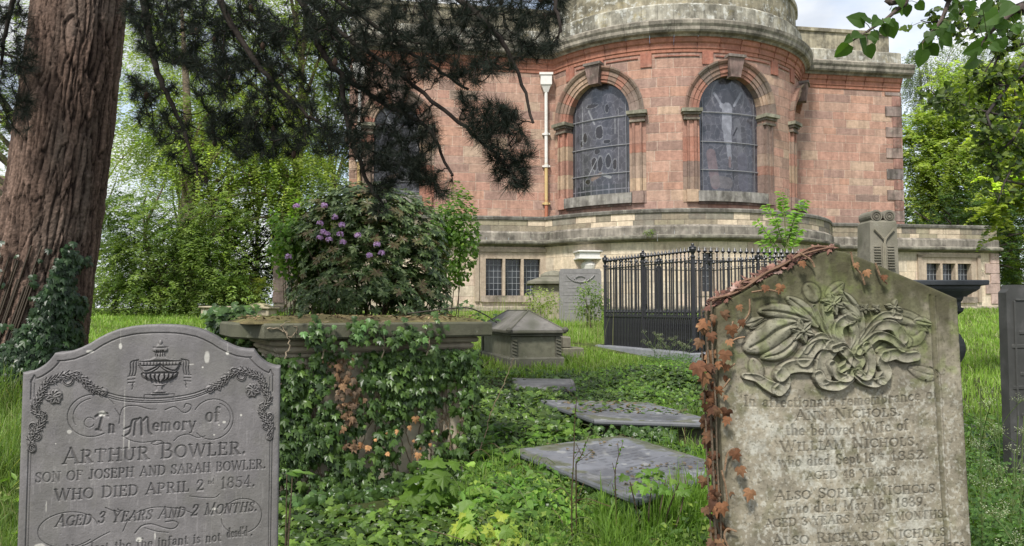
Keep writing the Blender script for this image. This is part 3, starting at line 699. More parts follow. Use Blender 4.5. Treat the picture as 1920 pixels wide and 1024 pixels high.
# t thick, n thin, c contrast by direction, s serif bar
GL = {
 'A': gl(.82, 'n.06,0 .4,1;t.4,1 .76,0;n.18,.36 .62,.36;s-.02,0 .18,0;s.62,0 .9,0'),
 'B': gl(.7, 't.16,0 .16,1;n.04,1 .35,1;n.04,0 .38,0;n.16,.53 .36,.53;c@.35,.765,.22,.235,-90,90;c@.37,.265,.26,.265,-90,90'),
 'C': gl(.72, 'c@.42,.5,.38,.5,48,312;s.7,.72 .7,.95;s.7,.08 .7,.2'),
 'D': gl(.8, 't.16,0 .16,1;n.02,1 .36,1;n.02,0 .36,0;c@.36,.5,.38,.5,-90,90'),
 'E': gl(.66, 't.16,0 .16,1;n.02,1 .58,1;n.02,0 .6,0;n.16,.53 .44,.53;s.58,.82 .58,1;s.6,0 .6,.2;s.44,.42 .44,.64'),
 'F': gl(.64, 't.16,0 .16,1;n.02,1 .58,1;n.16,.53 .44,.53;s.58,.82 .58,1;s.02,0 .3,0'),
 'G': gl(.78, 'c@.42,.5,.38,.5,48,330;t.7,.05 .7,.42;s.56,.42 .84,.42;s.68,.74 .68,.95'),
 'H': gl(.84, 't.16,0 .16,1;t.68,0 .68,1;n.16,.53 .68,.53;s.02,0 .3,0;s.02,1 .3,1;s.54,0 .82,0;s.54,1 .82,1'),
 'I': gl(.36, 't.18,0 .18,1;s.03,0 .33,0;s.03,1 .33,1'),
 'J': gl(.5, 't.32,1 .32,.2;c@.18,.18,.14,.18,0,-150;s.18,1 .46,1'),
 'K': gl(.78, 't.16,0 .16,1;n.16,.4 .62,1;t.34,.56 .7,0;s.02,0 .3,0;s.02,1 .3,1;s.5,1 .75,1;s.56,0 .8,0'),
 'L': gl(.62, 't.16,0 .16,1;n.02,0 .56,0;s.02,1 .3,1;s.56,0 .56,.24'),
 'M': gl(.98, 'n.14,0 .14,1;t.14,1 .48,.05;n.48,.05 .8,1;t.8,1 .8,0;s.02,0 .26,0;s.02,1 .18,1;s.66,0 .94,0;s.78,1 .94,1'),
 'N': gl(.84, 'n.14,0 .14,1;t.14,1 .68,0;n.68,0 .68,1;s.02,0 .26,0;s.02,1 .18,1;s.56,1 .82,1'),
 'O': gl(.82, 'c@.41,.5,.36,.5,0,360,20'),
 'P': gl(.68, 't.16,0 .16,1;n.02,1 .36,1;n.16,.46 .36,.46;c@.36,.73,.23,.27,-90,90;s.02,0 .3,0'),
 'R': gl(.76, 't.16,0 .16,1;n.02,1 .36,1;n.16,.5 .36,.5;c@.36,.75,.22,.25,-90,90;t.38,.5 .66,0;s.02,0 .3,0;s.56,0 .78,0'),
 'S': gl(.6, 'c.52,.8 .42,.97 .26,1 .12,.9 .1,.74 .2,.6 .4,.44 .52,.3 .48,.1 .32,0 .16,.02 .07,.16;s.53,.72 .53,.98;s.06,.02 .06,.3'),
 'T': gl(.74, 't.36,0 .36,1;n.03,1 .69,1;s.22,0 .5,0;s.03,.78 .03,1;s.69,.78 .69,1'),
 'U': gl(.8, 't.16,1 .16,.32;c@.4,.3,.24,.3,180,360;n.64,.3 .64,1;s.02,1 .3,1;s.54,1 .76,1'),
 'V': gl(.8, 't.06,1 .4,0;n.4,0 .72,1;s-.04,1 .2,1;s.6,1 .84,1'),
 'W': gl(1.15, 't.06,1 .34,0;n.34,0 .58,1;t.58,1 .84,0;n.84,0 1.08,1;s-.04,1 .2,1;s.96,1 1.16,1'),
 'Y': gl(.78, 't.06,1 .38,.46;n.38,.46 .7,1;t.38,.46 .38,0;s-.04,1 .2,1;s.58,1 .82,1;s.24,0 .52,0'),
 'a': gl(.52, 'c.12,.5 .2,.61 .32,.6 .37,.5;t.37,.52 .37,.08;n.37,.08 .48,.0;c@.22,.17,.14,.16,80,360'),
 'b': gl(.56, 't.12,1 .12,0;c@.27,.3,.2,.3,-140,140;s.02,1 .12,1'),
 'c': gl(.48, 'c@.27,.3,.2,.3,50,315'),
 'd': gl(.58, 't.42,1 .42,0;c@.27,.3,.2,.3,40,320;s.32,1 .42,1;s.42,0 .52,0'),
 'e': gl(.5, 'c@.26,.3,.19,.3,0,310;n.08,.33 .44,.33'),
 'f': gl(.4, 't.17,0 .17,.82;c@.28,.82,.12,.17,180,40;n.04,.6 .34,.6;s.06,0 .3,0'),
 'g': gl(.56, 'c@.26,.32,.19,.28,0,360;t.44,.6 .44,-.15;c@.26,-.12,.18,.16,0,-160'),
 'k': gl(.56, 't.12,0 .12,1;n.14,.25 .44,.6;t.26,.36 .48,0'),
 'h': gl(.6, 't.12,0 .12,1;c@.3,.4,.17,.2,170,10;t.46,.42 .46,0;s.03,0 .22,0;s.37,0 .56,0;s.02,1 .12,1'),
 'i': gl(.28, 't.14,0 .14,.6;s.04,0 .24,0;s.03,.6 .14,.6;t.13,.8 .15,.86'),
 'l': gl(.28, 't.14,0 .14,1;s.04,0 .24,0;s.03,1 .14,1'),
 'm': gl(.88, 't.12,0 .12,.6;c@.27,.42,.14,.18,170,10;t.41,.42 .41,0;c@.56,.42,.14,.18,170,10;t.7,.42 .7,0;s.03,0 .2,0;s.33,0 .5,0;s.62,0 .8,0'),
 'n': gl(.6, 't.12,0 .12,.6;c@.29,.4,.17,.2,170,10;t.46,.42 .46,0;s.03,0 .22,0;s.37,0 .56,0'),
 'o': gl(.54, 'c@.27,.3,.21,.31,0,360,16'),
 'p': gl(.56, 't.12,-.3 .12,.6;c@.27,.3,.2,.3,-140,140;s.02,-.3 .24,-.3'),
 'r': gl(.44, 't.12,0 .12,.6;c@.28,.44,.14,.16,160,40;s.03,0 .24,0'),
 's': gl(.42, 'c.34,.5 .24,.61 .12,.56 .1,.44 .2,.34 .32,.24 .34,.1 .22,0 .08,.08'),
 't': gl(.38, 't.16,.8 .16,.1;c@.26,.12,.1,.12,180,320;n.04,.6 .32,.6'),
 'v': gl(.54, 't.05,.6 .27,0;n.27,0 .48,.6;s-.02,.6 .14,.6;s.4,.6 .54,.6'),
 'w': gl(.8, 't.05,.6 .22,0;n.22,0 .38,.6;t.38,.6 .56,0;n.56,0 .74,.6;s-.02,.6 .14,.6;s.64,.6 .8,.6'),
 'y': gl(.54, 't.05,.6 .27,0;n.48,.6 .27,0 .18,-.25 .06,-.27;s-.02,.6 .14,.6;s.4,.6 .54,.6'),
 '0': gl(.6, 'c@.3,.5,.22,.5,0,360,18'), '1': gl(.42, 't.22,0 .22,1;n.08,.82 .22,1;s.08,0 .36,0'),
 '2': gl(.6, 'c.08,.74 .14,.95 .3,1 .46,.92 .5,.74 .4,.5 .2,.25 .06,.02;t.06,.04 .5,.04;s.53,.04 .53,.2'),
 '3': gl(.58, 'c.1,.8 .16,.96 .3,1 .45,.9 .44,.66 .26,.54 .46,.44 .52,.22 .4,.03 .22,0 .07,.16'),
 '4': gl(.62, 't.42,0 .42,1;n.42,1 .05,.3 .58,.3;s.3,0 .54,0'),
 '5': gl(.58, 'n.14,.96 .5,.96;n.14,.96 .12,.55;c@.26,.31,.24,.31,120,-150'),
 '6': gl(.6, 'c@.3,.3,.22,.3,0,360;c.46,.95 .28,.9 .12,.6 .09,.3'), '8': gl(.6, 'c@.3,.75,.18,.24,0,360;c@.3,.27,.22,.27,0,360'),
 '9': gl(.6, 'c@.3,.7,.22,.3,0,360;c.51,.7 .48,.4 .3,.1 .14,.04'), '.': gl(.24, 't.1,.02 .13,.08'), ',': gl(.24, 't.12,.05 .08,-.14'), "'": gl(.22, 't.12,1 .08,.8'),
}
class Canvas:
    """height field of a carved face; coordinates are the rectified pixels of the face"""
    def __init__(s, x0, x1, y0, y1, nx, ny):
        s.x = np.linspace(x0, x1, nx); s.y = np.linspace(y0, y1, ny); s.H = np.zeros((nx, ny)); s.D = np.zeros((nx, ny)); s.M = np.zeros((nx, ny), int)
        s.X, s.Y = np.meshgrid(s.x, s.y, indexing='ij')
    def win(s, p, m):
        lo = p.min(0) - m; hi = p.max(0) + m
        i0, i1 = np.searchsorted(s.x, [lo[0], hi[0]]); j0, j1 = np.searchsorted(s.y, [lo[1], hi[1]])
        return slice(max(i0 - 1, 0), i1 + 1), slice(max(j0 - 1, 0), j1 + 1)
    def dist(s, p, wd, sl):
        """distance to polyline divided by its local half width, and the arc parameter"""
        X = s.X[sl]; Y = s.Y[sl]; best = np.full(X.shape, 9.); T_ = np.zeros(X.shape); side = np.zeros(X.shape)
        n = len(p) - 1
        for i in range(n):
            a, b = p[i], p[i + 1]; d = b - a; l2 = max(d @ d, 1e-9)
            t = np.clip(((X - a[0]) * d[0] + (Y - a[1]) * d[1]) / l2, 0, 1)
            dx = X - a[0] - t * d[0]; dy = Y - a[1] - t * d[1]
            q = np.hypot(dx, dy) / np.maximum(wd[i] * (1 - t) + wd[i + 1] * t, .05); c = q < best
            best = np.where(c, q, best); T_ = np.where(c, (i + t) / n, T_); side = np.where(c, np.sign(d[0] * dy - d[1] * dx) * q, side)
        return best, T_, side
    def groove(s, p, wd, depth, carve_shade=.5, tagv=0):
        p = np.asarray(p, float); wd = np.broadcast_to(np.asarray(wd, float), (len(p),)); sl = s.win(p, wd.max() + 1)
        q, _, _ = s.dist(p, wd, sl); k = np.clip(1 - q, 0, 1) ** .6
        s.H[sl] = np.minimum(s.H[sl], np.where(q < 1, -depth * k, s.H[sl])); s.D[sl] = np.maximum(s.D[sl], carve_shade * np.clip(1.25 - q, 0, 1))  # cut is darkened in colour, as the shade inside it
        if tagv: s.M[sl] = np.where(q < 1.6, tagv, s.M[sl])
    def ridge(s, p, wd, h, tagv=0, strap=False, vein=.0, flat=.3, lay=True, rim=.18):
        p = np.asarray(p, float); wd = np.broadcast_to(np.asarray(wd, float), (len(p),)); sl = s.win(p, wd.max() + 1)
        q, t, sd_ = s.dist(p, wd, sl); k = np.sqrt(np.clip(1 - np.clip((q - flat) / (1 - flat), 0, 1) ** 2, 0, 1))
        v = h * k * (1 - vein * np.exp(-(sd_ / .16) ** 2)) * (1 + .05 * np.sin(sd_ * 9 + t * 7))
        if strap: v = h * np.clip((1 - q) / .16, 0, 1) ** .6 * (.62 + .38 * np.clip(q / .8, 0, 1) ** 2 + .12 * np.sin(t * 11))
        ins = q < 1
        new = np.where(ins, v + (.14 * np.maximum(s.H[sl], 0) if lay else 0), s.H[sl])
        s.H[sl] = np.where(ins, np.maximum(new, s.H[sl] if lay else new), s.H[sl])
        s.D[sl] = np.maximum(s.D[sl], np.where((q > 1 - rim * .5) & (q < 1 + rim * 1.8), .6, 0)); s.D[sl] = np.where(q < .8, s.D[sl] * .4, s.D[sl])  # shade painted into the crevices along the rim, less on the crest
        if tagv: s.M[sl] = np.where(q < 1.12, tagv, s.M[sl])
    def fill(s, poly, h, tagv, carve_shade=.45):
        p = np.array(poly + [poly[0]], float); sl = s.win(p, 4); X = s.X[sl]; Y = s.Y[sl]
        ins = in_poly(X.ravel(), Y.ravel(), poly).reshape(X.shape); q, _, _ = s.dist(p, np.ones(len(p)), sl)
        s.H[sl] = np.where(ins, h * np.clip(q / 2.5, 0, 1) ** .5, s.H[sl]); s.D[sl] = np.maximum(s.D[sl], carve_shade * np.clip(1.2 - q, 0, 1)); s.M[sl] = np.where(ins | (q < 2), tagv, s.M[sl])  # shade painted along the raised outline
    def text(s, tx, x0, x1, base, h, depth, carve_shade, tagv, small=.74, slant=0, curve=0, wt=(.085, .034), caps=True):
        """words fitted between x0 and x1, first letters larger where caps"""
        it = []; x = 0; first = True
        for ch in tx:
            if ch == ' ': x += .5; first = True; continue
            low = caps and ch.isalpha() and not first
            if caps and ch.isupper(): k = small if low else 1
            else: k = 1
            w_, st = GL[ch]; it.append((x, k, st)); x += w_ * k + .1; first = False
        sx = (x1 - x0) / x
        for gx, k, st in it:
            for kind, pl in st:
                q = pl * k; X = x0 + (gx + q[:, 0]) * sx + slant * q[:, 1] * h; u = (X - x0) / (x1 - x0) * 2 - 1
                Y = base - q[:, 1] * h + curve * u * u
                pp = np.stack([X, Y], 1)
                if kind == 't': wd = wt[0] * h * k ** .5
                elif kind in 'ns': wd = wt[1] * h
                else:
                    d = np.gradient(pp, axis=0); d = d / (np.linalg.norm(d, axis=1, keepdims=True) + 1e-9); wd = (wt[1] + (wt[0] - wt[1]) * np.abs(d[:, 1])) * h
                s.groove(pp, np.broadcast_to(wd, (len(pp),)) * 1.2 + .3, depth * (.6 + .5 * vn(X[0] * .07, base * .1)), carve_shade * (.55 + .6 * vn(X[0] * .09 + 5, base * .13)), tagv)

def carved_stone(name, label, cat, origin, yaw, roll, cv, top, sx, sy, xc, ytop, ybot, thick, basecol, mat, tags, colfn, group=None, tilt=0):
    
    """a slab whose front is the canvas' height field. top(u px) gives the outline's y. The front is split by the canvas' marks into the body and its carved parts"""
    nx, ny = cv.H.shape
    tp = np.array([top(x) for x in cv.x])
    # every column runs from the outline down; the rows follow the canvas
    Yc = np.maximum(cv.Y, tp[:, None])
    nb = 8
    Yb = np.linspace(cv.y[-1], ybot, nb + 1)[1:]
    Yall = np.concatenate([Yc, np.broadcast_to(Yb, (nx, nb))], 1)
    H = np.concatenate([cv.H, np.zeros((nx, nb))], 1); M = np.concatenate([cv.M, np.zeros((nx, nb), int)], 1)
    X = np.broadcast_to(cv.x[:, None], Yall.shape)
    U = (X - xc) / sx; W_ = (ytop - Yall) / sy
    mp_ = frame_map(origin, yaw, roll)
    # small worn chamfer round the outline
    dist_e = np.minimum(Yall - tp[:, None], np.minimum(X - cv.x[0], cv.x[-1] - X)) 
    H = H - .006 * np.exp(-np.maximum(dist_e, 0) / 1.6)
    V = mp_(np.stack([U, -H, W_], -1))
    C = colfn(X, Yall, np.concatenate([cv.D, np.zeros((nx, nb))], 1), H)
    Fq = grid_faces(nx, ny + nb)
    zero = (np.abs(Yall.reshape(-1)[Fq].max(1) - Yall.reshape(-1)[Fq].min(1)) < 1e-6); Fq = Fq[~zero]
    fm = np.max(M.reshape(-1)[Fq], 1)
    root = empty(name, mp_(np.array([[0, 0, (ytop - ybot) / sy]]))[0], label, cat, group)
    Vf = V.reshape(-1, 3); Cf = C.reshape(-1, 3)
    for k, pn in [(0, 'slab')] + list(tags.items()):
        f = Fq[fm == k]
        if len(f) == 0: continue
        ids, inv = np.unique(f, return_inverse=True)
        g = G(); g.add(Vf[ids], inv.reshape(-1, 4), Cf[ids])
        if k == 0:
            # rim and back
            oi = np.concatenate([[[cv.x[0], ybot]], [[cv.x[0], (ybot + tp[0]) / 2]], np.stack([cv.x, tp], 1)[::4], [[cv.x[-1], tp[-1]]], [[cv.x[-1], (ybot + tp[-1]) / 2]], [[cv.x[-1], ybot]]])
            uu = (oi[:, 0] - xc) / sx; ww_ = (ytop - oi[:, 1]) / sy; m = len(oi)
            fr = mp_(np.stack([uu, uu * 0 + .006, ww_], 1)); bk = mp_(np.stack([uu, uu * 0 + thick, ww_], 1))
            Q = np.stack([np.arange(m - 1), np.arange(1, m), np.arange(1, m) + m, np.arange(m - 1) + m], 1)
            rc = colfn(oi[:, 0], oi[:, 1], np.zeros(m), np.zeros(m))
            g.add(np.vstack([fr, bk]), Q, np.vstack([rc, rc]))
            g.add(bk, [list(range(m))[::-1]], rc)
        o = g.build(pn, mat, root, smooth=(k != 0) or False)
        if k == 0:
            me = o.data; sm = np.zeros(len(me.polygons), bool); sm[:len(f)] = True; me.polygons.foreach_set('use_smooth', sm)
    return root

# ---------------------------------------------------------------- left slate headstone
cv = Canvas(44.5, 525.5, 607, 1035, 560, 500)
_ou = np.array([0, 30, 49, 75, 92, 110, 124, 140, 155, 170, 186, 190, 195, 201, 207, 214, 222, 231, 242])
_od = np.array([0, 1, 3, 8.5, 15, 24, 33, 41, 46.5, 49, 50, 56, 62.5, 68.5, 73, 77.5, 81, 83.5, 84.])
top1 = lambda x: 608 + float(np.interp(abs(x - 285), _ou, _od))
def offs(d):   # outline moved inward by d
    u = np.concatenate([_ou]); v = _od + 608
    pts = np.stack([u, v], 1); t = np.gradient(pts, axis=0); t = t / np.linalg.norm(t, axis=1, keepdims=True); n = np.stack([-t[:, 1], t[:, 0]], 1)
    return pts + n * d
for d, w_, dp in ((16, 1.5, .004), (19, .9, -.0)):
    q = offs(d); q = q[q[:, 0] < 242 - d - 1]; q = np.vstack([q, [[242 - d - 6, 693 + d * .3], [242 - d, 694 + d]]])
    for sg in (1, -1):
        pl = np.stack([285 + sg * q[:, 0], q[:, 1]], 1)
        if dp > 0: cv.groove(pl, w_, dp, .5)
for sg in (1, -1):
    cv.groove([(285 + sg * 225, 706), (285 + sg * 225, 740)], 1.3, .0035, .45); cv.groove([(285 + sg * 219, 712), (285 + sg * 219, 736)], 1.0, .0025, .35)
    cv.groove([(285 + sg * 226, 812), (285 + sg * 226, 1036)], 1.2, .0035, .5); cv.groove([(285 + sg * 221.5, 812), (285 + sg * 221.5, 1036)], .9, .003, .4)
# swag line between the two scrolls
sw = smooth_path([(188, 731), (225, 741), (285, 746), (345, 741), (386, 729)], 8)
for dy, w_ in ((0, 1.4), (4.5, .9), (8, 1.3)): cv.groove(sw + [0, dy], w_, .0035, .5, 6)
# acanthus scrolls
def scroll(sg):
    tv = 2 if sg > 0 else 5
    def m(pts): return [(285 + sg * (285 - x), y) for x, y in pts]
    main = smooth_path(m([(66, 828), (63, 808), (74, 792), (82, 774), (68, 757), (76, 735), (86, 712), (100, 706), (122, 698), (148, 706), (165, 722), (188, 731)]), 8)
    cv.ridge(main, 6, .0045, tv); cv.groove(main, 1.1, .003, .6, tv)
    for (x, y, r, a0, a1) in ((66, 824, 7, 90, 400), (72, 806, 8, -90, 200), (66, 786, 8, 60, 330), (80, 770, 8, -120, 170), (68, 752, 7, 50, 330), (86, 726, 9, 0, 250), (122, 708, 10, -20, 260), (140, 700, 9, 150, 430), (156, 716, 8, -40, 230), (172, 728, 7, 140, 420), (184, 732, 6, 0, 280)):
        sp = [(x + r * (1 - .65 * k) * math.cos(rad(a0 + (a1 - a0) * k)), y + r * (1 - .65 * k) * math.sin(rad(a0 + (a1 - a0) * k))) for k in np.linspace(0, 1, 14)]
        cv.ridge(m(sp), 2.6, .004, tv, lay=False); cv.groove(m(sp), .8, .004, .7, tv)
    for t_ in range(6, len(main) - 4, 3):
        p_, d_ = main[t_], main[min(t_ + 2, len(main) - 1)] - main[t_ - 2]; d_ = d_ / np.linalg.norm(d_); n_ = np.array([-d_[1], d_[0]])
        for sd2 in (1, -1):
            e_ = p_ + n_ * sd2 * 7.5 + d_ * 5; cv.ridge([p_, (p_ + e_) / 2 + d_ * 1.5, e_], [1.6, 2.6, .8], .0045, tv, lay=False); cv.groove([p_ + n_ * sd2 * 2, e_ - n_ * sd2 + d_ * 2.5], .7, .003, .6, tv)
    for a in range(0, 360, 45):    # vine leaf
        c_, s_ = math.cos(rad(a + 20)), math.sin(rad(a + 20)); l_ = 17 if a in (45, 90, 135) else 12
        cv.ridge(m([(102, 735), (102 + c_ * l_ * .6, 735 + s_ * l_ * .55), (102 + c_ * l_, 735 + s_ * l_ * .8)]), [4, 5.5, 1.2], .005, tv, vein=.6, lay=False); cv.groove(m([(102 + c_ * 3, 735 + s_ * 3), (102 + c_ * l_ * .8, 735 + s_ * l_ * .7)]), .8, .003, .7, tv)
scroll(1); scroll(-1)
# draped urn
def urn(pts, w_=1, dp=.003, shd=.6): cv.groove(pts, w_, dp, shd, 3)
cx = 289
box_ = lambda a, b, c, d: [(a, c), (b, c), (b, d), (a, d), (a, c)]
def sym(pts): return [(cx + x, y) for x, y in pts] + [(cx - x, y) for x, y in pts[::-1]]
cv.ridge([(cx, 641), (cx, 644)], 3, .005, 3); cv.fill(sym([(5, 645), (9, 650), (14, 653), (14, 658), (9, 660)]), .005, 3)
cv.fill(sym([(9, 661), (10, 668), (18, 673), (38, 676)]), .005, 3); cv.fill(sym([(42, 677), (40, 686), (34, 690), (34, 698)]), .005, 3)
cv.fill(sym([(33, 699), (28, 707), (16, 715), (15, 718)]), .007, 3); cv.fill(sym([(13, 719), (5, 723), (5, 729), (11, 734), (18, 738)]), .005, 3)
for dx in (-9, -5, 0, 5, 9): urn([(cx + dx * .7, 657), (cx + dx, 668)], .8)
urn([(cx - 14, 651), (cx + 14, 651)], .8); urn([(cx - 38, 677), (cx + 38, 677)], 1.2); urn([(cx - 40, 685), (cx + 40, 685)], .9)
for k in range(13): urn([(cx - 36 + k * 6, 679), (cx - 36 + k * 6, 683)], .8)
for sg in (1, -1):
    urn(smooth_path([(cx + sg * 42, 674), (cx + sg * 30, 694), (cx + sg * 12, 690), (cx, 682)], 6), 1.2); urn(smooth_path([(cx + sg * 42, 678), (cx + sg * 28, 700), (cx + sg * 10, 694), (cx, 686)], 6), 1)
    for x in (44, 49, 54): urn(smooth_path([(cx + sg * 40, 674), (cx + sg * x, 678), (cx + sg * x, 692), (cx + sg * (x + 2), 702)], 4), 1.2, .004, .7)
    for y in (703, 709, 715): urn([(cx + sg * 46, y), (cx + sg * 59, y + 1)], 1.1)
    for y in (716, 722): urn([(cx + sg * 49, y), (cx + sg * 51, y + 6)], 1.1)
for k in range(-4, 5): urn(smooth_path([(cx + k * 8.5, 701 - abs(k) * .3), (cx + k * 7 + (2 if k > 0 else -2), 708), (cx + k * 3, 716)], 3), 1.4, .004, .7)
urn([(cx - 34, 699), (cx + 34, 699)], .8); urn([(cx - 15, 717), (cx + 15, 717)], 1.0); urn([(cx - 4, 722), (cx + 4, 722)], .8); urn([(cx - 12, 735), (cx + 12, 735)], .9)
urn(box_(cx - 28, cx + 28, 739, 747), .9)
# flourishes
def flo(pts, w_=.9): cv.groove(smooth_path(pts, 6), w_, .003, .55, 4 if pts[0][1] < 880 else 7)
def ell(a, b, rx, ry, t0, t1, w_=.9): cv.groove(arc_(a, b, rx, ry, t0, t1, 40), w_, .003, .55, 4 if b < 880 else 7)
ell(168, 773, 44, 38, 60, 330, 1.0); ell(170, 773, 36, 31, 150, 260, .8); ell(163, 785, 9, 9, 20, 330, .8)
ell(392, 789, 40, 38, -150, 140, 1.0); ell(394, 787, 32, 29, -70, 50, .9)
flo([(208, 762), (217, 776), (216, 790), (222, 762), (245, 758), (270, 765), (284, 766)]); flo([(300, 768), (318, 763), (334, 774), (345, 772), (350, 762), (340, 758), (336, 765)], 1.1)
flo([(222, 812), (240, 822), (262, 826), (290, 824), (296, 828), (284, 832), (276, 828), (284, 826)]); flo([(318, 826), (328, 818), (345, 815), (362, 822), (378, 820)])
ell(131, 974, 52, 31, 40, 350); flo([(135, 1006), (160, 1004), (190, 990), (204, 984)]); flo([(228, 985), (240, 962), (262, 950), (290, 946), (330, 952), (356, 962)])
ell(452, 975, 40, 33, -170, 175); flo([(196, 940), (208, 946), (222, 950), (218, 944)], 1.2); flo([(350, 930), (372, 934), (398, 936), (408, 930)], .8)
flo([(250, 990), (262, 978), (280, 976), (302, 984), (320, 988), (330, 980), (322, 974), (306, 974)], 1.3); flo([(268, 982), (290, 990), (312, 994)], .9)
# words
tx = cv.text
def goth(x, base, h):   # large black-letter I and M
    for q in ([(x, base), (x + h * .25, base - h * .9), (x + h * .5, base - h)], [(x - h * .2, base - h * .85), (x + h * .1, base - h), (x + h * .55, base - h * .85)], [(x - h * .15, base), (x + h * .12, base + h * .08)]): cv.groove(smooth_path(q, 5), h * .11, .004, .75, 1)
goth(180, 799, 28)
tx('n', 197, 212, 805, 24, .004, .75, 1)
for q in ([(228, 812), (236, 806), (240, 786), (248, 783)], [(244, 812), (246, 786)], [(246, 788), (256, 782), (258, 812)], [(258, 788), (268, 781), (271, 806), (276, 812)], [(226, 800), (236, 796)]): cv.groove(smooth_path(q, 4), 2.4, .004, .75, 1)
tx('emory', 278, 362, 806, 24, .004, .75, 1, caps=False); tx('of', 378, 408, 793, 27, .004, .75, 1, caps=False)
tx('ARTHUR BOWLER.', 118, 462, 857, 27, .004, .75, 1, small=.82)
tx('SON OF JOSEPH AND SARAH BOWLER.', 72, 500, 887, 16.5, .0035, .7, 1, small=1)
tx('WHO DIED APRIL 2', 106, 380, 921, 19.5, .0035, .7, 1, small=.92); tx('nd', 385, 398, 910, 9, .003, .7, 1, caps=False); tx('1854.', 410, 480, 920, 20, .0035, .7, 1)
tx('AGED 3 YEARS AND 2 MONTHS.', 108, 484, 967, 20, .0035, .75, 1, small=.84, slant=.22)
tx('Not lost tho the infant is not', 128, 414, 1018, 17, .003, .7, 1, caps=False); tx("dead'd .", 424, 475, 1013, 17, .003, .7, 1, caps=False)
def col1(X, Y, D, H):
    n = fbm(X * .03, Y * .03, 2, 4); st = fbm(X * .09, Y * .012, 7, 4)
    c = np.array((.150, .140, .138)) * (.86 + .3 * n + .22 * (st - .5))[..., None]
    ag = (np.clip((fbm(X * .02, Y * .015, 33, 5) - .5) * 5, 0, 1) * .18)[..., None]; c = c * (1 - ag) + np.array((.125, .125, .085)) * ag
    pit = (fbm(X * .6, Y * .6, 13, 2) > .8)[..., None]; c = np.where(pit, c * .72, c)
    drp = (fbm(X * .35, Y * .03, 11, 3) > .74) * np.clip((Y - 720) / 120, 0, 1) * .25
    c = c * (1 + drp[..., None])
    edge = np.clip(1 - (Y - np.interp(np.abs(X - 285), _ou, _od) - 608) / 10, 0, 1) * fbm(X * .08, Y * .08, 4)
    c = c * (1 - .45 * edge[..., None])
    c = c * (1 - .62 * D[..., None])  # painted shade of the letters and carving
    for x, y, rx, ry, k in ((215, 648, 2.6, 5, 1), (215, 630, .6, 16, .35), (160, 657, 6, 2.5, 1), (378, 671, 4.5, 10, .8), (418, 664, 3, 3, 1), (418, 650, .6, 14, .4), (370, 690, 1.5, 1.5, 1), (348, 684, 5, 1, .7), (225, 790, 1.2, 60, .35), (83, 998, 8, 4, 1), (258, 1002, 5, 4, 1), (398, 957, 6, 2, .7), (128, 800, 4, 3, .8), (447, 783, 2, 2, 1), (414, 795, 3, 2, .9), (404, 800, 1.5, 1.5, .8), (235, 828, 1, 8, .7), (185, 770, 6, 5, .8), (105, 820, 1, 1, .9), (287, 998, 1, 6, .9), (395, 818, 1.5, 1.5, .9), (92, 930, 1, 9, .6), (120, 1014, 4, 1.5, .8)):
        d = np.hypot((X - x) / rx, (Y - y) / ry) + .35 * (fbm(X * .5, Y * .5, 3) - .5); m = (np.clip(1.3 - d, 0, .4) / .4 * k)[..., None]; c = c * (1 - m) + np.array((.5, .48, .43)) * m
    return c
cv.H += .0012 * (fbm(cv.X * .05, cv.Y * .05, 3, 4) - .5) + .0005 * (fbm(cv.X * .5, cv.Y * .5, 5, 2) - .5)
og = P(298, 608, 2.25)
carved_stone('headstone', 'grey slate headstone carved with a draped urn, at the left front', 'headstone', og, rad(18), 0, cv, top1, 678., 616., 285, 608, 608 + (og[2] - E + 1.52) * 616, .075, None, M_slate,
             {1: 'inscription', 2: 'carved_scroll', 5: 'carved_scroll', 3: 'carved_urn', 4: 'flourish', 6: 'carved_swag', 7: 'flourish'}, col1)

# ---------------------------------------------------------------- right sandstone headstone
cv = Canvas(1341, 1794, 467, 1040, 500, 640)
_pu = np.array([1341, 1380, 1430, 1480, 1520, 1545, 1562, 1585, 1620, 1680, 1740, 1794]); _pv = np.array([570, 548, 522, 498, 480, 471, 468, 472.5, 487, 515, 542, 567.])
top2 = lambda x: float(np.interp(x, _pu, _pv))
def Z(pts, dx=0, dy=0):
    q = np.array(pts, float); q = np.stack([1360 + q[:, 0] * .2148, 520 + q[:, 1] * .2148], 1)
    q[:, 1] += .03 * (q[:, 0] - 1567); return q
def leafy(pts, w_, h, vein=.45, k=6, **kw):
    q = smooth_path(Z(pts), k); n = len(q); t = np.linspace(0, 1, n)
    cv.ridge(q, w_ * .25 * (np.sin(math.pi * (t * .86 + .1)) ** .8 + .03), h, 2, vein=vein, rim=.12, **kw)
def band(pts, w_, h, w2=None, **kw):
    q = smooth_path(Z(pts), 6); cv.ridge(q, np.linspace(w_, w2 or w_, len(q)) * .235, h, 2, rim=.12, strap=True, **kw)
def rosette(x, y, r, n, h):
    for i in range(n):
        a = 2 * math.pi * i / n + .3; cv.ridge(Z([(x, y), (x + r * .6 * math.cos(a), y + r * .6 * math.sin(a)), (x + r * math.cos(a), y + r * math.sin(a))]), np.array([.1, .38, .12]) * r * .2148, h, 2, vein=.3, rim=.12)
    cv.ridge(Z([(x, y), (x + 1, y + 1)]), r * .2 * .2148, h * 1.15, 2)
leafy([(1340, 345), (1500, 345), (1640, 400), (1730, 470)], 55, .012); leafy([(1500, 470), (1600, 520), (1700, 450)], 75, .008); leafy([(1620, 380), (1690, 395), (1770, 415)], 36, .016)
leafy([(1560, 800), (1700, 850), (1790, 860)], 50, .007); leafy([(1280, 640), (1500, 560), (1560, 600)], 50, .009)
leafy([(150, 410), (220, 390), (300, 355)], 34, .018); leafy([(190, 440), (250, 420), (330, 370)], 26, .014)
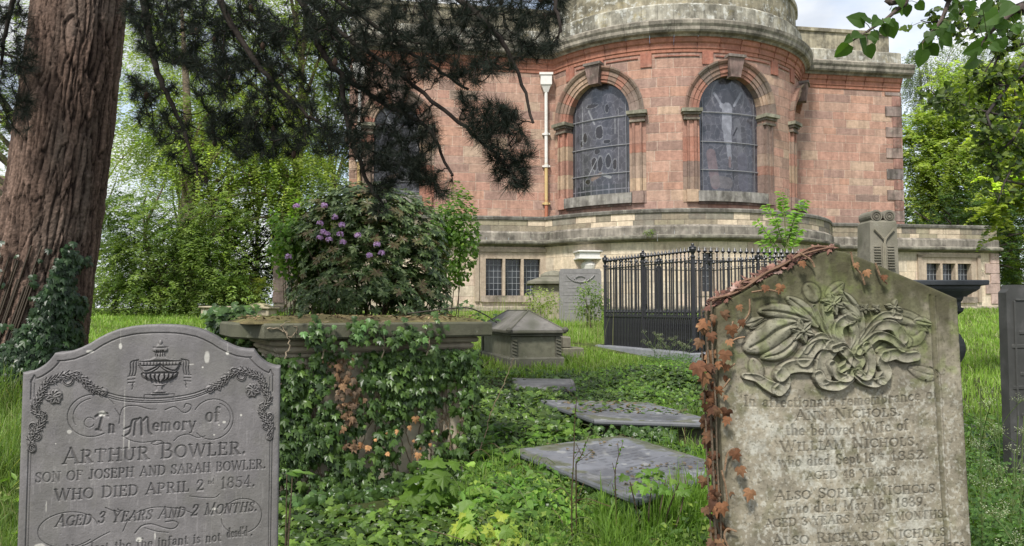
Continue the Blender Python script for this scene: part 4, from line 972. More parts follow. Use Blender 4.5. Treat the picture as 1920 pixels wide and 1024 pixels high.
leafy([(290, 295), (420, 300), (560, 330), (680, 370)], 62, .026); leafy([(530, 190), (620, 260), (720, 360), (760, 430)], 55, .022)
leafy([(170, 610), (300, 545), (420, 460), (560, 400)], 105, .030); leafy([(290, 692), (420, 660), (520, 590), (560, 530)], 55, .030)
band([(960, 640), (880, 520), (800, 420), (740, 260)], 34, .022, 22); band([(980, 640), (900, 500), (860, 400), (850, 260)], 40, .026, 46)
band([(950, 600), (930, 480), (960, 400), (1050, 360)], 40, .032, 50); band([(1060, 640), (1110, 540), (1130, 420), (1120, 270)], 46, .028, 30)
band([(1080, 640), (1160, 520), (1250, 400), (1350, 330), (1480, 345)], 40, .024, 26); band([(1090, 650), (1180, 540), (1300, 430), (1420, 430), (1490, 540)], 38, .026, 50)
band([(1100, 640), (1190, 560), (1280, 510), (1380, 540), (1480, 620)], 42, .036, 36); band([(1040, 640), (1070, 560), (1075, 480), (1060, 420)], 30, .03, 34)
leafy([(1110, 350), (1060, 240), (985, 130)], 50, .032); leafy([(980, 240), (1050, 310), (1120, 370)], 55, .03); leafy([(700, 80), (740, 140), (760, 200)], 60, .012)
leafy([(1000, 60), (940, 110), (860, 160)], 46, .01)
rosette(900, 235, 92, 6, .034); rosette(620, 470, 100, 6, .036); rosette(1180, 275, 46, 5, .026); rosette(1280, 275, 40, 5, .026); rosette(1440, 265, 72, 4, .02)
band([(620, 720), (680, 640), (760, 580), (860, 590)], 62, .036, 48, vein=.3); band([(640, 640), (700, 560), (790, 510), (850, 590)], 26, .03, 30)
band([(120, 850), (220, 870), (310, 930), (400, 975)], 26, .026, 56, flat=.5); band([(400, 975), (450, 920), (430, 840)], 50, .030, 58, flat=.4); band([(420, 850), (480, 790), (580, 765), (700, 770)], 54, .032, 60, flat=.5)
leafy([(200, 720), (230, 800), (260, 870)], 50, .012)
band([(880, 600), (820, 680), (780, 780), (790, 870)], 62, .030, 66, flat=.4); band([(740, 850), (780, 920), (900, 940), (1010, 880)], 46, .036, 40, flat=.3)
band([(860, 760), (900, 850), (980, 870), (1010, 820)], 40, .042, 36, flat=.3); band([(880, 620), (960, 600), (1000, 680), (980, 760), (930, 800)], 34, .044, 30)
band([(960, 640), (1010, 700), (1060, 760), (1080, 830)], 40, .046, 34); band([(1060, 830), (1130, 890), (1220, 920), (1290, 900)], 44, .036, 36, flat=.3)
band([(1100, 620), (1080, 680), (1120, 720), (1080, 800)], 30, .034, 30); band([(1160, 600), (1190, 700), (1190, 800), (1140, 860), (1080, 820)], 40, .042, 36, flat=.2)
band([(1290, 890), (1330, 820), (1290, 740), (1330, 680)], 50, .034, 40, flat=.4); band([(1330, 690), (1420, 670), (1500, 700), (1600, 690)], 52, .030, 44, flat=.5)
for pts in ([(1740, 790), (1800, 820), (1835, 860)], [(1690, 900), (1700, 930)]): cv.groove(Z(pts), 1.6, .004, .6)
cv.groove([(1741, 560), (1743, 800), (1745, 1036)], 3.0, .004, .25); cv.groove([(1752, 562), (1754, 800), (1755, 1036)], 1.2, .003, .25); cv.groove([(1368, 640), (1366, 700)], 1.2, .002, .2)
tx = cv.text
A_ = dict(depth=.0028, tagv=1)
def t2(s, x0, x1, b, h, **k): tx(s, x0 - 3, x1 - 3, b, h, k.pop('depth', .003), k.pop('carve_shade', .68), 1, wt=(.10, .04), **k)
t2('In affectionate remembrance of', 1388, 1750, 760, 19, caps=False, curve=-7); t2('ANN NICHOLS.', 1480, 1680, 783, 17.5, small=.8); t2('the beloved Wife of', 1462, 1692, 813, 19, caps=False, curve=-4)
t2('WILLIAM NICHOLS.', 1450, 1710, 839, 18, small=.82); t2('who died Sept', 1446, 1598, 867, 18, caps=False); t2('18', 1604, 1626, 866, 16); t2('th', 1630, 1642, 858, 9, caps=False); t2('1852.', 1654, 1728, 865, 16)
t2('AGED 48 YEARS.', 1495, 1670, 892, 13.5, small=1); t2('ALSO SOPHIA NICHOLS', 1436, 1736, 927, 17.5, small=.82); t2('who died May 16', 1456, 1638, 952, 17.5, caps=False); t2('th', 1640, 1652, 944, 9, caps=False); t2('1839.', 1658, 1718, 951, 16)
t2('AGED 3 YEARS AND 5 MONTHS.', 1416, 1754, 975, 14, small=1); t2('ALSO RICHARD NICHOLS', 1428, 1752, 1008, 17.5, small=.82); t2('who died 1850, Aged 5 Years.', 1432, 1792, 1032, 16, caps=False)
cv.H = np.where(cv.H > 0, cv.H * .62, cv.H); cv.H += .006 * (fbm(cv.X * .012, cv.Y * .012, 3, 3) - .5) + .0022 * (fbm(cv.X * .12, cv.Y * .12, 5, 3) - .5)
def col2(X, Y, D, H):
    n = fbm(X * .02, Y * .02, 2, 5); s_ = fbm(X * .06, Y * .01, 9, 4); m1 = fbm(X * .045 + 9, Y * .045, 1, 5)
    c = np.array((.225, .20, .15))[None] * (.5 + 1. * n)[..., None]
    top = np.clip((720 - Y) / 200, 0, 1)
    gr = np.clip(top * 1.3 + (m1 - .5) * 2.4, 0, 1)[..., None] * .7; c = c * (1 - gr) + np.array((.085, .09, .035)) * gr
    relf = np.clip(H / .014, 0, 1)[..., None]; gy = np.array((.22, .215, .165)); c = c * (1 - relf * .5) + gy * 1.1 * relf * .5  # relief tops paled in colour, as painted highlights
    g3 = (np.clip((fbm(X * .05 + 3, Y * .05, 8, 4) - .5) * 6, 0, 1) * np.clip((760 - Y) / 60, 0, 1))[..., None] * .4; c = c * (1 - g3) + np.array((.15, .19, .05)) * g3
    out_ = np.clip((Y - np.interp(X, _pu, _pv)) / 80, 0, 1); dk = np.clip((1 - out_) * 1.25 + (s_ - .5) * 2.2, 0, 1)[..., None] * .8 * np.clip((700 - Y) / 60, 0, 1)[..., None]
    c = c * (1 - dk) + np.array((.05, .045, .025)) * dk
    zone = np.clip((Y - 745) / 30, 0, 1) * np.clip((1728 - X) / 22, 0, 1) * np.clip((X - 1362) / 30, 0, 1)
    lich = (np.clip((fbm(X * .03, Y * .03, 21, 6) * .6 + fbm(X * .16, Y * .12, 27, 5) * .4 - .475) * 6, 0, 1) * zone)[..., None] * .68; c = c * (1 - lich) + np.array((.42, .41, .35)) * lich
    l2 = (np.clip((fbm(X * .22, Y * .18, 31, 5) - .57) * 9, 0, 1) * np.clip((Y - 690) / 60, 0, 1))[..., None] * .5; c = c * (1 - l2) + np.array((.45, .44, .38)) * l2
    lf = (np.clip(1 - (X - 1341) / 40, 0, 1) * .65)[..., None]; c = c * (1 - lf) + np.array((.10, .085, .05)) * lf
    rt = ((np.abs(X - 1745 - 4 * (s_ - .5)) < 4) * .5 + np.clip((X - 1772) / 20, 0, 1) * (s_ > .5) * .4)[..., None]; c = c * (1 - rt) + np.array((.075, .07, .035)) * rt
    sp = np.clip((fbm(X * .25, Y * .25, 41, 3) - .66) * 10, 0, 1)[..., None] * .5; c = c * (1 - sp) + np.array((.06, .055, .035)) * sp
    return c * (1 - .72 * D[..., None])  # painted shade in letters and relief crevices
og = P(1562, 468, 2.6)
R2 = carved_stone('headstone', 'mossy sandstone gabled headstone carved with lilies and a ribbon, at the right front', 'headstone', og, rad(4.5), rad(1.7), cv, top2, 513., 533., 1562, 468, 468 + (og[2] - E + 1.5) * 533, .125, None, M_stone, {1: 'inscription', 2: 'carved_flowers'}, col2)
# ================================================================ TOMBS
def poly_slab(g, pts, z0, z1, col, M, bev=.012):
    """polygon slab with a small chamfer on the top and bottom rims"""
    pts = np.array(pts, float); n = len(pts); c = pts.mean(0)
    ins = c + (pts - c) * (1 - bev / np.linalg.norm(pts - c, axis=1, keepdims=True) * 1.4)
    rings = [(ins, z0), (pts, z0 + bev), (pts, z1 - bev), (ins, z1)]
    V = np.concatenate([np.concatenate([p, np.full((n, 1), z)], 1) for p, z in rings]); Fc = []
    for k in range(3):
        for i in range(n): j = (i + 1) % n; Fc.append([k * n + i, k * n + j, (k + 1) * n + j, (k + 1) * n + i])
    Fc.append(list(range(n))[::-1]); Fc.append([3 * n + i for i in range(n)])
    g.add(M(V), Fc, col)
def rect(u0, u1, v0, v1): return [(u0, v0), (u1, v0), (u1, v1), (u0, v1)]
def z_(r): return E + r
# ---- ivy covered chest tomb
CT = rad(27.7); CO_ = (-1.469, 4.4, 0); Mc = frame_map(CO_, CT)
ctomb = empty('chest_tomb', (-1.0, 5.0, float(ground(-1., 5.))), 'pale stone chest tomb smothered in ivy under a thick slab lid', 'tomb')
g = G(); poly_slab(g, [(0, 0), (1.505, 0), (1.505, 1.0), (-.14, 1.0), (-.14, .42)], z_(-.185), z_(-.085), (.092, .09, .062), Mc, .012)
g.build('lid', M_tombtop, ctomb)
g = G(); poly_slab(g, rect(.05, 1.43, .06, .93), z_(-.225), z_(-.187), (.22, .19, .14), Mc, .01); poly_slab(g, rect(.075, 1.405, .085, .9), z_(-.27), z_(-.227), (.27, .23, .17), Mc, .014); poly_slab(g, rect(.1, 1.38, .11, .88), z_(-.30), z_(-.272), (.3, .26, .19), Mc, .006)
g.build('cornice', M_tombtop, ctomb)
g = G(); ps = (.52, .45, .34)
poly_slab(g, rect(.15, 1.33, .16, .83), z_(-1.2), z_(-.302), ps, Mc, .004)
for u in (.12, 1.2): 
    for v in (.13, .71): poly_slab(g, rect(u, u + .16, v, v + .15), z_(-1.2), z_(-.303), (.48, .41, .31), Mc, .01)
g.build('side_panel', M_stone, ctomb)
g = G(); poly_slab(g, rect(.03, 1.47, .04, .95), z_(-1.35), z_(-1.18), (.2, .18, .13), Mc, .02); g.build('plinth', M_tombtop, ctomb)
# ---- hipped tomb
HT = rad(15); Mh = frame_map((-.043, 10.0, 0), HT)
ht = empty('hipped_tomb', (.3, 10.9, float(ground(.3, 10.9))), 'grey stone tomb with a hipped lid and carved corners, low in the middle', 'tomb')
dkst = (.105, .10, .08)
g = G(); poly_slab(g, rect(0, .82, 0, 2.0), z_(-.335), z_(-.29), dkst, Mh, .012); poly_slab(g, rect(.04, .78, .04, 1.96), z_(-.37), z_(-.337), (.12, .115, .09), Mh, .008)
zz = z_(-.288); zr = z_(-.015)
V = [(0.01, .01, zz), (.81, .01, zz), (.81, 1.99, zz), (.01, 1.99, zz), (.41, .45, zr), (.41, 1.6, zr)]
g.add(Mh(np.array(V)), [[0, 1, 4], [1, 2, 5, 4], [2, 3, 5], [3, 0, 4, 5]], (.16, .15, .135))
for a, b in ((0, 4), (1, 4), (4, 5), (2, 5), (3, 5)): tube(g, Mh(np.array([V[a], V[b]])), .013, 6, (.12, .115, .09))
for k in (0, 1, 2, 3): lathe(g, [(0, -.03), (.035, -.02), (.045, .01), (.03, .035), (0, .045)], Mh(np.array([V[k]]))[0], 10, dkst)
g.build('lid', M_tombtop, ht)
g = G(); poly_slab(g, rect(.08, .74, .08, 1.92), z_(-.8), z_(-.372), (.15, .145, .105), Mh, .006)
for u in (.055, .685):
    for v in (.055, 1.865): poly_slab(g, rect(u, u + .08, v, v + .08), z_(-.72), z_(-.373), (.12, .115, .09), Mh, .012)
for u in (.055, .685):
    for k in range(6): tube(g, Mh(np.array([(u + .01, .052, z_(-.42 - k * .045)), (u + .07, .048, z_(-.44 - k * .045))])), .01, 5, (.1, .095, .07))
g.build('body', M_tombtop, ht)
g = G(); poly_slab(g, rect(.02, .8, .02, 1.98), z_(-.90), z_(-.655), (.12, .115, .09), Mh, .02); g.build('plinth', M_tombtop, ht)
# ---- small kerb stone beyond it
g = G(); M0 = frame_map((.78, 11.3, 0), rad(8)); poly_slab(g, rect(0, .32, 0, .5), float(ground(.9, 11.4)) - .05, z_(-.59), (.16, .15, .11), M0, .015)
poly_slab(g, rect(.0, .12, .02, .45), z_(-.589), z_(-.42), (.17, .155, .12), M0, .015)
tag(g.build('low_kerb_stone', M_tombtop, None, loc=(.9, 11.4, float(ground(.9, 11.4)))), 'low stepped block of stone in the grass just right of the hipped tomb', 'stone')
# ---- three ledgers
LEDG = [[P(1197, 930, 3.93)[:2], P(1372, 905, 4.72)[:2], P(1168, 812, 5.92)[:2], P(960, 839, 5.3)[:2]],
        [P(1114, 783, 5.88)[:2], P(1362, 792, 5.66)[:2], P(1215, 752, 6.95)[:2], P(1010, 748, 7.12)[:2]],
        [P(965, 719, 8.0)[:2], P(1080, 722, 7.85)[:2], P(1075, 704, 8.95)[:2], P(960, 702, 9.1)[:2]]]
def skirt(g, pts, z0, z1, n, out=.05):
    pts = np.array(pts, float); c = pts.mean(0)
    for i in range(4):
        p, q = pts[i], pts[(i + 1) % 4]; m = int(n * np.linalg.norm(q - p)); t = RN.random(m)[:, None]; nn_ = norm(np.array([(q - p)[1], -(q - p)[0]])); e = p * (1 - t) + q * t - nn_ * .03 + nn_ * out * RN.random((m, 1))
        z = z0 + (z1 - z0) * RN.random(m); k = vn(e[:, 0] * 3, e[:, 1] * 3, 2) > .3; V = np.concatenate([e, z[:, None]], 1)[k]; m = len(V)
        leaves(g, 'ivy', V, np.append(nn_, .5)[None] + rv(m) * .5, np.array([0, 0, -1.]) + rv(m) * .7, .035 + .03 * RN.random(m), mixcol([(.024, .05, .012), (.045, .09, .018), (.075, .13, .03)], m))
SKIRT = G()
def ledger(pts, ztop, th, label, col, base=.12, text=None):
    pts = np.array(pts, float); c = pts.mean(0)
    gz = float(ground(c[0], c[1])); r = empty('ledger_stone', (c[0], c[1], gz), label, 'grave slab')
    Id = lambda V: np.asarray(V)
    g = G(); n = len(pts)
    # top sheet as a fine grid so it can carry wear and letters
    m = 150; a, b = np.meshgrid(np.linspace(0, 1, m), np.linspace(0, 1, m), indexing='ij')
    Q = (1 - a)[..., None] * (1 - b)[..., None] * pts[0] + a[..., None] * (1 - b)[..., None] * pts[1] + a[..., None] * b[..., None] * pts[2] + (1 - a)[..., None] * b[..., None] * pts[3]
    ed = np.minimum(np.minimum(a, 1 - a), np.minimum(b, 1 - b)) * 1.2
    H = np.zeros_like(a) + .006 * (fbm(Q[..., 0] * 3, Q[..., 1] * 3, 4) - .5) - .006 * np.exp(-ed / .01)
    D = np.exp(-((ed - .07) / .006) ** 2); H -= .003 * D
    if text:
        rng = np.random.default_rng(3)
        for k in range(16):
            y = .1 + k * .05; row = np.abs(b - y) < .008
            mk = (vn(a * 46 + k * 9, k) > .45) & row & (a > .14 + .1 * (k % 3)) & (a < .86 - .1 * (k % 3)); H[mk] -= .002; D = np.maximum(D, mk * .8)
    nz_ = fbm(Q[..., 0] * 3, Q[..., 1] * 3, 8, 6)
    C = np.array(col) * (.75 + .5 * nz_)[..., None] * (1 - .45 * D[..., None])
    lc = np.clip((fbm(Q[..., 0] * 14, Q[..., 1] * 14, 2) - .68) * 14, 0, 1)[..., None] * .5; C = C * (1 - lc) + np.array((.3, .3, .28)) * lc
    ms = (np.clip((fbm(Q[..., 0] * 7, Q[..., 1] * 7, 12, 5) - .42 - ed * 1.1) * 9, 0, 1) * .75)[..., None]; C = C * (1 - ms) + np.array((.075, .08, .03)) * ms
    dm = (np.clip((fbm(Q[..., 0] * 2.5, Q[..., 1] * 2.5, 22, 4) - .5) * 6, 0, 1) * .35)[..., None]; C = C * (1 - dm)
    g.add(np.concatenate([Q, (ztop + H)[..., None]], -1), grid_faces(m, m), C.reshape(-1, 3))
    for i in range(4):
        p, q = pts[i], pts[(i + 1) % 4]; t = np.linspace(0, 1, 12)[:, None]; e = p * (1 - t) + q * t; nn_ = np.array([(q - p)[1], -(q - p)[0]]); nn_ = nn_ / np.linalg.norm(nn_)
        rows = [np.concatenate([e + nn_ * o, np.full((12, 1), ztop + dz)], 1) for o, dz in ((0, -.0062), (.005, -.02), (.004, -th + .015), (-.012, -th))]
        g.add(np.stack(rows, 1), grid_faces(12, 4), np.array(col) * .8)
    g.add(np.concatenate([pts * .98 + c * .02, np.full((4, 1), ztop - th)], 1), [[3, 2, 1, 0]], np.array(col) * .7)
    g.build('slab', M_slate, r); skirt(SKIRT, pts, gz - .05, ztop - .04, 330)
    g = G(); q = c + (pts - c) * .86; poly_slab(g, q, gz - .15, ztop - th - .002, (.06, .055, .04), Id, .01); g.build('base_course', M_tombtop, r)
    return r
ledger(LEDG[0], z_(-.99), .05, 'large bare slate grave slab lying level at the front centre', (.145, .15, .165), text=True)
ledger(LEDG[1], z_(-.862), .05, 'slate grave slab edged with ivy, just behind the large front slab', (.13, .135, .145))
ledger(LEDG[2], z_(-.835), .05, 'small grave slab half buried in ivy, farthest of the three', (.17, .165, .16))
# ---- railed enclosure
A_, B_ = np.array((2.62, 10.7)), np.array((1.64, 13.0)); C_ = np.array((4.62, 11.25)); D_ = B_ + C_ - A_
rc = (A_ + D_) / 2
rail = empty('railed_enclosure', (rc[0], rc[1], float(ground(*rc))), 'black iron grave railings with spear tops on a stone kerb', 'railings')
K = (.022, .022, .025)
KZ = -.62
for p, q in ((A_, B_), (A_, C_), (B_, D_), (C_, D_)):
    d = (q - p) / np.linalg.norm(q - p); ln = np.linalg.norm(q - p); M_ = frame_map((p[0], p[1], 0), math.atan2(d[1], d[0]))
    g = G(); half_ = ln / 2
    for a, b in ((-.13, half_ - .003), (half_ + .003, ln + .13)): poly_slab(g, rect(a, b, -.14, .14), z_(-1.05), z_(KZ), (.22, .225, .245), M_, .02)
    g.build('kerb', M_slate, rail)
    g = G(); box(g, (0, -.02, z_(.70)), (ln, .02, z_(.715)), K, .003, M_); g.build('top_rail', M_iron, rail)
    g = G(); box(g, (0, -.022, z_(-.128)), (ln, .022, z_(-.108)), K, .003, M_); g.build('bottom_rail', M_iron, rail)
bp = [(.0135, KZ), (.0135, .73), (.014, .735), (.018, .75), (.010, .765), (.009, .79), (.014, .80), (.009, .81), (.012, .825), (.040, .845), (.026, .856), (.020, .87), (.012, .89), (0, .915)]
g = G(); lathe(g, bp, (0, 0, 0), 8, K); bar0 = g.build('bar', M_iron, rail); bar0.location = (0, 0, 0)
g = G(); lathe(g, [(.0115, KZ), (.0115, -.10), (.011, -.09), (.007, -.07), (.022, -.045), (.012, -.02), (0, .015)], (0, 0, 0), 6, K); sb0 = g.build('short_bar', M_iron, rail)
g = G(); box(g, (-.027, -.027, KZ), (.027, .027, .74), K, .004)
post0 = g.build('post', M_iron, rail)
g = G(); lathe(g, [(.03, .74), (.038, .75), (.038, .77), (.02, .785), (.022, .80), (.045, .84), (.055, .875), (.05, .89), (.058, .9), (.03, .915), (.018, .925), (.024, .94), (.016, .955), (0, .965)], (0, 0, 0), 12, K); fin0 = g.build('urn_finial', M_iron, post0)
cp = world_loc(rail)
def put(o, xy, first):
    c = o if first else o.copy()
    if not first: COL.objects.link(c)
    c.parent = rail; c.location = (xy[0] - cp[0], xy[1] - cp[1], E - cp[2]); return c
f1_ = f2_ = True
for p, q in ((A_, B_), (A_, C_), (B_, D_), (C_, D_)):
    ln = np.linalg.norm(q - p); n = int(round(ln / .098))
    for i in range(1, n):
        put(bar0, p + (q - p) * i / n, f1_); f1_ = False
    for i in range(n):
        put(sb0, p + (q - p) * (i + .5) / n, f2_); f2_ = False
fin0.location = (0, 0, 0); ff = True
for xy in (A_, B_, C_, D_, (A_ + B_) / 2 + (B_ - A_) * .02, (B_ + D_) / 2, (C_ + D_) / 2):
    c = put(post0, xy, ff)
    if not ff: f = fin0.copy(); COL.objects.link(f); f.parent = c
    ff = False
g = G(); q = B_ + (D_ - B_) * .06 + (A_ - B_) * .12; q = P(1208, 562, 13.1)
box(g, (q[0] - .05, q[1] - .02, q[2] - .09), (q[0] + .05, q[1] + .02, q[2] + .07), K, .006); g.build('lock_box', M_iron, rail)
g = G(); M_ = frame_map((rc[0], rc[1], 0), math.atan2(*(B_ - A_)[::-1])); poly_slab(g, rect(-1.06, 1.06, -.74, .74), float(ground(*rc)) - .05, z_(-.24), (.035, .04, .026), M_, .02); poly_slab(g, rect(-1.1, 1.1, -.8, .8), z_(-.239), z_(-.15), (.045, .05, .032), M_, .02)
tag(g.build('low_tomb', M_tombtop, None, loc=(rc[0], rc[1], float(ground(*rc)))), 'dark mossy low tomb inside the black railings', 'tomb')
# ---- upright stones farther off
def plain_stone(name, px0, px1, ytop, d, th, label, col, mat, yaw=0, ear=.03, border=True):
    a = P(px0, ytop, d); b = P(px1, ytop, d); W_ = (b[0] - a[0]) / math.cos(yaw); gz = float(ground((a[0] + b[0]) / 2, d)); h = a[2] - gz
    r = empty(name, ((a[0] + b[0]) / 2, d, gz), label, 'headstone')
    M_ = frame_map((a[0], d, gz), yaw); g = G()
    ol = [(0, -.1), (0, h - ear * 1.6), (ear * .6, h - ear * .9), (ear, h), (W_ - ear, h), (W_ - ear * .6, h - ear * .9), (W_, h - ear * 1.6), (W_, -.1)]
    f = np.array([(x, 0, z) for x, z in ol]); k = np.array([(x, th, z) for x, z in ol]); n = len(ol)
    g.add(M_(np.vstack([f, k])), [list(range(n))[::-1], [n + i for i in range(n)]] + [[i, (i + 1) % n, n + (i + 1) % n, n + i] for i in range(n)], col)
    g.build('slab', mat, r)
    g = G(); dkc = np.array(col) * 1.15; t = .012; e = .05 * W_ / .7
    for x0, x1, z0, z1 in ((e, e + t, .0, h - .1), (W_ - e - t, W_ - e, .0, h - .1), (e + t, W_ - e - t, h - .1, h - .1 + t)): box(g, (x0, -.008, z0), (x1, .01, z1), dkc, .003, M_)
    zz = h - .2; k = 0
    while zz > h * .2:
        ww = W_ * (.3 + .08 * (k % 3)); box(g, (W_ / 2 - ww, -.005, zz - .025), (W_ / 2 + ww, .01, zz), dkc * (.8 if k % 2 else 1), .004, M_); zz -= .085; k += 1
    g.build('raised_border', mat, r); return r, M_, W_, h
plain_stone('headstone', 1886, 2075, 534, 4.6, .07, 'near-black slate headstone cut off by the right edge of the frame', (.042, .042, .038), M_slate, rad(4))
r, M_, W_, h = plain_stone('headstone', 1049, 1128, 504, 18, .1, 'tall grey headstone with a carved wreath, standing before the crypt wall', (.19, .18, .175), M_slate, rad(3), ear=.04)
g = G()
for k in range(10):
    a = k * math.pi / 5; tube(g, M_(np.array([(W_ / 2 + .13 * math.cos(a), -.01, h - .25 + .08 * math.sin(a)), (W_ / 2 + .13 * math.cos(a + .7) * 1.2, -.015, h - .25 + .08 * math.sin(a + .7))])), .018, 5, (.2, .19, .185))
for k in (-1, 1): tube(g, M_(smooth_path([(W_ / 2, -.01, h - .33), (W_ / 2 + k * .15, -.012, h - .3), (W_ / 2 + k * .28, -.012, h - .22), (W_ / 2 + k * .34, -.01, h - .15)])), .016, 5, (.2, .19, .185))
g.build('carved_wreath', M_slate, r)
# domed tomb behind it
q = P(1040, 580, 19); gz = float(ground(q[0], 19)); dt = empty('domed_tomb', (q[0], 19.6, gz), 'pale tomb with a spreading lid and domed cap, half hidden behind the tall headstone', 'tomb'); M_ = frame_map((q[0], 19, 0), 0)
g = G(); poly_slab(g, rect(-.52, .5, .1, 1.5), gz - .1, zat(532, 19), (.30, .26, .2), M_, .03); g.build('body', M_tombtop, dt)
g = G(); zc = zat(532, 19)
V = [(-.7, -.05, zc), (.7, -.05, zc), (.7, 1.65, zc), (-.7, 1.65, zc), (-.7, -.05, zc + .06), (.7, -.05, zc + .06), (.7, 1.65, zc + .06), (-.7, 1.65, zc + .06), (-.32, .3, zc + .2), (.32, .3, zc + .2), (.32, 1.3, zc + .2), (-.32, 1.3, zc + .2)]
g.add(M_(np.array(V)), [[3, 2, 1, 0], [0, 1, 5, 4], [1, 2, 6, 5], [2, 3, 7, 6], [3, 0, 4, 7], [4, 5, 9, 8], [5, 6, 10, 9], [6, 7, 11, 10], [7, 4, 8, 11], [8, 9, 10, 11]], (.16, .15, .115)); g.build('lid', M_tombtop, dt)
g = G(); lathe(g, [(.3, 0), (.34, .03), (.32, .07), (.22, .13), (.1, .17), (0, .18)], (q[0], 19.8, zc + .2), 16, (.17, .16, .12)); g.build('cap', M_tombtop, dt)
# two far tombs at the left
for k, (px, d, lb) in enumerate(((403, 19.5, 'small pale chest tomb with a flat lid, far off among the trees at left'), (478, 20.5, 'small pale chest tomb with a domed lid, far off beside the flat-lidded one'))):
    q = P(px, 588, d); gz = float(ground(q[0], d)); r = empty('chest_tomb', (q[0], d + .5, gz), lb, 'tomb'); M_ = frame_map((q[0], d, 0), rad(6)); zt = zat(574 + k * 2, d)
    g = G(); poly_slab(g, rect(-.34, .34, .05, 1.2), gz - .1, zt - .06, (.42, .36, .27), M_, .02)
    for u in (-.36, .28): poly_slab(g, rect(u, u + .08, .02, .1), gz - .05, zt - .061, (.40, .34, .25), M_, .01)
    g.build('body', M_tombtop, r)
    g = G(); poly_slab(g, rect(-.42, .42, -.03, 1.28), zt - .058, zt, (.33, .28, .2), M_, .02)
    if k: lathe(g, [(.36, 0), (.33, .05), (.2, .1), (0, .13)], M_(np.array([[0, .5, zt]]))[0], 14, (.34, .3, .2))
    g.build('lid', M_tombtop, r)
# ---- pillar with two rolls
q0 = P(1629, 410, 8.2); q1 = P(1683, 410, 8.2); xc_ = (q0[0] + q1[0]) / 2; gz = float(ground(xc_, 8.2)); zt = zat(413, 8.2)
pil = empty('stone_pillar', (xc_, 8.35, gz), 'tapering grey stone pillar topped by two scroll rolls, behind the gabled headstone', 'monument')
g = G(); hw = .5 * (q1[0] - q0[0]); V = []
for z, k in ((gz - .05, 1.3), (gz + .7, 1.06), (zt - .02, .92), (zt, .86)): V += [(xc_ + a * hw * k, 8.35 + b * hw * k, z) for a, b in ((-1, -1), (1, -1), (1, 1), (-1, 1))]
g.add(V, [[r_ * 4 + i, r_ * 4 + (i + 1) % 4, r_ * 4 + 4 + (i + 1) % 4, r_ * 4 + 4 + i] for r_ in range(3) for i in range(4)] + [[12, 13, 14, 15]], (.20, .185, .145)); g.build('shaft', M_tombtop, pil)
g = G()
for s in (-1, 1):
    tube(g, [(xc_ + s * .072, 8.35 - hw * .9, zt + .05), (xc_ + s * .072, 8.35 + hw * .9, zt + .05)], .066, 18, (.18, .165, .13))
    for rr_ in (.045, .022): tube(g, [(xc_ + s * .072 + rr_ * math.cos(t), 8.35 - hw * .9 - .002, zt + .05 + rr_ * math.sin(t)) for t in np.linspace(0, 2 * math.pi, 14)], .007, 5, (.1, .09, .07))
g.build('scroll_roll', M_tombtop, pil)
g = G(); yf = 8.35 - hw * .97
for pts in ([(-.11, .1), (-.02, .2), (0, .26), (0, .75)], [(.11, .1), (.02, .2), (0, .26)], [(-.018, .26), (-.018, .75)]): tube(g, smooth_path([(xc_ + x, yf - .012 - (z - .1) * .035, zt - z) for x, z in pts], 5), .011, 5, (.22, .2, .15))
for k in range(9):
    for s in (-1, 1): box(g, (xc_ + s * .075 - .04, yf - .008 - k * .003, zt - .3 - k * .03), (xc_ + s * .075 + .035, yf + .05, zt - .29 - k * .03), (.195, .18, .14), .002)
g.build('carved_ribbon', M_tombtop, pil)
# ---- dark pedestal tomb
pd = 6.1; xp = P(1752, 600, pd)[0]; gz = float(ground(xp, pd + .4)); pt = empty('pedestal_tomb', (xp, pd + .44, gz), 'black pedestal tomb with a broad flat top and swelling waist, right of the gabled headstone', 'tomb')
def sq(g, prof, c, col, sub=.2):
    V = []; m = len(prof)
    for r_, z in prof: V += [(c[0] + a * (r_ + sub), c[1] + b * r_, z) for a, b in ((-1, -1), (1, -1), (1, 1), (-1, 1))]
    g.add(V, [[i * 4 + k, i * 4 + (k + 1) % 4, i * 4 + 4 + (k + 1) % 4, i * 4 + 4 + k] for i in range(m - 1) for k in range(4)] + [[(m - 1) * 4 + k for k in range(4)]], col)
sp = np.linspace(0, math.pi, 9); bk = (.03, .033, .032); zz = lambda y: zat(y, pd)
cc_ = (xp - .2, pd + .44)
g = G(); sq(g, [(.33, zz(556)), (.37, zz(548)), (.385, zz(546)), (.405, zz(541)), (.41, zz(536)), (.452, zz(534)), (.455, zz(527)), (.45, zz(525))], cc_, (.05, .055, .06)); g.build('top_slab', M_slate, pt)
g = G(); sq(g, [(.26, zz(604)), (.27, zz(592)), (.29, zz(590)), (.315, zz(584)), (.32, zz(578)), (.305, zz(576)), (.305, zz(566)), (.315, zz(562)), (.32, zz(556.2))], cc_, bk); g.build('neck', M_slate, pt)
g = G(); ang = np.linspace(0, 1, 10); prof = [(.30, gz + .12)] + [(.24 + .085 * math.sin(math.pi * (1 - a)) ** .8 if 0 < a < 1 else .24, zz(700) + (zz(610) - zz(700)) * a) for a in ang] + [(.262, zz(604.5))]
sq(g, prof, cc_, bk); g.build('swelling_die', M_slate, pt)
g = G(); sq(g, [(.42, gz - .05), (.42, gz + .09), (.40, gz + .11), (.32, gz + .12)], cc_, (.045, .047, .042)); g.build('plinth', M_slate, pt)
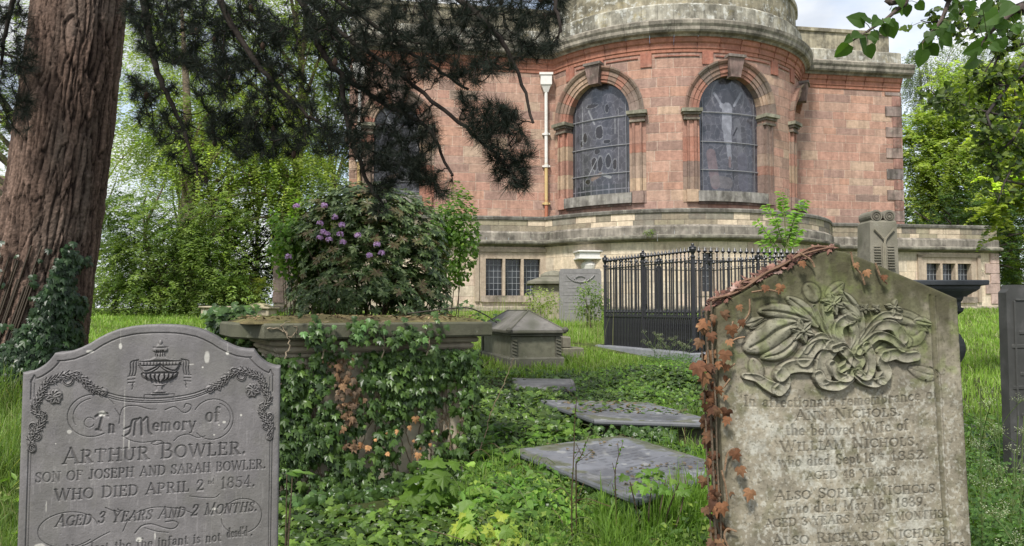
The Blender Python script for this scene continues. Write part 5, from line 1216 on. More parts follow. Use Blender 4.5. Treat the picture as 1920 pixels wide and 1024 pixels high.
# ---- black plastic pot lying on its side
q = P(925, 925, 4.42); q[2] = float(ground(q[0], q[1])) + .075; pot = G()
dr = norm(np.array([.9, .25, .25])); pr = [(.045, -.07), (.052, -.068), (.062, .05), (.070, .052), (.070, .075), (.064, .075), (.050, -.06), (0, -.06)]
th_ = np.arange(20) * 2 * math.pi / 20; a = norm(np.cross(dr, [0, 0, 1])); b = np.cross(dr, a)
V = np.array([[q - dr * z + r_ * (math.cos(t) * a + math.sin(t) * b) for r_, z in pr] for t in th_])
pot.add(V, grid_faces(20, len(pr), True), (.012, .012, .014))
tag(pot.build('plant_pot', M_iron, None, smooth=True, loc=tuple(q)), 'black plastic pot lying on its side in the leaves beside the ivy-clad tomb', 'pot')
# ================================================================ PINE
pine = empty('pine_tree', (*P(78, 700, 8)[:2], float(ground(-5.1, 8))), 'big dark pine with deeply furrowed reddish bark and drooping boughs at the left', 'tree')
zl = np.array([-1.1, -.75, -.35, .3, 1.44, 3.35, 6, 9, 13]) ; pxl = [(72, 8)] 
cxs = np.array([P(70, 0, 8)[0], P(74, 0, 8)[0], P(82, 0, 8)[0], P(95, 0, 8)[0], P(120, 0, 8)[0], P(150, 0, 8)[0], P(185, 0, 8)[0], P(205, 0, 8)[0], P(215, 0, 8)[0]])
rl = np.array([.68, .57, .52, .49, .47, .455, .39, .28, .1])
nz, na_ = 620, 300
zs = np.linspace(-1.1, 9, nz); th = np.linspace(0, 2 * math.pi, na_, endpoint=False)
TZ, TT = np.meshgrid(zs, th, indexing='ij'); Rr = np.interp(TZ, zl, rl); Cx = np.interp(TZ, zl, cxs)
wv = fbm(np.cos(TT) * 1.5, np.sin(TT) * 1.5, TZ * .8, 3)
uu = TT / (2 * math.pi) * 46 + wv * 3.4 + 1.0 * (fbm(np.cos(TT) * 6, np.sin(TT) * 6, TZ * 2.4, 3) - .5); vv = TZ * 1.7 + fbm(uu * .9, TZ * 2, 3) * 1.9
f1, ed, idd = worley(uu, vv); f1b, edb, idb = worley(uu * 1.9 + 5, vv * 5 + 1.5 * fbm(uu, vv * 2, 4))
ed = ed + .16 * (fbm(uu * 2.5, vv * 8, 6, 3) - .5); plate = np.clip(ed / .24, 0, 1) ** .6; crev = np.clip(1.25 * (1 - plate), 0, 1)
disp = .036 * plate * (.5 + .5 * idd) + .012 * np.clip(edb / .12, 0, 1) * plate * idb + .02 * fbm(uu * 3, vv * 14, 2, 4) - .04
Rr = Rr + disp + .04 * (fbm(np.cos(TT) * 2, np.sin(TT) * 2, TZ * .3, 2) - .5)
V = np.stack([Cx + Rr * np.cos(TT), 8 + Rr * np.sin(TT), E + TZ], -1)
cb = np.array((.145, .098, .075)) * (.6 + .7 * idd[..., None]) * (.85 + .3 * idb[..., None]); cb = cb * (1 - crev[..., None]) + np.array((.026, .018, .015)) * crev[..., None]  # crevices: darker inner bark plus painted occlusion shade
wa = np.clip((fbm(np.cos(TT) * 2 + 4, np.sin(TT) * 2, TZ * 1.2, 3) - .5) * 4, 0, 1)[..., None] * .4 * (1 - crev[..., None]); cb = cb * (1 - wa) + np.array((.2, .165, .135)) * wa
Fq = grid_faces(na_, nz, True)
g = G(); g.add(np.transpose(V, (1, 0, 2)), Fq, np.transpose(cb, (1, 0, 2)).reshape(-1, 3)); g.build('trunk', M_bark, pine, smooth=True)

def dens_pts(regs):
    out = []
    for n, poly, d0, d1 in regs:
        pa = np.array(poly); lo = pa.min(0); hi = pa.max(0); got = []
        while sum(map(len, got)) < n:
            q = lo + RN.random((n * 3, 2)) * (hi - lo); q = q[in_poly(q[:, 0], q[:, 1], poly)]; got.append(q)
        q = np.concatenate(got)[:n]; d = d0 + RN.random(n) * (d1 - d0)
        out += [P(a, b, c) for (a, b), c in zip(q, d)]
    return np.array(out)
limbs = [
 [(205, -420, 8), (330, -330, 7.6), (470, -160, 7.2), (575, 20, 7), (600, 90, 6.9), (640, 140, 6.8), (720, 195, 6.7), (800, 240, 6.6), (845, 330, 6.5)],
 [(205, -420, 8), (420, -330, 7.4), (640, -160, 6.9), (800, -40, 6.6), (900, 30, 6.4), (960, 110, 6.3), (1000, 230, 6.2)],
 [(205, -420, 8), (300, -250, 7.5), (380, -80, 7.1), (440, 60, 7), (500, 140, 6.9), (560, 200, 6.9), (620, 250, 6.8)],
 [(200, -300, 8), (250, -100, 7.6), (280, 60, 7.4), (300, 150, 7.3), (340, 230, 7.3), (370, 330, 7.2)],
 [(215, -500, 8), (560, -420, 7), (800, -260, 6.5), (950, -120, 6.3), (1030, -20, 6.1), (1050, 60, 6)],
 [(560, -30, 7.1), (640, 60, 6.7), (740, 130, 6.5), (860, 230, 6.4), (930, 290, 6.3), (975, 340, 6.2)],
 [(470, -160, 7.2), (560, -60, 7.0), (690, 40, 6.9), (790, 110, 6.9), (880, 170, 6.9)],
 [(200, -420, 8), (60, -300, 7.6), (-30, -120, 7.4), (-40, 60, 7.3), (30, 110, 7.2)],
 [(190, -350, 8), (120, -250, 7.3), (60, -100, 7.0), (20, 20, 7.0), (0, 120, 7.0)],
 [(640, 140, 6.8), (655, 250, 6.7), (690, 340, 6.6), (720, 390, 6.6)],
]
nodes = []; par = []
for l in limbs:
    q = smooth_path([P(*p) for p in l], 7); r0 = .05 if l[0][1] < -200 else .026
    g = G(); tube(g, q + RN.normal(size=q.shape) * .008, np.linspace(r0, .012, len(q)), 8, (.03, .024, .02)); g.build('limb', M_wood, pine, smooth=True)
    nodes.append(q[len(q) // 4:])
nodes = np.concatenate(nodes)
regs = [(720, [(560, -30), (1065, -30), (1050, 90), (960, 130), (880, 160), (760, 150), (640, 120), (570, 60)], 6.0, 7.4),
 (420, [(225, -20), (480, -20), (540, 60), (520, 130), (400, 150), (250, 90)], 6.8, 7.8), (230, [(330, 100), (560, 120), (610, 230), (600, 290), (480, 260), (380, 210)], 6.7, 7.5),
 (90, [(235, 130), (330, 160), (390, 330), (370, 360), (330, 300), (260, 240)], 7.0, 7.6), (110, [(400, 200), (520, 240), (560, 290), (450, 300), (390, 260)], 6.8, 7.3),
 (240, [(600, 120), (780, 150), (830, 250), (800, 340), (700, 310), (620, 260)], 6.3, 7.0), (60, [(590, 220), (740, 270), (740, 350), (700, 370), (650, 300), (600, 290)], 6.4, 6.9),
 (16, [(700, 330), (735, 340), (725, 395), (700, 400)], 6.4, 6.6), (170, [(860, 170), (960, 200), (1005, 300), (985, 355), (930, 350), (915, 280), (870, 240)], 6.0, 6.6),
 (45, [(760, 290), (850, 330), (835, 375), (790, 350), (740, 340)], 6.3, 6.7), (120, [(-40, -40), (60, -20), (50, 60), (75, 120), (20, 210), (-30, 160)], 6.8, 7.6), (24, [(0, 200), (60, 180), (50, 260), (10, 240)], 6.9, 7.4),
 (200, [(225, -500), (900, -450), (1100, -120), (1050, -30), (230, -30)], 6.0, 8.5), (60, [(440, 20), (560, -20), (640, 70), (600, 110), (500, 90)], 6.6, 7.4)]
tips = dens_pts(regs)
keep = RN.random(len(tips)) < .93; tips = tips[keep]
order = np.argsort([np.min(np.sum((nodes - t) ** 2, 1)) for t in tips])
tw = G(); net = nodes.copy(); ends = []
for k in order:
    t = tips[k]; d2 = np.sum((net - t) ** 2 * np.array([1, 1, .6]), 1) + np.where(net[:, 2] < t[2] - .1, .3, 0); j = int(np.argmin(d2)); s = net[j]; d = t - s; l = np.linalg.norm(d)
    if l < .03: continue
    m = max(4, min(10, int(l / .07))); u = np.linspace(0, 1, m)[:, None]
    sag = np.array([0, 0, -1.]) * np.sin(u * math.pi) * l * .18 * RN.choice([-1, 1, 1]); q = s + d * u + sag + RN.normal(size=(m, 3)) * .012 * np.sin(u * math.pi); q[-1] = t
    tube(tw, q, np.linspace(min(.011, .005 + l * .008), .0035, m), 4, (.028, .022, .018), cap=False)
    net = np.vstack([net, q[1:]]); ends.append((t, norm(q[-1] - q[-2]), l))
tag(tw.build('twig', M_wood, pine, smooth=True), kind='stuff')
nd = G(); cones = []
for t, dr, l in ends:
    n = 80; base = t - dr * RN.random((n, 1)) ** 1.4 * min(.085, l * .8); dv = norm(dr * .7 + rv(n) * .75)
    sz = .075 + .04 * RN.random(n); V_, F_ = TPL['needle']
    leaves(nd, 'needle', base, rv(n), dv, sz * 1.1, mixcol([(.008, .013, .009), (.014, .02, .014), (.026, .034, .025), (.018, .017, .012)], n, .2))
# needles get a real width of about two millimetres
tag(nd.build('needles', M_needle, pine), kind='stuff')
cg = 0
for k in RN.choice(len(ends), 26, replace=False):
    t, dr, l = ends[k]; g = G(); lathe(g, [(0, -.045), (.018, -.03), (.024, -.005), (.019, .02), (0, .04)], t - np.array([0, 0, .05]), 8, (.05, .032, .022)); g.build('cone', M_wood, pine, smooth=True)

# ================================================================ IVY AND PLANTS
IVY = [(.022, .045, .010), (.04, .08, .015), (.07, .125, .025), (.028, .055, .014), (.05, .09, .02)]
LIME = [(.10, .20, .025), (.14, .26, .035), (.08, .16, .03), (.18, .28, .05)]
def stem_net(g, M, pts2, off, r=.006, col=(.10, .075, .05)):
    q = smooth_path([(u, -off, z) for u, z in pts2], 6); q = q + RN.normal(size=q.shape) * .004; tube(g, M(q), np.linspace(r, r * .4, len(q)), 5, col)
# -- ivy on the chest tomb
iv = empty('ivy', (-1.0, 4.85, float(ground(-1., 4.85))), 'dense green ivy climbing all over the front of the slab-lidded chest tomb', 'ivy')
def cover(M, v, u0, u1, z0, z1, n, dens, size, cols, g, out=.05, side=None):
    """leaves over a vertical face at local v, outward = -v (or side)"""
    got = 0; P_ = []
    while got < n:
        u = u0 + RN.random(n) * (u1 - u0); z = z0 + RN.random(n) * (z1 - z0); k = RN.random(n) < dens(u, z); P_.append(np.stack([u[k], z[k]], 1)); got += k.sum()
    q = np.concatenate(P_)[:n]; lay = RN.random(n)
    bump_ = fbm(q[:, 0] * 5, q[:, 1] * 5, 4, 3) * .09
    off = -(.012 + (out * lay ** 1.5) + bump_)
    if side is None: L_ = np.stack([q[:, 0], v + off, q[:, 1]], 1); nrm = np.array([0, -1, .35])
    else: L_ = np.stack([side[0] + side[1] * -off, q[:, 0], q[:, 1]], 1); nrm = np.array([side[1], 0, .35])
    o0 = M(np.zeros((1, 3)))[0]; nr = M(nrm[None] + rv(n) * .55) - o0; tp = M(np.array([0, -.15, -1.])[None] + rv(n) * .55) - o0
    c = mixcol(cols, n, .2)
    leaves(g, 'ivy', M(L_), nr, tp, size * (.35 + 1.0 * RN.random(n) ** 1.4), c)
def dct(u, z):
    zr = z - E; d = np.full(u.shape, 1.)
    for (a, b, ra, rb, k) in ((.65, -.86, .12, .2, 1.), (.93, -.9, .14, .2, 1.), (1.17, -.76, .09, .22, .97), (.8, -.72, .2, .05, .9), (.5, -.48, .13, .26, .8), (.55, -.34, .2, .06, .7), (.02, -.45, .05, .1, .8), (.86, -1.02, .1, .08, .6), (.3, -.7, .04, .14, .5), (1.28, -.5, .05, .12, .4)):
        d = d * (1 - k * np.exp(-(((u - a) / ra) ** 2 + ((zr - b) / rb) ** 2) ** 2))
    return d * (.22 + .78 * (fbm(u * 6, z * 6, 3, 3) > .46))
g = G(); cover(Mc, .13, .03, 1.42, z_(-1.2), z_(-.27), 3500, dct, .058, IVY + [(.09, .15, .03)], g, .05)
cover(Mc, .03, -.02, 1.5, z_(-1.34), z_(-1.1), 1900, lambda u, z: 1 + 0 * u, .066, IVY + [(.07, .14, .04)], g, .12)
cover(Mc, 0, .1, .95, z_(-1.2), z_(-.27), 1200, lambda u, z: .8 + 0 * u, .06, IVY, g, .06, side=(1.36, 1)); cover(Mc, 0, .1, .95, z_(-1.2), z_(-.3), 900, lambda u, z: .8 + 0 * u, .06, IVY, g, .06, side=(.12, -1))
tag(g.build('foliage', M_gloss, iv), kind='stuff')
g = G(); cover(Mc, .10, .34, .72, z_(-.87), z_(-.3), 120, lambda u, z: np.exp(-(((u - .47 - .13 * (z_(-.3) - z)) / (.03 + .06 * vn(z * 9))) ** 2)) , .042, [(.13, .075, .04), (.2, .12, .065), (.09, .06, .04), (.2, .15, .10)], g, .05); cover(Mc, .10, .6, 1.1, z_(-.95), z_(-.7), 14, lambda u, z: 1 + 0 * u, .045, [(.3, .15, .07), (.4, .22, .1)], g, .04)
tag(g.build('dead_leaves', M_dead, iv), kind='stuff')
g = G()
for k in range(34):
    u = .08 + RN.random() * 1.3; pts = [(u, z_(-1.25))]
    for s in range(6): pts.append((pts[-1][0] + RN.normal() * .05, pts[-1][1] + .15))
    stem_net(g, Mc, pts, -.12, .004 + .003 * RN.random(), (.2, .15, .1))
for u, zt in ((.12, 0), (.34, 0), (.72, 0), (1.02, 0)):   # shoots over the lid's edge
    stem_net(g, Mc, [(u, z_(-.3)), (u + .02, z_(-.2)), (u - .02, z_(-.1)), (u + .03, z_(-.07))], .012, .0045, (.25, .2, .14))
stem_net(g, Mc, [(.02, z_(-.11)), (.1, z_(-.12)), (.15, z_(-.17)), (.19, z_(-.12)), (.16, z_(-.09))], .006, .004, (.25, .2, .14))
tag(g.build('stems', M_wood, iv), kind='stuff')
g = G()
for u0, n in ((.32, 40), (.55, 34), (.76, 16), (.92, 34), (1.08, 10)):
    L_ = np.stack([u0 + RN.normal(size=n) * .05, -.02 - RN.random(n) * .03, z_(-.16) + RN.normal(size=n) * .045 + .01], 1); o0 = Mc(np.zeros((1, 3)))[0]
    leaves(g, 'ivy', Mc(L_), Mc(np.array([[0, -1, .5]]) + rv(n) * .5) - o0, Mc(np.array([[0, -.3, -1]]) + rv(n) * .7) - o0, .03 + .035 * RN.random(n), mixcol(IVY + [(.1, .2, .06)], n, .2)); tag(g.build('trailing_shoot', M_gloss, iv), kind='stuff'); g = G()
# litter and moss on the lid
g = G(); m = 90; a, b = np.meshgrid(np.linspace(-.1, 1.47, m), np.linspace(.03, .97, m), indexing='ij'); ed = np.minimum(np.minimum(a + .1, 1.47 - a), np.minimum(b - .03, .97 - b))
hh = (.012 + .055 * fbm(a * 5, b * 5, 4, 4)) * np.clip(ed / .15, 0, 1) ** .7 - .004; nzv = fbm(a * 9, b * 9, 1, 4)[..., None]
g.add(Mc(np.stack([a, b, z_(-.085) + hh], -1)), grid_faces(m, m), (np.array((.17, .12, .065)) * (1 - nzv) + np.array((.10, .11, .04)) * nzv).reshape(-1, 3) * (.6 + .8 * fbm(a * 30, b * 30, 2).reshape(-1, 1)))
n = 900; L_ = np.stack([RN.random(n) * 1.5 - .06, .05 + RN.random(n) * .9, np.zeros(n)], 1); L_[:, 2] = z_(-.085) + .045 * fbm(L_[:, 0] * 5, L_[:, 1] * 5, 4, 4) + .012
leaves(g, 'lance', Mc(L_), np.array([0, 0, 1.]) + rv(n) * .4, rv(n) * [1, 1, .2], .02 + .03 * RN.random(n), mixcol([(.2, .13, .07), (.3, .22, .13), (.12, .08, .05), (.14, .14, .05)], n))
tag(g.build('leaf_litter', M_soil, None, loc=(-1, 5, z_(-.085))), 'brown leaf litter and moss lying on the lid of the ivy-clad tomb', 'litter', kind='stuff')
g = G()
q = Mc(smooth_path([(1.0, .3, z_(-.03)), (1.25, .25, z_(.0)), (1.45, .3, z_(.01)), (1.62, .4, z_(-.03)), (1.75, .42, z_(-.1))], 6)); tube(g, q, .005, 5, (.05, .04, .03))
leaves(g, 'ivy', q[6:] + RN.normal(size=q[6:].shape) * .02, np.array([0, -.6, 1]) + rv(len(q) - 6) * .5, rv(len(q) - 6), .04, mixcol(IVY, len(q) - 6)); tag(g.build('ivy_shoot', M_gloss, None, loc=tuple(q[0])), 'thin ivy shoot arching over the right end of the tomb lid', 'ivy')
# -- ivy round the left side of the lid
g = G(); n = 520; q = np.array([P(400 + RN.random() * 70, 585 + RN.random() * 24, 5.3 + RN.random() * .4) for _ in range(n)]) + RN.normal(size=(n, 3)) * .03
leaves(g, 'ivy', q, np.array([0, -.7, .6]) + rv(n) * .6, np.array([0, 0, -.6]) + rv(n) * .8, .035 + .04 * RN.random(n), mixcol(IVY + [(.06, .13, .04)], n)); 
for k in range(14):
    x = -2.0 + k * .015; tube(g, [(x - .08 + .2 * RN.random(), 5.5, float(ground(-2, 5.5))), (x, 5.5, z_(-.7)), (x + .1 * RN.normal(), 5.45, z_(-.2)), (x + .1 * RN.normal(), 5.4, z_(-.05))], .008, 5, (.08, .06, .04))
n2 = 1500; q = np.stack([-2.15 + RN.random(n2) * .5, 5.35 + RN.random(n2) * .5, z_(-1.0) + RN.random(n2) * .95], 1); leaves(g, 'ivy', q, np.array([0, -.8, .5]) + rv(n2) * .6, np.array([0, 0, -.8]) + rv(n2) * .7, .04 + .03 * RN.random(n2), mixcol(IVY, n2))
tag(g.build('ivy_bush', M_gloss, None, loc=(-2.0, 5.5, float(ground(-2, 5.5)))), 'bushy ivy standing up behind the left corner of the tomb lid', 'ivy')
# -- ivy on the pine trunk
g = G(); n = 1700
pp = []
while len(pp) < n:
    px = -60 + RN.random() * 230; py = 450 + RN.random() * 260
    lim = 118 - (py - 450) * .35 if py < 600 else 66 - (py - 600) * .8; r_ = 142 if py < 620 else 150
    if lim < px < r_ - 12 * vn(py * .05) * 3 or RN.random() < .004: pp.append((px, py))
pp = np.array(pp); zz_ = np.array([zat(p[1], 7.5) for p in pp]); cx_ = np.interp(zz_ - E, zl, cxs); rr_ = np.interp(zz_ - E, zl, rl) + .05 + .07 * RN.random(n)
xx = (pp[:, 0] - 960) / F * 7.55; dx = np.clip((xx - cx_) / rr_, -.98, .98); yy = 8 - rr_ * np.sqrt(1 - dx ** 2)
q = np.stack([cx_ + rr_ * dx, yy, zz_], 1); nr = np.stack([dx, -np.sqrt(1 - dx ** 2), .3 + 0 * dx], 1)
leaves(g, 'ivy', q, nr + rv(n) * .45, np.array([0, -.2, -1]) + rv(n) * .5, .05 + .05 * RN.random(n), mixcol([(.014, .030, .012), (.022, .048, .016), (.04, .075, .024)], n, .25))
for k in range(10):
    a = -1.9 + RN.random() * .7; pts = [(np.interp(z, zl, cxs) + (np.interp(z, zl, rl) + .03) * math.cos(a + z * .3), 8 + (np.interp(z, zl, rl) + .03) * math.sin(a + z * .3), E + z) for z in np.linspace(-.9, .7 - .5 * RN.random(), 12)]
    tube(g, pts, .01, 5, (.06, .045, .03))
tag(g.build('ivy', M_gloss, None, loc=(-5, 7.5, float(ground(-5, 7.5)))), 'dark ivy climbing the foot of the big pine trunk', 'ivy')
# -- withered ivy on the gabled headstone
o2 = og; M2 = frame_map(o2, rad(4.5), rad(1.7))
wi = empty('withered_ivy', M2(np.array([[-.45, .03, -1.9]]))[0], 'withered rusty-brown ivy clinging to the left edge and gable of the mossy headstone', 'ivy'); wi.location.z = float(ground(wi.location.x, wi.location.y))
g = G(); BR_ = [(.10, .045, .024), (.16, .075, .036), (.075, .036, .022), (.22, .125, .065), (.05, .028, .02)]
n = 125; zz_ = -.19 - 1.15 * RN.random(n); L_ = np.stack([-.443 - .035 * RN.random(n) + .05 * (RN.random(n) < .35) * RN.random(n), -.02 + .12 * RN.random(n), zz_], 1); L_[RN.random(n) < .4, 1] -= .035
k = (zz_ < -.34) | (RN.random(n) < .5); L_ = L_[k]; n = len(L_)
leaves(g, 'ivy', M2(L_), np.array([-.6, -1, .2]) + rv(n) * .7, np.array([-.1, 0, -1]) + rv(n) * .5, (.022 + .028 * RN.random(n)), mixcol(BR_, n, .25))
def slope_pt(t): u = -.435 + t * .435; x = 1562 + u * 513; return u, (468 - top2(x)) / 533
n = 300; t = RN.random(n) ** .9 * 1.05; q = np.array([slope_pt(min(a, 1)) for a in t]); L_ = np.stack([q[:, 0], .0 + .12 * RN.random(n), q[:, 1] + .004 + .018 * RN.random(n) ** 1.5], 1)
leaves(g, 'ivy', M2(L_), np.array([0, -.5, 1]) + rv(n) * .8, rv(n), .014 + .02 * RN.random(n), mixcol([(.12, .055, .04), (.2, .11, .085), (.07, .035, .028), (.26, .18, .15)], n, .25))
for (px, py, s) in ((1366, 615, .045), (1385, 605, .03), (1381, 578, .025), (1355, 685, .03), (1432, 543, .03), (1460, 543, .035), (1618, 520, .03), (1600, 506, .025), (1652, 530, .025), (1370, 870, .04), (1388, 912, .045), (1362, 840, .045), (1352, 780, .035), (1360, 640, .03), (1500, 500, .03), (1300, 680, .06), (1316, 700, .05)):
    L_ = np.array([[(px - 1567) / 513, -.03, (468 - py) / 533 + .02]]); leaves(g, 'ivy', M2(L_), np.array([[-.3, -1, .3]]) + rv(1) * .4, np.array([[0, 0, -1]]) + rv(1) * .4, s, mixcol(BR_[:2] + BR_[3:4], 1))
tag(g.build('dead_leaves', M_dead, wi), kind='stuff')
g = G()
for k in range(3):
    pts = smooth_path([(-.447 - .01 * k, .0 + .025 * k + RN.normal() * .006, z + RN.normal() * .02) for z in np.linspace(-1.6, -.2, 9)], 5); tube(g, M2(pts), .003 + .001 * (k % 2), 5, (.13, .10, .07))
for k in range(4):
    pts = []
    for t in np.linspace(0, .98, 8): u, z = slope_pt(t); pts.append((u + RN.normal() * .006, .0 + .014 * k, z + .01 + abs(RN.normal()) * .01))
    tube(g, M2(smooth_path(pts, 4)), .0045, 5, (.15, .09, .06))
for pts in ([(1372, 600), (1368, 625), (1392, 600), (1402, 585), (1404, 560)], [(1360, 640), (1378, 632), (1392, 630)], [(1355, 690), (1372, 678)], [(1408, 548), (1440, 545), (1462, 552)], [(1595, 478), (1600, 505), (1612, 520), (1618, 540)], [(1640, 500), (1648, 525), (1660, 540)], [(1350, 720), (1362, 705)], [(1345, 870), (1352, 840), (1366, 832), (1372, 845)], [(1348, 930), (1346, 900), (1340, 870)], [(1352, 1020), (1340, 990), (1346, 975), (1362, 980)], [(1500, 478), (1520, 492), (1526, 505)]):
    tube(g, M2(smooth_path([((x - 1567) / 513, -.018, (468 - y) / 533 + .008) for x, y in pts], 5)), .0035, 5, (.2, .13, .08))
g.build('stems', M_wood, wi)
# ---------------------------------------------------------------- lawn and rough grass
def in_rect(M_o, ang, u0, u1, v0, v1, x, y):
    dx = x - M_o[0]; dy = y - M_o[1]; u = dx * math.cos(ang) + dy * math.sin(ang); v = -dx * math.sin(ang) + dy * math.cos(ang)
    return (u > u0) & (u < u1) & (v > v0) & (v < v1)
def pix(x, y): return 960 + F * x / y
def blocked(x, y):
    k = in_rect(CO_, CT, -.1, 1.5, .02, .98, x, y) | in_rect((-.043, 10, 0), HT, 0, .82, 0, 2, x, y)
    p = np.array([A_, B_, D_, C_]); k |= in_poly(x, y, [tuple(q) for q in (rc + (p - rc) * 1.02)])
    for poly in LEDG: k |= in_poly(x, y, [tuple(q) for q in poly])
    return k
def wedge(n, px0, px1, d0, d1, pw=1.):
    px = px0 + RN.random(n) * (px1 - px0); u = RN.random(n)
    y = d0 * (d1 / d0) ** u if pw == 1 else d0 + (d1 - d0) * u
    return (px - 960) / F * y, y
g = G()
def grass(n, px0, px1, d0, d1, h0, h1, cols, lean=.5, wk=1., pw=1., cond=None):
    x, y = wedge(n, px0, px1, d0, d1, pw); k = ~blocked(x, y)
    if cond is not None: k &= cond(x, y)
    x, y = x[k], y[k]; n = len(x); z = ground(x, y)
    cl = .6 + .8 * vn(x * 2.2, y * 2.2); h = (h0 + (h1 - h0) * RN.random(n) ** 1.6) * cl
    fx = np.minimum(np.abs((x - A_[0]) * (B_ - A_)[1] - (y - A_[1]) * (B_ - A_)[0]) / np.linalg.norm(B_ - A_), 9) + 5 * ((y < 9.6) | (y > 13.4)); h = h * np.clip((fx - .2) / .7, .12, 1)
    c = mixcol(cols, n, .18) * (.75 + .5 * vn(x * 1.1 + 7, y * 1.1)[:, None])
    blades(g, np.stack([x, y, z - .01], 1), h, (.0016 + .00045 * y) * wk, lean, c)
GR = [(.07, .13, .025), (.12, .20, .035), (.17, .25, .06), (.10, .17, .03), (.28, .28, .13)]
GB = [(.13, .23, .03), (.18, .30, .045), (.23, .35, .07), (.34, .38, .17)]
ivyzone = lambda x, y: ~((pix(x, y) > 860) & (pix(x, y) < 1290) & (y < 9.6))
grass(16000, -60, 75, 1.9, 8, .12, .42, GR, .55)
grass(34000, 100, 560, 8, 23, .05, .16, GB, .6)
grass(30000, 880, 1420, 9.2, 23.5, .05, .17, GB, .6)
grass(26000, 1560, 2100, 6, 26, .05, .16, GB, .6)
grass(5000, 1790, 1960, 2.5, 6, .1, .35, GR, .6)
grass(7000, 1120, 1330, 3.3, 5.2, .12, .34, [(.12, .22, .03), (.18, .30, .05), (.09, .17, .025)], .5, 1.2)
grass(3000, 880, 1130, 3.3, 5.4, .06, .2, GR, .6)
grass(500, 1180, 1330, 5.5, 7, .1, .3, GR, .5)
grass(1500, 980, 1330, 6, 9.5, .05, .14, GR, .6)
grass(3000, -300, -60, 2.2, 9, .12, .4, GR, .55); grass(4500, 560, 880, 8, 23, .05, .2, GB, .6)
# seed heads rising over the lawn by the church wall
x, y = wedge(420, 840, 1150, 12, 23); b_ = np.stack([x, y, ground(x, y)], 1); blades(g, b_, .35 + .4 * RN.random(len(x)), .005, .25, mixcol([(.3, .3, .14), (.22, .28, .1)], len(x)))
grass(3600, 870, 1200, 3.2, 5.6, .08, .26, [(.12, .22, .03), (.2, .3, .06), (.09, .17, .025)], .7, cond=lambda x, y: vn(x * 3, y * 3, 6) > .45)
o = g.build('grass', M_grass, None, loc=(0, 10, float(ground(0, 10)))); tag(o, 'rough churchyard grass, bright on the lawns and long around the graves', None, None, 'stuff')

# ---------------------------------------------------------------- ground ivy and undergrowth
g = G()
def scat(kind, n, px0, px1, d0, d1, hmax, size, cols, cond=None, up=.9, droop=.4, jit=.6, avoid=True, hp=1.5, dens=None):
    x, y = wedge(n, px0, px1, d0, d1); k = np.ones(len(x), bool)
    if avoid: k &= ~blocked(x, y)
    if cond is not None: k &= cond(x, y)
    if dens is not None: k &= RN.random(len(x)) < dens(x, y)
    x, y = x[k], y[k]; n = len(x); h = hmax * (.25 + .75 * fbm(x * 2.1 + 3, y * 2.1, 2, 3)) * RN.random(n) ** (1 / hp)
    q = np.stack([x, y, ground(x, y) + h + .01], 1); c = mixcol(cols, n, .32) * (.55 + .9 * fbm(x * 3, y * 3, 5)[:, None])
    leaves(g, kind, q, np.array([0, -.3, up]) + rv(n) * jit, np.array([0, -.5, -droop]) + rv(n) * .9, size * (.35 + 1.1 * RN.random(n) ** 1.5), c)
DK = [(.026, .05, .010), (.05, .095, .014), (.09, .145, .022), (.035, .07, .012)]
scat('ivy', 7000, 885, 1310, 5.4, 9.6, .13, .046, DK, cond=lambda x, y: ~in_poly(x, y, [(.1, 7.1), (.45, 5.6), (1.8, 5.4), (1.5, 5.85), (.7, 6.0), (.3, 7.2)])); scat('ivy', 3600, 1020, 1310, 7.4, 9.4, .1, .06, DK + [(.10, .17, .05)])
scat('ivy', 2600, 880, 1060, 5.8, 8.2, .25, .055, DK)
scat('ivy', 900, 1010, 1330, 5.2, 5.8, .2, .05, DK); scat('ivys', 500, 1060, 1300, 6.0, 6.6, .02, .045, DK, avoid=False, dens=lambda x, y: 0 * x)
x, y = wedge(1500, 1040, 1330, 6.05, 7.3); k = in_poly(x, y, [tuple(q) for q in LEDG[1]]) & (vn(x * 3, y * 3, 4) + .25 * (y - 6.6) > .52); x, y = x[k], y[k]; n = len(x); leaves(g, 'ivys', np.stack([x, y, np.full(n, z_(-.885)) + .03 * RN.random(n)], 1), np.array([0, 0, 1.]) + rv(n) * .5, rv(n), .03 + .03 * RN.random(n), mixcol(DK + [(.16, .11, .06), (.12, .09, .05)], n))
scat('ivy', 5500, 860, 1330, 3.3, 5.6, .15, .042, DK, dens=lambda x, y: .25 + .75 * (vn(x * 5, y * 5, 3) > .4)); scat('ivy', 2600, 1800, 2000, 2.6, 6.0, .24, .055, [(.012, .035, .014), (.025, .06, .022), (.04, .085, .03)]); scat('ivy', 2400, 520, 900, 3.2, 4.3, .12, .055, DK)
g.V += SKIRT.V; g.C += SKIRT.C; g.L += [l + g.n for l in SKIRT.L]; g.S += SKIRT.S; g.n += SKIRT.n
scat('ivy', 1500, 1040, 1330, 4.9, 5.7, .14, .055, DK)
skirt(g, [LEDG[1][0] + [.3, -.05], LEDG[1][1] + [0, -.05], (1.3, 7), (.4, 7)], z_(-1.1), z_(-.93), 600, .10)
x, y = wedge(900, 960, 1330, 3.9, 5.9); k = in_poly(x, y, [tuple(q) for q in LEDG[0]]) & (vn(x * 4, y * 4, 14) > .62); x, y = x[k], y[k]; n = len(x); leaves(g, 'ivys', np.stack([x, y, np.full(n, z_(-.984)) + .008 * RN.random(n)], 1), np.array([0, 0, 1.]) + rv(n) * .3, rv(n), .012 + .02 * RN.random(n), mixcol([(.16, .11, .06), (.10, .08, .05), (.06, .07, .02)], n))
o = g.build('ground_ivy', M_gloss, None, loc=(1, 6, float(ground(1, 6)))); tag(o, 'dark ground ivy mounded over the graves and between the stones', None, None, 'stuff')
g = G()
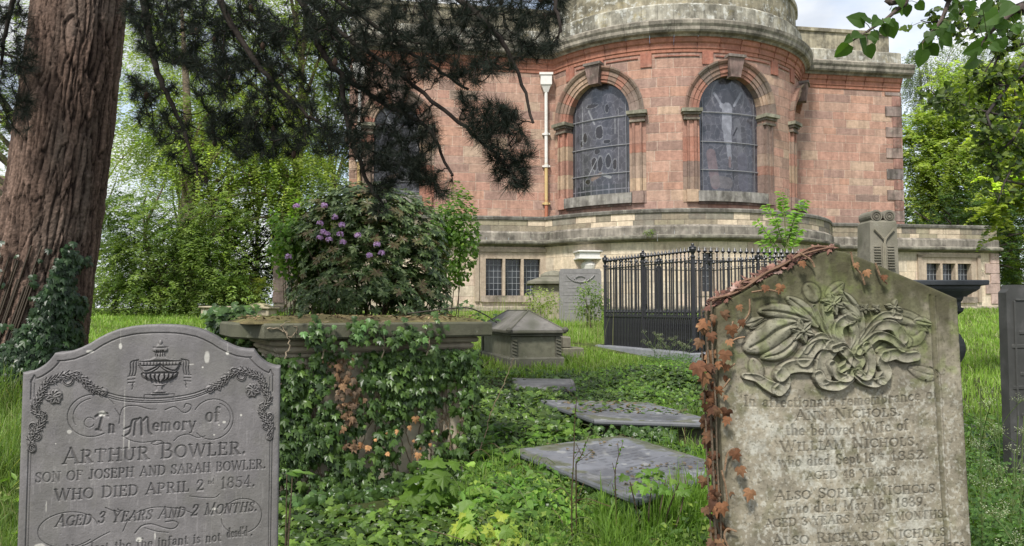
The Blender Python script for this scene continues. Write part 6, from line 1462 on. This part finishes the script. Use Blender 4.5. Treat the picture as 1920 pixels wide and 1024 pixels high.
scat('quad', 5000, 880, 1300, 5.6, 9.4, .2, .045, LIME, dens=lambda x, y: vn(x * 3, y * 3) > .5)
scat('round', 1500, 870, 1075, 3.9, 6.4, .22, .06, LIME + [(.07, .15, .02)], jit=.35, dens=lambda x, y: .3 + .7 * (vn(x * 2.5, y * 2.5) > .4))
scat('round', 500, 870, 1330, 3.3, 4.3, .16, .05, LIME + [(.05, .12, .02)], jit=.4)
scat('maple', 260, 900, 1130, 3.6, 6.2, .24, .06, LIME, jit=.35)
scat('lance', 2200, 870, 1330, 3.3, 5.8, .24, .06, [(.07, .14, .03), (.12, .22, .04), (.05, .11, .025)], jit=.7)
scat('lance', 5200, 1795, 2000, 2.6, 6.2, .42, .05, [(.06, .13, .03), (.10, .19, .04), (.14, .24, .06)], jit=.8)
scat('lance', 2000, -120, 60, 2.2, 6.5, .3, .07, GR, jit=.8)
scat('quad', 2600, 880, 1330, 3.2, 4.6, .3, .03, [(.10, .18, .03), (.2, .26, .05), (.06, .12, .03)])
scat('lance', 3500, 870, 1330, 3.2, 5.4, .2, .035, [(.08, .15, .025), (.14, .24, .04), (.22, .30, .07)], jit=.8, dens=lambda x, y: .15 + .85 * (vn(x * 4 + 9, y * 4, 8) > .5))
scat('ivys', 500, 870, 1330, 3.2, 6.5, .04, .045, [(.2, .12, .06), (.3, .19, .1), (.12, .08, .05)]); scat('ivys', 260, 960, 1080, 7.6, 9.2, .06, .05, DK, avoid=False)
for k in range(70):
    x, y = wedge(1, 870, 1330, 3.3, 6.0); x, y = float(x[0]), float(y[0])
    if blocked(np.array([x]), np.array([y]))[0]: continue
    z = float(ground(x, y)); a = RN.random() * 6.28; L_ = .15 + .3 * RN.random(); tube(g, smooth_path([(x, y, z), (x + L_ * .5 * math.cos(a), y + L_ * .5 * math.sin(a), z + .12 + .12 * RN.random()), (x + L_ * math.cos(a), y + L_ * math.sin(a), z + .05 + .15 * RN.random())], 4), .0022, 4, [(.16, .11, .06), (.12, .16, .05)][k % 2], cap=False)
o = g.build('undergrowth', M_leaf, None, loc=(1, 5, float(ground(1, 5)))); tag(o, 'lime green nettles, brambles and weeds crowding the foreground graves', None, None, 'stuff')
# yellow-green spiny plant at the bottom
def clump(name, px, py, d, n, kind, size, cols, rx, rz, label, cat, up=.7, M=M_leaf, stems=8, grp=None, jit=.7, base=None):
    c = P(px, py, d); gz = float(ground(c[0], c[1])) if base is None else base; r = empty(name, (c[0], c[1], gz), label, cat, grp)
    g = G(); v = rv(n) * (RN.random((n, 1)) ** .45); q = c + v * [rx, rx, rz]
    lump = vn(q[:, 0] * 5 / rx * .4, q[:, 1] * 3, q[:, 2] * 5 / rz * .4) > .36; q = q[lump & (q[:, 2] > gz)]; v = v[:len(q)]; n = len(q)
    leaves(g, kind, q, np.array([0, -.3, up]) + rv(n) * jit + (q - c) / rx * .5, (q - c) / rx + rv(n) * .6 + [0, 0, -.3], size * (.6 + .7 * RN.random(n)), mixcol(cols, n, .2)); tag(g.build('foliage', M, r), kind='stuff')
    g = G()
    for k in range(stems):
        e = c + rv(1)[0] * [rx * .7, rx * .7, rz * .7]; b = np.array([c[0] + RN.normal() * rx * .15, c[1] + RN.normal() * rx * .15, gz - .02]); m = (b + e) / 2 + rv(1)[0] * rx * .12
        tube(g, smooth_path([b, m, e], 5), np.linspace(.012 * rx + .004, .003, 11), 5, (.09, .07, .045))
    g.build('stems', M_wood, r); return r, c
YG = [(.38, .42, .06), (.26, .36, .06), (.16, .27, .05)]
clump('mahonia', 905, 1005, 3.75, 230, 'maple', .062, YG, .17, .11, 'yellow-green spiny-leaved plant at the bottom edge beside the ivy tomb', 'plant', jit=.5)
clump('bindweed', 815, 905, 4.35, 26, 'maple', .11, [(.09, .17, .02), (.14, .24, .035)], .14, .13, 'few big pale lobed leaves in front of the ivy-clad tomb corner', 'plant', jit=.4, stems=4)
clump('sycamore_seedling', 1230, 898, 3.9, 34, 'maple', .04, LIME, .24, .05, 'thin seedling with lobed leaves reaching over the large slate slab', 'plant', jit=.3, stems=5)
clump('dock', 536, 900, 3.6, 8, 'lance', .09, LIME, .06, .06, 'bright narrow leaves between the slate headstone and the ivy tomb', 'plant', jit=.5, stems=3)
for k, pts in enumerate(([(1072, 930, 3.8), (1076, 850, 3.85), (1078, 790, 3.9), (1082, 740, 3.9)], [(1155, 940, 3.9), (1154, 880, 3.9), (1168, 830, 3.9)], [(1080, 870, 3.9), (1092, 850, 3.9), (1098, 828, 3.9)])):
    q = smooth_path([P(*p) for p in pts], 6); g = G(); b = q[0].copy(); b[2] = float(ground(b[0], b[1])) - .02; q = np.vstack([b, q]); tube(g, q, np.linspace(.004, .0015, len(q)), 5, (.10, .07, .04))
    for j in range(2, len(q), 4): tube(g, [q[j], q[j] + np.array([RN.normal() * .05, 0, .06])], .0015, 4, (.1, .07, .04))
    n = 14; leaves(g, 'quad', q[RN.integers(2, len(q), n)], rv(n) + [0, -1, .5], rv(n) + [0, 0, .5], .018, mixcol(LIME, n))
    tag(g.build('bare_twig', M_leaf, None, loc=tuple(b)), ('tall thin bare twig standing before the left edge of the large slab', 'short bare twig in front of the middle of the large slab', 'slim leaning bare twig beside the tall one before the large slab')[k], 'twig')
# ---------------------------------------------------------------- cow parsley
def parsley(px, d, h, label):
    c = P(px, 600, d); gz = float(ground(c[0], d)); b = np.array([c[0], d, gz]); r = empty('cow_parsley', b, label, 'plant', 'cow parsley at the right')
    g = G(); gf = G(); gl_ = G(); tip = b + [RN.normal() * .08, RN.normal() * .08, h]; st = smooth_path([b, (b + tip) / 2 + RN.normal(size=3) * .03, tip], 6); tube(g, st, np.linspace(.005, .002, len(st)), 5, (.14, .19, .07))
    for k in range(7):
        s = st[4 + k % (len(st) - 4)]; e = s + np.array([RN.normal() * .12, RN.normal() * .1, .1 + .1 * RN.random()]); tube(g, smooth_path([s, (s + e) / 2 + [0, 0, .01], e], 4), .0018, 4, (.16, .22, .08))
        for j in range(9):
            e2 = e + rv(1)[0] * [.04, .04, .015] + [0, 0, .03]; tube(g, [e, e2], .0009, 3, (.17, .22, .09), cap=False); n = 7
            leaves(gf, 'quad', e2 + RN.normal(size=(n, 3)) * .007, np.array([0, 0, 1]) + rv(n) * .5, rv(n), .007, mixcol([(.5, .52, .38), (.28, .34, .16), (.6, .6, .5)], n))
    g.build('stem', M_leaf, r); tag(gf.build('flower_head', M_petal, r), kind='stuff')
    n = 420; base = b + np.stack([RN.normal(size=n) * .13, RN.normal(size=n) * .1, RN.random(n) * h * .55], 1); leaves(gl_, 'quad', base, rv(n) * .6 + [0, -.3, .9], rv(n), .026, mixcol([(.06, .13, .03), (.11, .2, .05)], n)); tag(gl_.build('leaves', M_leaf, r), kind='stuff')
for k, (px, d, h, l) in enumerate(((1828, 3.3, .98, 'tall cow parsley hard against the right edge of the mossy headstone'), (1862, 3.6, .78, 'cow parsley gone over, between the mossy headstone and the dark right-hand stone'), (1898, 3.2, .86, 'cow parsley in front of the near-black stone at the right edge'), (1842, 4.4, .72, 'low cow parsley farther back in the gap right of the mossy headstone'), (1945, 3.5, .7, 'cow parsley just outside the right edge of the view'), (1885, 2.9, .5, 'short cow parsley nearest the bottom right corner'))): parsley(px, d, h, l)
for k, (px, d) in enumerate(((1225, 10.2), (1262, 10.1), (1280, 10.4), (1248, 9.9))): parsley(px, d, .3, ('small white-flowered cow parsley at the kerb of the railings, leftmost', 'small white-flowered cow parsley at the kerb of the railings, second from right', 'small white-flowered cow parsley at the kerb corner, rightmost', 'small white-flowered cow parsley at the kerb of the railings, second from left')[k])
# ---------------------------------------------------------------- rhododendron
rc_ = P(692, 470, 9.6); gz = float(ground(rc_[0], 9.6)); rh = empty('rhododendron', (rc_[0], 9.6, gz), 'big glossy rhododendron with a few mauve flower clusters behind the ivy-clad tomb', 'shrub')
hz = zat(350, 9.6) - gz
lob = [(0, 0, .52, 1.0, .52), (-.35, -.2, .66, .62, .36), (.4, -.1, .62, .66, .36), (0, -.25, .8, .7, .2), (-.65, 0, .4, .42, .32), (.68, 0, .38, .4, .34), (.0, -.4, .35, .8, .32)]
g = G(); nW = 2500; W = []
for k in range(nW):
    l = lob[RN.integers(len(lob))]; v = rv(1)[0]; v[2] = abs(v[2]) if RN.random() < .45 else v[2]; rr_ = 1 - .22 * RN.random() ** 2
    W.append((np.array([rc_[0] + l[0], 9.6 + l[1], gz + l[2] * hz]) + v * [l[3] * rr_, l[3] * .8 * rr_, l[4] * hz * rr_], v))
W = [(p, v) for p, v in W if p[2] > gz + .05 and p[2] < gz + hz * 1.02]
for p, v in W:
    n = 8; a = RN.random() * 6.28 + np.arange(n) * 2 * math.pi / n; ax = norm(v + [0, -.2, .7]); t1 = norm(np.cross(ax, [.3, 1, .2])); t2_ = np.cross(ax, t1)
    tp = t1 * np.cos(a)[:, None] + t2_ * np.sin(a)[:, None]; tp = tp + ax * (.15 + .35 * RN.random()) + [0, 0, -.3]
    c = mixcol([(.03, .055, .018), (.05, .085, .025), (.10, .15, .045), (.24, .30, .14)] if RN.random() < .85 else [(.14, .16, .06), (.14, .09, .05)], n, .15)
    leaves(g, 'lance', np.repeat(p[None], n, 0), np.repeat(ax[None], n, 0) + tp * -.1 + rv(n) * .15, tp, .07 + .035 * RN.random(n), c)
tag(g.build('foliage', M_gloss, rh), kind='stuff')
g = G()
for k in range(40):
    p, v = W[RN.integers(len(W))]; b = np.array([rc_[0] + RN.normal() * .2, 9.6 + RN.normal() * .15, gz]); tube(g, smooth_path([b, b + (p - b) * .5 + [0, 0, -.15], p], 5), np.linspace(.02, .006, 11), 5, (.06, .045, .03))
g.build('branches', M_wood, rh)
for px, py in ((600, 447), (613, 440), (638, 440), (641, 423), (606, 436), (671, 442), (707, 459), (693, 480), (541, 482), (617, 450), (628, 408), (608, 386), (643, 455), (715, 475), (556, 388), (600, 420)):
    q = P(px, py, 8.72 + .002 * abs(px - 690)); g = G(); n = 42; v = rv(n); v[:, 2] = np.abs(v[:, 2]) * .8
    leaves(g, 'round', q + v * .034, v + rv(n) * .3, v + rv(n) * .5, .030, mixcol([(.5, .32, .66), (.66, .48, .78), (.44, .26, .6)], n)); g.build('flower_cluster', M_petal, rh)
# ---------------------------------------------------------------- trees
def tree(name, px, d, h, blobs, nl, size, cols, label, trunk=(.2, (.12, .095, .065)), kind='quad', grp='trees behind the graves', weep=0., air=.42, cat='tree', mat=None, ncl=None, lean=0, show=True):
    """blobs: (px, py, radius px x, radius px y) seen at depth d; crown clumps fill them"""
    b = P(px, 600, d); gz = float(ground(b[0], d)); r = empty(name, (b[0], d, gz), label, cat, grp); k_ = d / F
    g = G(); cl = []; A = np.array([w_[2] * w_[3] for w_ in blobs], float); A /= A.sum(); ncl = ncl or max(30, nl // 90)
    nl = int(nl * 2.6); ncl = int(ncl * 1.6)
    for _ in range(ncl):
        w_ = blobs[RN.choice(len(blobs), p=A)]; v = rv(1)[0] * (RN.random() ** .35); c = P(w_[0], w_[1], d); q = c + v * [w_[2] * k_, w_[2] * k_ * .8, w_[3] * k_]; q[1] += 0
        cl.append((q, v, w_[2] * k_))
    cl = [c for c in cl if c[0][2] > gz + .2]; per = nl // len(cl)
    for q, v, R_ in cl:
        if RN.random() < .10: continue
        s = (.16 + .14 * RN.random()) * min(R_, 3.0); m_ = 15; ns = max(2, int(per * (.5 + RN.random()) / (2 * m_))); u = RN.normal(size=(ns, 3)) * s * [1, 1, .5]
        dr_ = norm(v * .6 + rv(ns) * .8 + [0, 0, -.1 - weep]); L_ = s * (.7 + .8 * RN.random(ns)) + size * 3; tt = np.linspace(.08, 1, m_)
        p = (q + u)[:, None] + dr_[:, None] * (tt[None, :] * L_[:, None])[..., None] + np.array([0, 0, -1.]) * (tt[None, :] ** 2 * L_[:, None] * (.25 + .5 * weep))[..., None]
        sd3 = norm(np.cross(dr_, [0, 0, 1.]) + rv(ns) * .25); cc = mixcol(cols, ns, .16) * RN.uniform(.6, 1.3)
        for sg in (-1, 1):
            pp_ = (p + rv(ns * m_).reshape(ns, m_, 3) * size * .25).reshape(-1, 3); n = len(pp_)
            tp = np.repeat(sd3 * sg + dr_ * .45, m_, 0) + rv(n) * .3 + [0, 0, -.25]; nr = np.array([0, -.25, .9]) + rv(n) * .45
            leaves(g, kind, pp_, nr, tp, size * (.75 + .5 * RN.random(n)) * np.tile(1.15 - .5 * tt, ns), np.repeat(cc, m_, 0) * (1 + .12 * RN.normal(size=(n, 1))))
    tag(g.build('crown', mat or M_leaf, r), kind='stuff'); tr, tcol = trunk
    g = G(); top = gz + h * .8; xs_ = b[0] + lean * np.array([0, .1, .35, .8]); q = smooth_path([(xs_[0], d, gz - .2), (xs_[1], d, gz + h * .2), (xs_[2] + RN.normal() * .2, d, gz + h * .5), (xs_[3], d, top)], 8)
    tube(g, q, tr * np.linspace(1.15, .2, len(q)), 12, tcol); g.build('trunk', M_wood, r, smooth=True)
    g = G(); L_ = [cl[i] for i in RN.choice(len(cl), min(26, len(cl)), replace=False)]
    for p, v, R_ in L_:
        j = int(np.clip(np.searchsorted(q[:, 2], gz + (p[2] - gz) * .6), 3, len(q) - 2)); s = q[j]; m = (s + p) / 2 + [0, 0, .12 * np.linalg.norm(p - s)] + RN.normal(size=3) * .15
        tube(g, smooth_path([s, m, p], 5), np.linspace(tr * .34, .015, 11), 5, tcol)
    g.build('branches', M_wood, r, smooth=True); return r
YGR = [(.18, .255, .05), (.27, .355, .07), (.36, .42, .11), (.20, .28, .06)]; MG = [(.075, .13, .03), (.125, .195, .045), (.2, .27, .07)]; DG = [(.02, .045, .012), (.035, .07, .02), (.055, .10, .03)]
tree('broadleaf_tree', 545, 27, 15, [(430, 120, 150, 190), (560, 90, 110, 150), (330, 60, 130, 130), (480, -120, 260, 160), (540, 300, 80, 90), (300, 250, 110, 110)], 36000, .115, YGR, 'bright green tall tree with a pale trunk left of the mauve-flowered shrub', (.24, (.17, .13, .09)), weep=.5)
tree('weeping_tree', 352, 23, 12, [(400, 300, 120, 90), (480, 260, 90, 110), (330, 240, 90, 80), (560, 330, 70, 100)], 18000, .11, YGR + MG[1:2], 'leaning tree with hanging yellow-green sprays just right of the pine trunk', (.26, (.2, .155, .11)), weep=.9, lean=-.5)
tree('elder_tree', 300, 21, 4.6, [(280, 450, 95, 85), (350, 500, 90, 70), (240, 540, 70, 50), (400, 430, 60, 70), (230, 440, 40, 90), (240, 550, 80, 36), (340, 555, 90, 34), (420, 545, 60, 36)], 24000, .115, MG + YGR[:1], 'spreading mid green elder low behind the slate headstone', (.10, (.12, .1, .07)), kind='lance', weep=.2)
tree('yew_tree', 420, 25, 6.5, [(410, 430, 60, 90), (500, 470, 60, 100), (560, 400, 60, 110), (330, 520, 80, 70)], 14000, .10, DG, 'dark evergreen yew in the shade between the elder and the mauve-flowered shrub', (.16, (.07, .05, .04)), air=.35)
tree('ash_tree', 690, 30, 16, [(640, 60, 120, 150), (620, 260, 70, 90), (540, 250, 60, 90), (600, 420, 60, 60)], 14000, .13, MG + YGR, 'green ash beyond the left end of the red church wall', (.25, (.13, .11, .08)), weep=.3)
tree('hawthorn_bush', 452, 22.5, 2.0, [(458, 540, 32, 34), (440, 560, 30, 22)], 2600, .08, [(.3, .34, .05), (.4, .42, .1), (.16, .25, .05)], 'small yellow-leaved bush between the two far pale tombs', (.03, (.1, .08, .05)), cat='bush', grp=None)
tree('lime_tree', 60, 22, 12, [(20, 180, 120, 120), (130, 60, 140, 130), (-80, 300, 120, 150), (60, 460, 70, 80)], 13000, .1, MG + YGR, 'green tree seen on both sides of the pine trunk, behind it', (.3, (.12, .1, .07)), air=.5)
for k, (px, d, col) in enumerate(((-150, 40, MG), (170, 44, YGR), (330, 42, MG), (480, 46, YGR), (620, 43, MG))):
    tree('far_tree', px, d, 9, [(px, 420 - 20 * (k % 2), 130, 120), (px + 20, 250, 100, 110), (px - 30, 110, 80, 80), (px + 60, 540, 130, 60), (px - 60, 530, 120, 70)], 16000, .16, col, ('far green tree at the left edge of the view', 'pale far tree showing behind the elder', 'darker far tree behind the yew', 'pale far tree behind the two small tombs', 'far tree behind the mauve-flowered shrub')[k], (.2, (.1, .08, .06)), air=.3)
tree('sweet_chestnut_tree', 1900, 33, 11, [(1790, 330, 110, 110), (1880, 230, 120, 120), (1990, 300, 120, 160), (1760, 400, 60, 70), (1830, 470, 120, 70), (1740, 300, 45, 110), (1800, 180, 60, 60)], 64000, .165, YGR, 'broad bright yellow-green tree beyond the right corner of the church', (.35, (.1, .08, .06)), kind='quad', weep=.2)
tree('birch_tree', 1760, 42, 17, [(1745, 170, 50, 90), (1800, 130, 70, 80), (1890, 120, 90, 100), (1730, 290, 40, 90), (1720, 130, 30, 60), (1960, 90, 80, 90)], 30000, .12, [(.16, .2, .1), (.2, .25, .13), (.12, .17, .08)], 'pale airy birch rising behind the bright tree at the right', (.11, (.2, .19, .17)), weep=1.0, air=.5)
tree('holly_tree', 1800, 29.5, 4.5, [(1750, 400, 60, 40), (1810, 460, 90, 70), (1900, 480, 90, 80), (1870, 400, 80, 50)], 11000, .11, DG + MG[:1], 'dark tree under the bright one, just past the end of the crypt wall', (.2, (.07, .055, .045)), air=.38)
# nearer leafy boughs at the right edge
tree('beech_sapling', 1990, 8.5, 4.2, [(1895, 330, 50, 90), (1910, 420, 55, 55), (1880, 240, 40, 60), (1960, 300, 70, 190), (1925, 180, 50, 80)], 2600, .055, [(.2, .30, .03), (.32, .40, .05), (.4, .46, .08), (.08, .13, .02)], 'near yellow-green leafy boughs at the right edge, in front of the trees', (.07, (.06, .05, .04)), kind='round', grp=None, air=.46)
# ash sapling inside the railings
c = P(1478, 600, 12.3); gz = float(ground(c[0], 12.3)); sp_ = empty('ash_sapling', (c[0], 12.3, gz), 'lime green ash sapling sticking up behind the mossy headstone by the railings', 'sapling')
g = G(); gs = G()
for tx_, ty_ in ((1435, 385), (1470, 372), (1500, 385), (1420, 415), (1455, 410), (1490, 408), (1512, 375), (1440, 440), (1480, 435), (1500, 428), (1425, 452), (1465, 360)):
    e = P(tx_, ty_, 12.3 + RN.normal() * .15); m = P(1472 + (tx_ - 1470) * .35, ty_ + 45, 12.3); b = np.array([c[0], 12.3, gz]); tube(gs, smooth_path([b, P(1476, 490, 12.3), m, e], 5), np.linspace(.014, .003, 16), 5, (.12, .14, .05))
    dr = norm(e - m); o_ = norm(np.cross(dr, [0, 1, 0]))
    for j in range(7):
        for s in (-1, 1):
            for rep in (0, 1):
                q = m + (e - m) * (.25 + .12 * j) + RN.normal(size=3) * .01; tpv = dr * .5 + o_ * s + rv(1)[0] * .3 + [0, 0, -.25 + .2 * rep]
                leaves(g, 'lance', q[None], np.array([[0, -.7, .7]]) + rv(1) * .4, tpv[None], .10 + .03 * RN.random(), mixcol([(.16, .30, .03), (.22, .38, .05)], 1))
g.build('foliage', M_leaf, sp_); gs.build('stems', M_wood, sp_)
clump('weed_bush', 1108, 568, 16.5, 1500, 'quad', .06, MG, .42, .5, 'small green bush in front of the tall grey headstone', 'bush')
clump('tall_weeds', 1015, 565, 15.5, 900, 'quad', .055, [(.22, .28, .07), (.3, .33, .12), (.14, .22, .05)], .42, .32, 'pale feathery tall weeds left of the grey headstone', 'plant')
clump('wall_plant', 1218, 437, 22.8, 260, 'quad', .045, MG, .2, .13, 'small green plant rooted in the parapet below the left apse window', 'plant', base=zat(447, 22.8))
clump('wall_plant', 1398, 428, 23.2, 360, 'quad', .05, MG, .22, .2, 'small green plant rooted in the parapet below the right apse window', 'plant', base=zat(447, 22.8))
clump('bramble', 555, 440, 9.4, 2200, 'round', .05, LIME + MG[:1], .36, .62, 'lime green brambles leaning against the left side of the rhododendron', 'shrub')
clump('hazel_bush', 845, 440, 10.6, 3000, 'round', .05, LIME + MG[:2], .42, .8, 'light green bush showing at the right side of the rhododendron', 'shrub')
clump('low_shrub', 620, 565, 8.6, 700, 'lance', .07, [(.05, .08, .035), (.09, .12, .05)], .34, .28, 'low dull green shrub under the rhododendron', 'shrub')
# ---------------------------------------------------------------- overhanging twigs with broad leaves, top right
lt = empty('hazel_tree', (2.75, 2.9, float(ground(2.75, 2.9))), 'broad-leaved branches hanging into the top right corner against the sky', 'tree')
g = G(); tube(g, smooth_path([(2.75, 2.9, 0), (2.8, 2.95, 1.5), (2.7, 2.9, 2.8), (2.5, 2.7, 3.4)], 6), np.linspace(.07, .03, 19), 10, (.1, .08, .06)); g.build('trunk', M_wood, lt, smooth=True)
def ZZ(x, y, d): return P(1540 + x * .254, y * .254, d)
br = [([(640, -120), (630, 10), (560, 70), (480, 140), (380, 205), (290, 265), (215, 310)], 2.6, [(290, 130, 1.3), (430, 105, 1.0), (420, 170, .9), (290, 215, 1.05), (220, 262, .7), (300, 315, 1.1), (190, 355, 1.2), (530, 205, 1.15), (440, 225, .8), (510, 40, .5), (550, 62, .7), (600, 33, .5), (630, 65, .8), (350, 140, .8), (530, 150, .6)]),
      ([(1100, -150), (960, -20), (900, 120), (850, 200), (790, 260), (745, 320)], 2.4, [(1090, 50, 1.1), (1000, 165, 1.1), (895, 220, 1.2), (810, 250, .9), (790, 325, 1.25), (755, 405, 1.2), (980, 60, .8), (990, 5, 1.2)]),
      ([(1600, -60), (1480, 40), (1380, 120), (1280, 210), (1200, 300), (1160, 380)], 2.3, [(1230, 190, 1.1), (1270, 232, 1.1), (1310, 150, .9), (1355, 225, .9), (1340, 312, 1.0), (1180, 330, 1.2), (1145, 430, 1.3), (1310, 55, 1.4), (1400, 20, 1.3), (1440, 110, .8), (1485, 55, 1.0), (1370, 60, 1.2), (1250, 60, 1.0), (1190, 50, .8), (1450, 200, .8), (1130, 110, .7)])]
g = G(); gl2 = G()
for pts, d, lv in br:
    q = smooth_path([(2.5, 2.7, 3.4)] + [ZZ(x, y, d) for x, y in pts], 6); tube(g, q, np.linspace(.012, .0025, len(q)), 6, (.09, .07, .06))
    lv = lv + [((q[j][0] / q[j][1] * F + 960 - 1540) / .254 + RN.normal() * 60, (512 - math.tan(math.atan((q[j][2] - E) / q[j][1]) - PITCH) * F) / .254 + RN.normal() * 45, .5 + .5 * RN.random()) for j in RN.integers(8, len(q), 12)]
    for x, y, s in lv:
        c = ZZ(x, y, d + RN.normal() * .05); j = int(np.argmin(np.sum((q - c) ** 2, 1))); a = q[j]; dr = norm(c - a); sz = .046 * s * d / 2.5; base = c - dr * sz * .4
        tube(g, [a, (a + base) / 2 + [0, 0, .004], base], .0012, 4, (.12, .14, .05), cap=False)
        nn_ = norm(np.array([RN.normal() * .5, -.55 - .4 * RN.random(), .45 * RN.normal()])); tp = dr + np.array([0, 0, -.5]) + rv(1)[0] * .2
        leaves(gl2, 'round', base[None], nn_[None], tp[None], sz * 1.05, np.array([(.06, .12, .022)]) * RN.uniform(.7, 1.3))
tag(gl2.build('leaves', M_leaf, lt), kind='stuff'); g.build('branches', M_wood, lt, smooth=True)
# finer twigs with small dark leaves in front of the sky
ho = empty('holly_oak_tree', (4.9, 5.4, float(ground(4.9, 5.4))), 'fine dark twigs with small leaves hanging down at the top right', 'tree')
g = G(); tube(g, smooth_path([(4.9, 5.4, 0), (4.8, 5.4, 2.4), (4.6, 5.3, 4.5), (4.0, 5.2, 5.2)], 6), np.linspace(.12, .04, 19), 10, (.09, .075, .06)); g.build('trunk', M_wood, ho, smooth=True)
g = G(); gl2 = G()
for pts in ([(1990, 190), (1920, 222), (1860, 212), (1800, 195), (1760, 180), (1738, 165)], [(1990, 60), (1880, 100), (1860, 160), (1850, 230), (1862, 300)], [(1960, -60), (1830, 0), (1790, 30), (1745, 42), (1726, 38)], [(1980, 30), (1900, 60), (1870, 100), (1850, 130), (1833, 165)], [(1850, 215), (1860, 240), (1880, 245)], [(1970, 110), (1905, 150), (1880, 160), (1850, 150)], [(1980, -20), (1880, 20), (1840, 40), (1800, 60)], [(1920, 222), (1900, 260), (1870, 290), (1850, 330)], [(1990, 260), (1930, 280), (1890, 330), (1870, 380)]):
    q = smooth_path([(4.6, 5.3, 4.5)] * 0 + [P(x, y, 5 + RN.normal() * .05) for x, y in pts], 7); tube(g, q, np.linspace(.010, .003, len(q)), 5, (.045, .038, .035))
    tube(g, smooth_path([(4.6, 5.3, 4.5), (q[0] + np.array([4.6, 5.3, 4.5])) / 2, q[0]], 4), .012, 5, (.045, .038, .035))
    for rep in range(int(len(q) * 1.1)):
        j = RN.integers(3, len(q)); e = q[j] + rv(1)[0] * [.09, .09, .09]; tube(g, [q[j], e], .002, 3, (.05, .04, .035), cap=False); n = 6
        leaves(gl2, 'round', e + RN.normal(size=(n, 3)) * .018, rv(n) * .8 + [0, -.5, .6], rv(n) + [0, 0, -.4], .03 + .018 * RN.random(n), mixcol([(.03, .055, .018), (.07, .11, .022), (.18, .24, .04)], n))
tag(gl2.build('leaves', M_leaf, ho), kind='stuff'); g.build('branches', M_wood, ho, smooth=True)
# ---------------------------------------------------------------- house glimpsed at the far left
hx = P(-60, 500, 44); gz = float(ground(hx[0], 46)); hs_ = empty('brick_house', (hx[0], 48, gz), 'brick house with a pale gable glimpsed far off at the left edge, behind the pine', 'house')
x1 = P(22, 500, 44)[0]; x0 = x1 - 7; g = G(); box(g, (x0, 44, gz - .2), (x1, 52, gz + 3.6), (.42, .19, .12), .02); g.build('wall', M_ash, hs_)
g = G(); box(g, (x0 - .02, 43.97, gz + 3.6), (x1 + .02, 52, gz + 5.4), (.5, .44, .36), .02); g.build('upper_wall', M_ash, hs_)
g = G(); V = [(x0 - .4, 43.6, gz + 5.4), (x1 + .4, 43.6, gz + 5.4), (x1 + .4, 52.4, gz + 5.4), (x0 - .4, 52.4, gz + 5.4), ((x0 + x1) / 2, 43.6, gz + 8.6), ((x0 + x1) / 2, 52.4, gz + 8.6)]
g.add(V, [[0, 1, 4], [2, 3, 5], [1, 2, 5, 4], [3, 0, 4, 5], [3, 2, 1, 0]], (.2, .12, .09)); g.build('roof', M_ash, hs_)
for wx in (x1 - 1.2, x1 - 3.6):
    g = G(); box(g, (wx - .5, 43.9, gz + 1.2), (wx + .5, 44.02, gz + 2.5), (.7, .68, .64), .02); fr = g.build('window', M_white, hs_); g = G(); box(g, (wx - .42, 43.88, gz + 1.28), (wx + .42, 43.95, gz + 2.42), (.04, .045, .05)); g.build('pane', M_glass, fr)
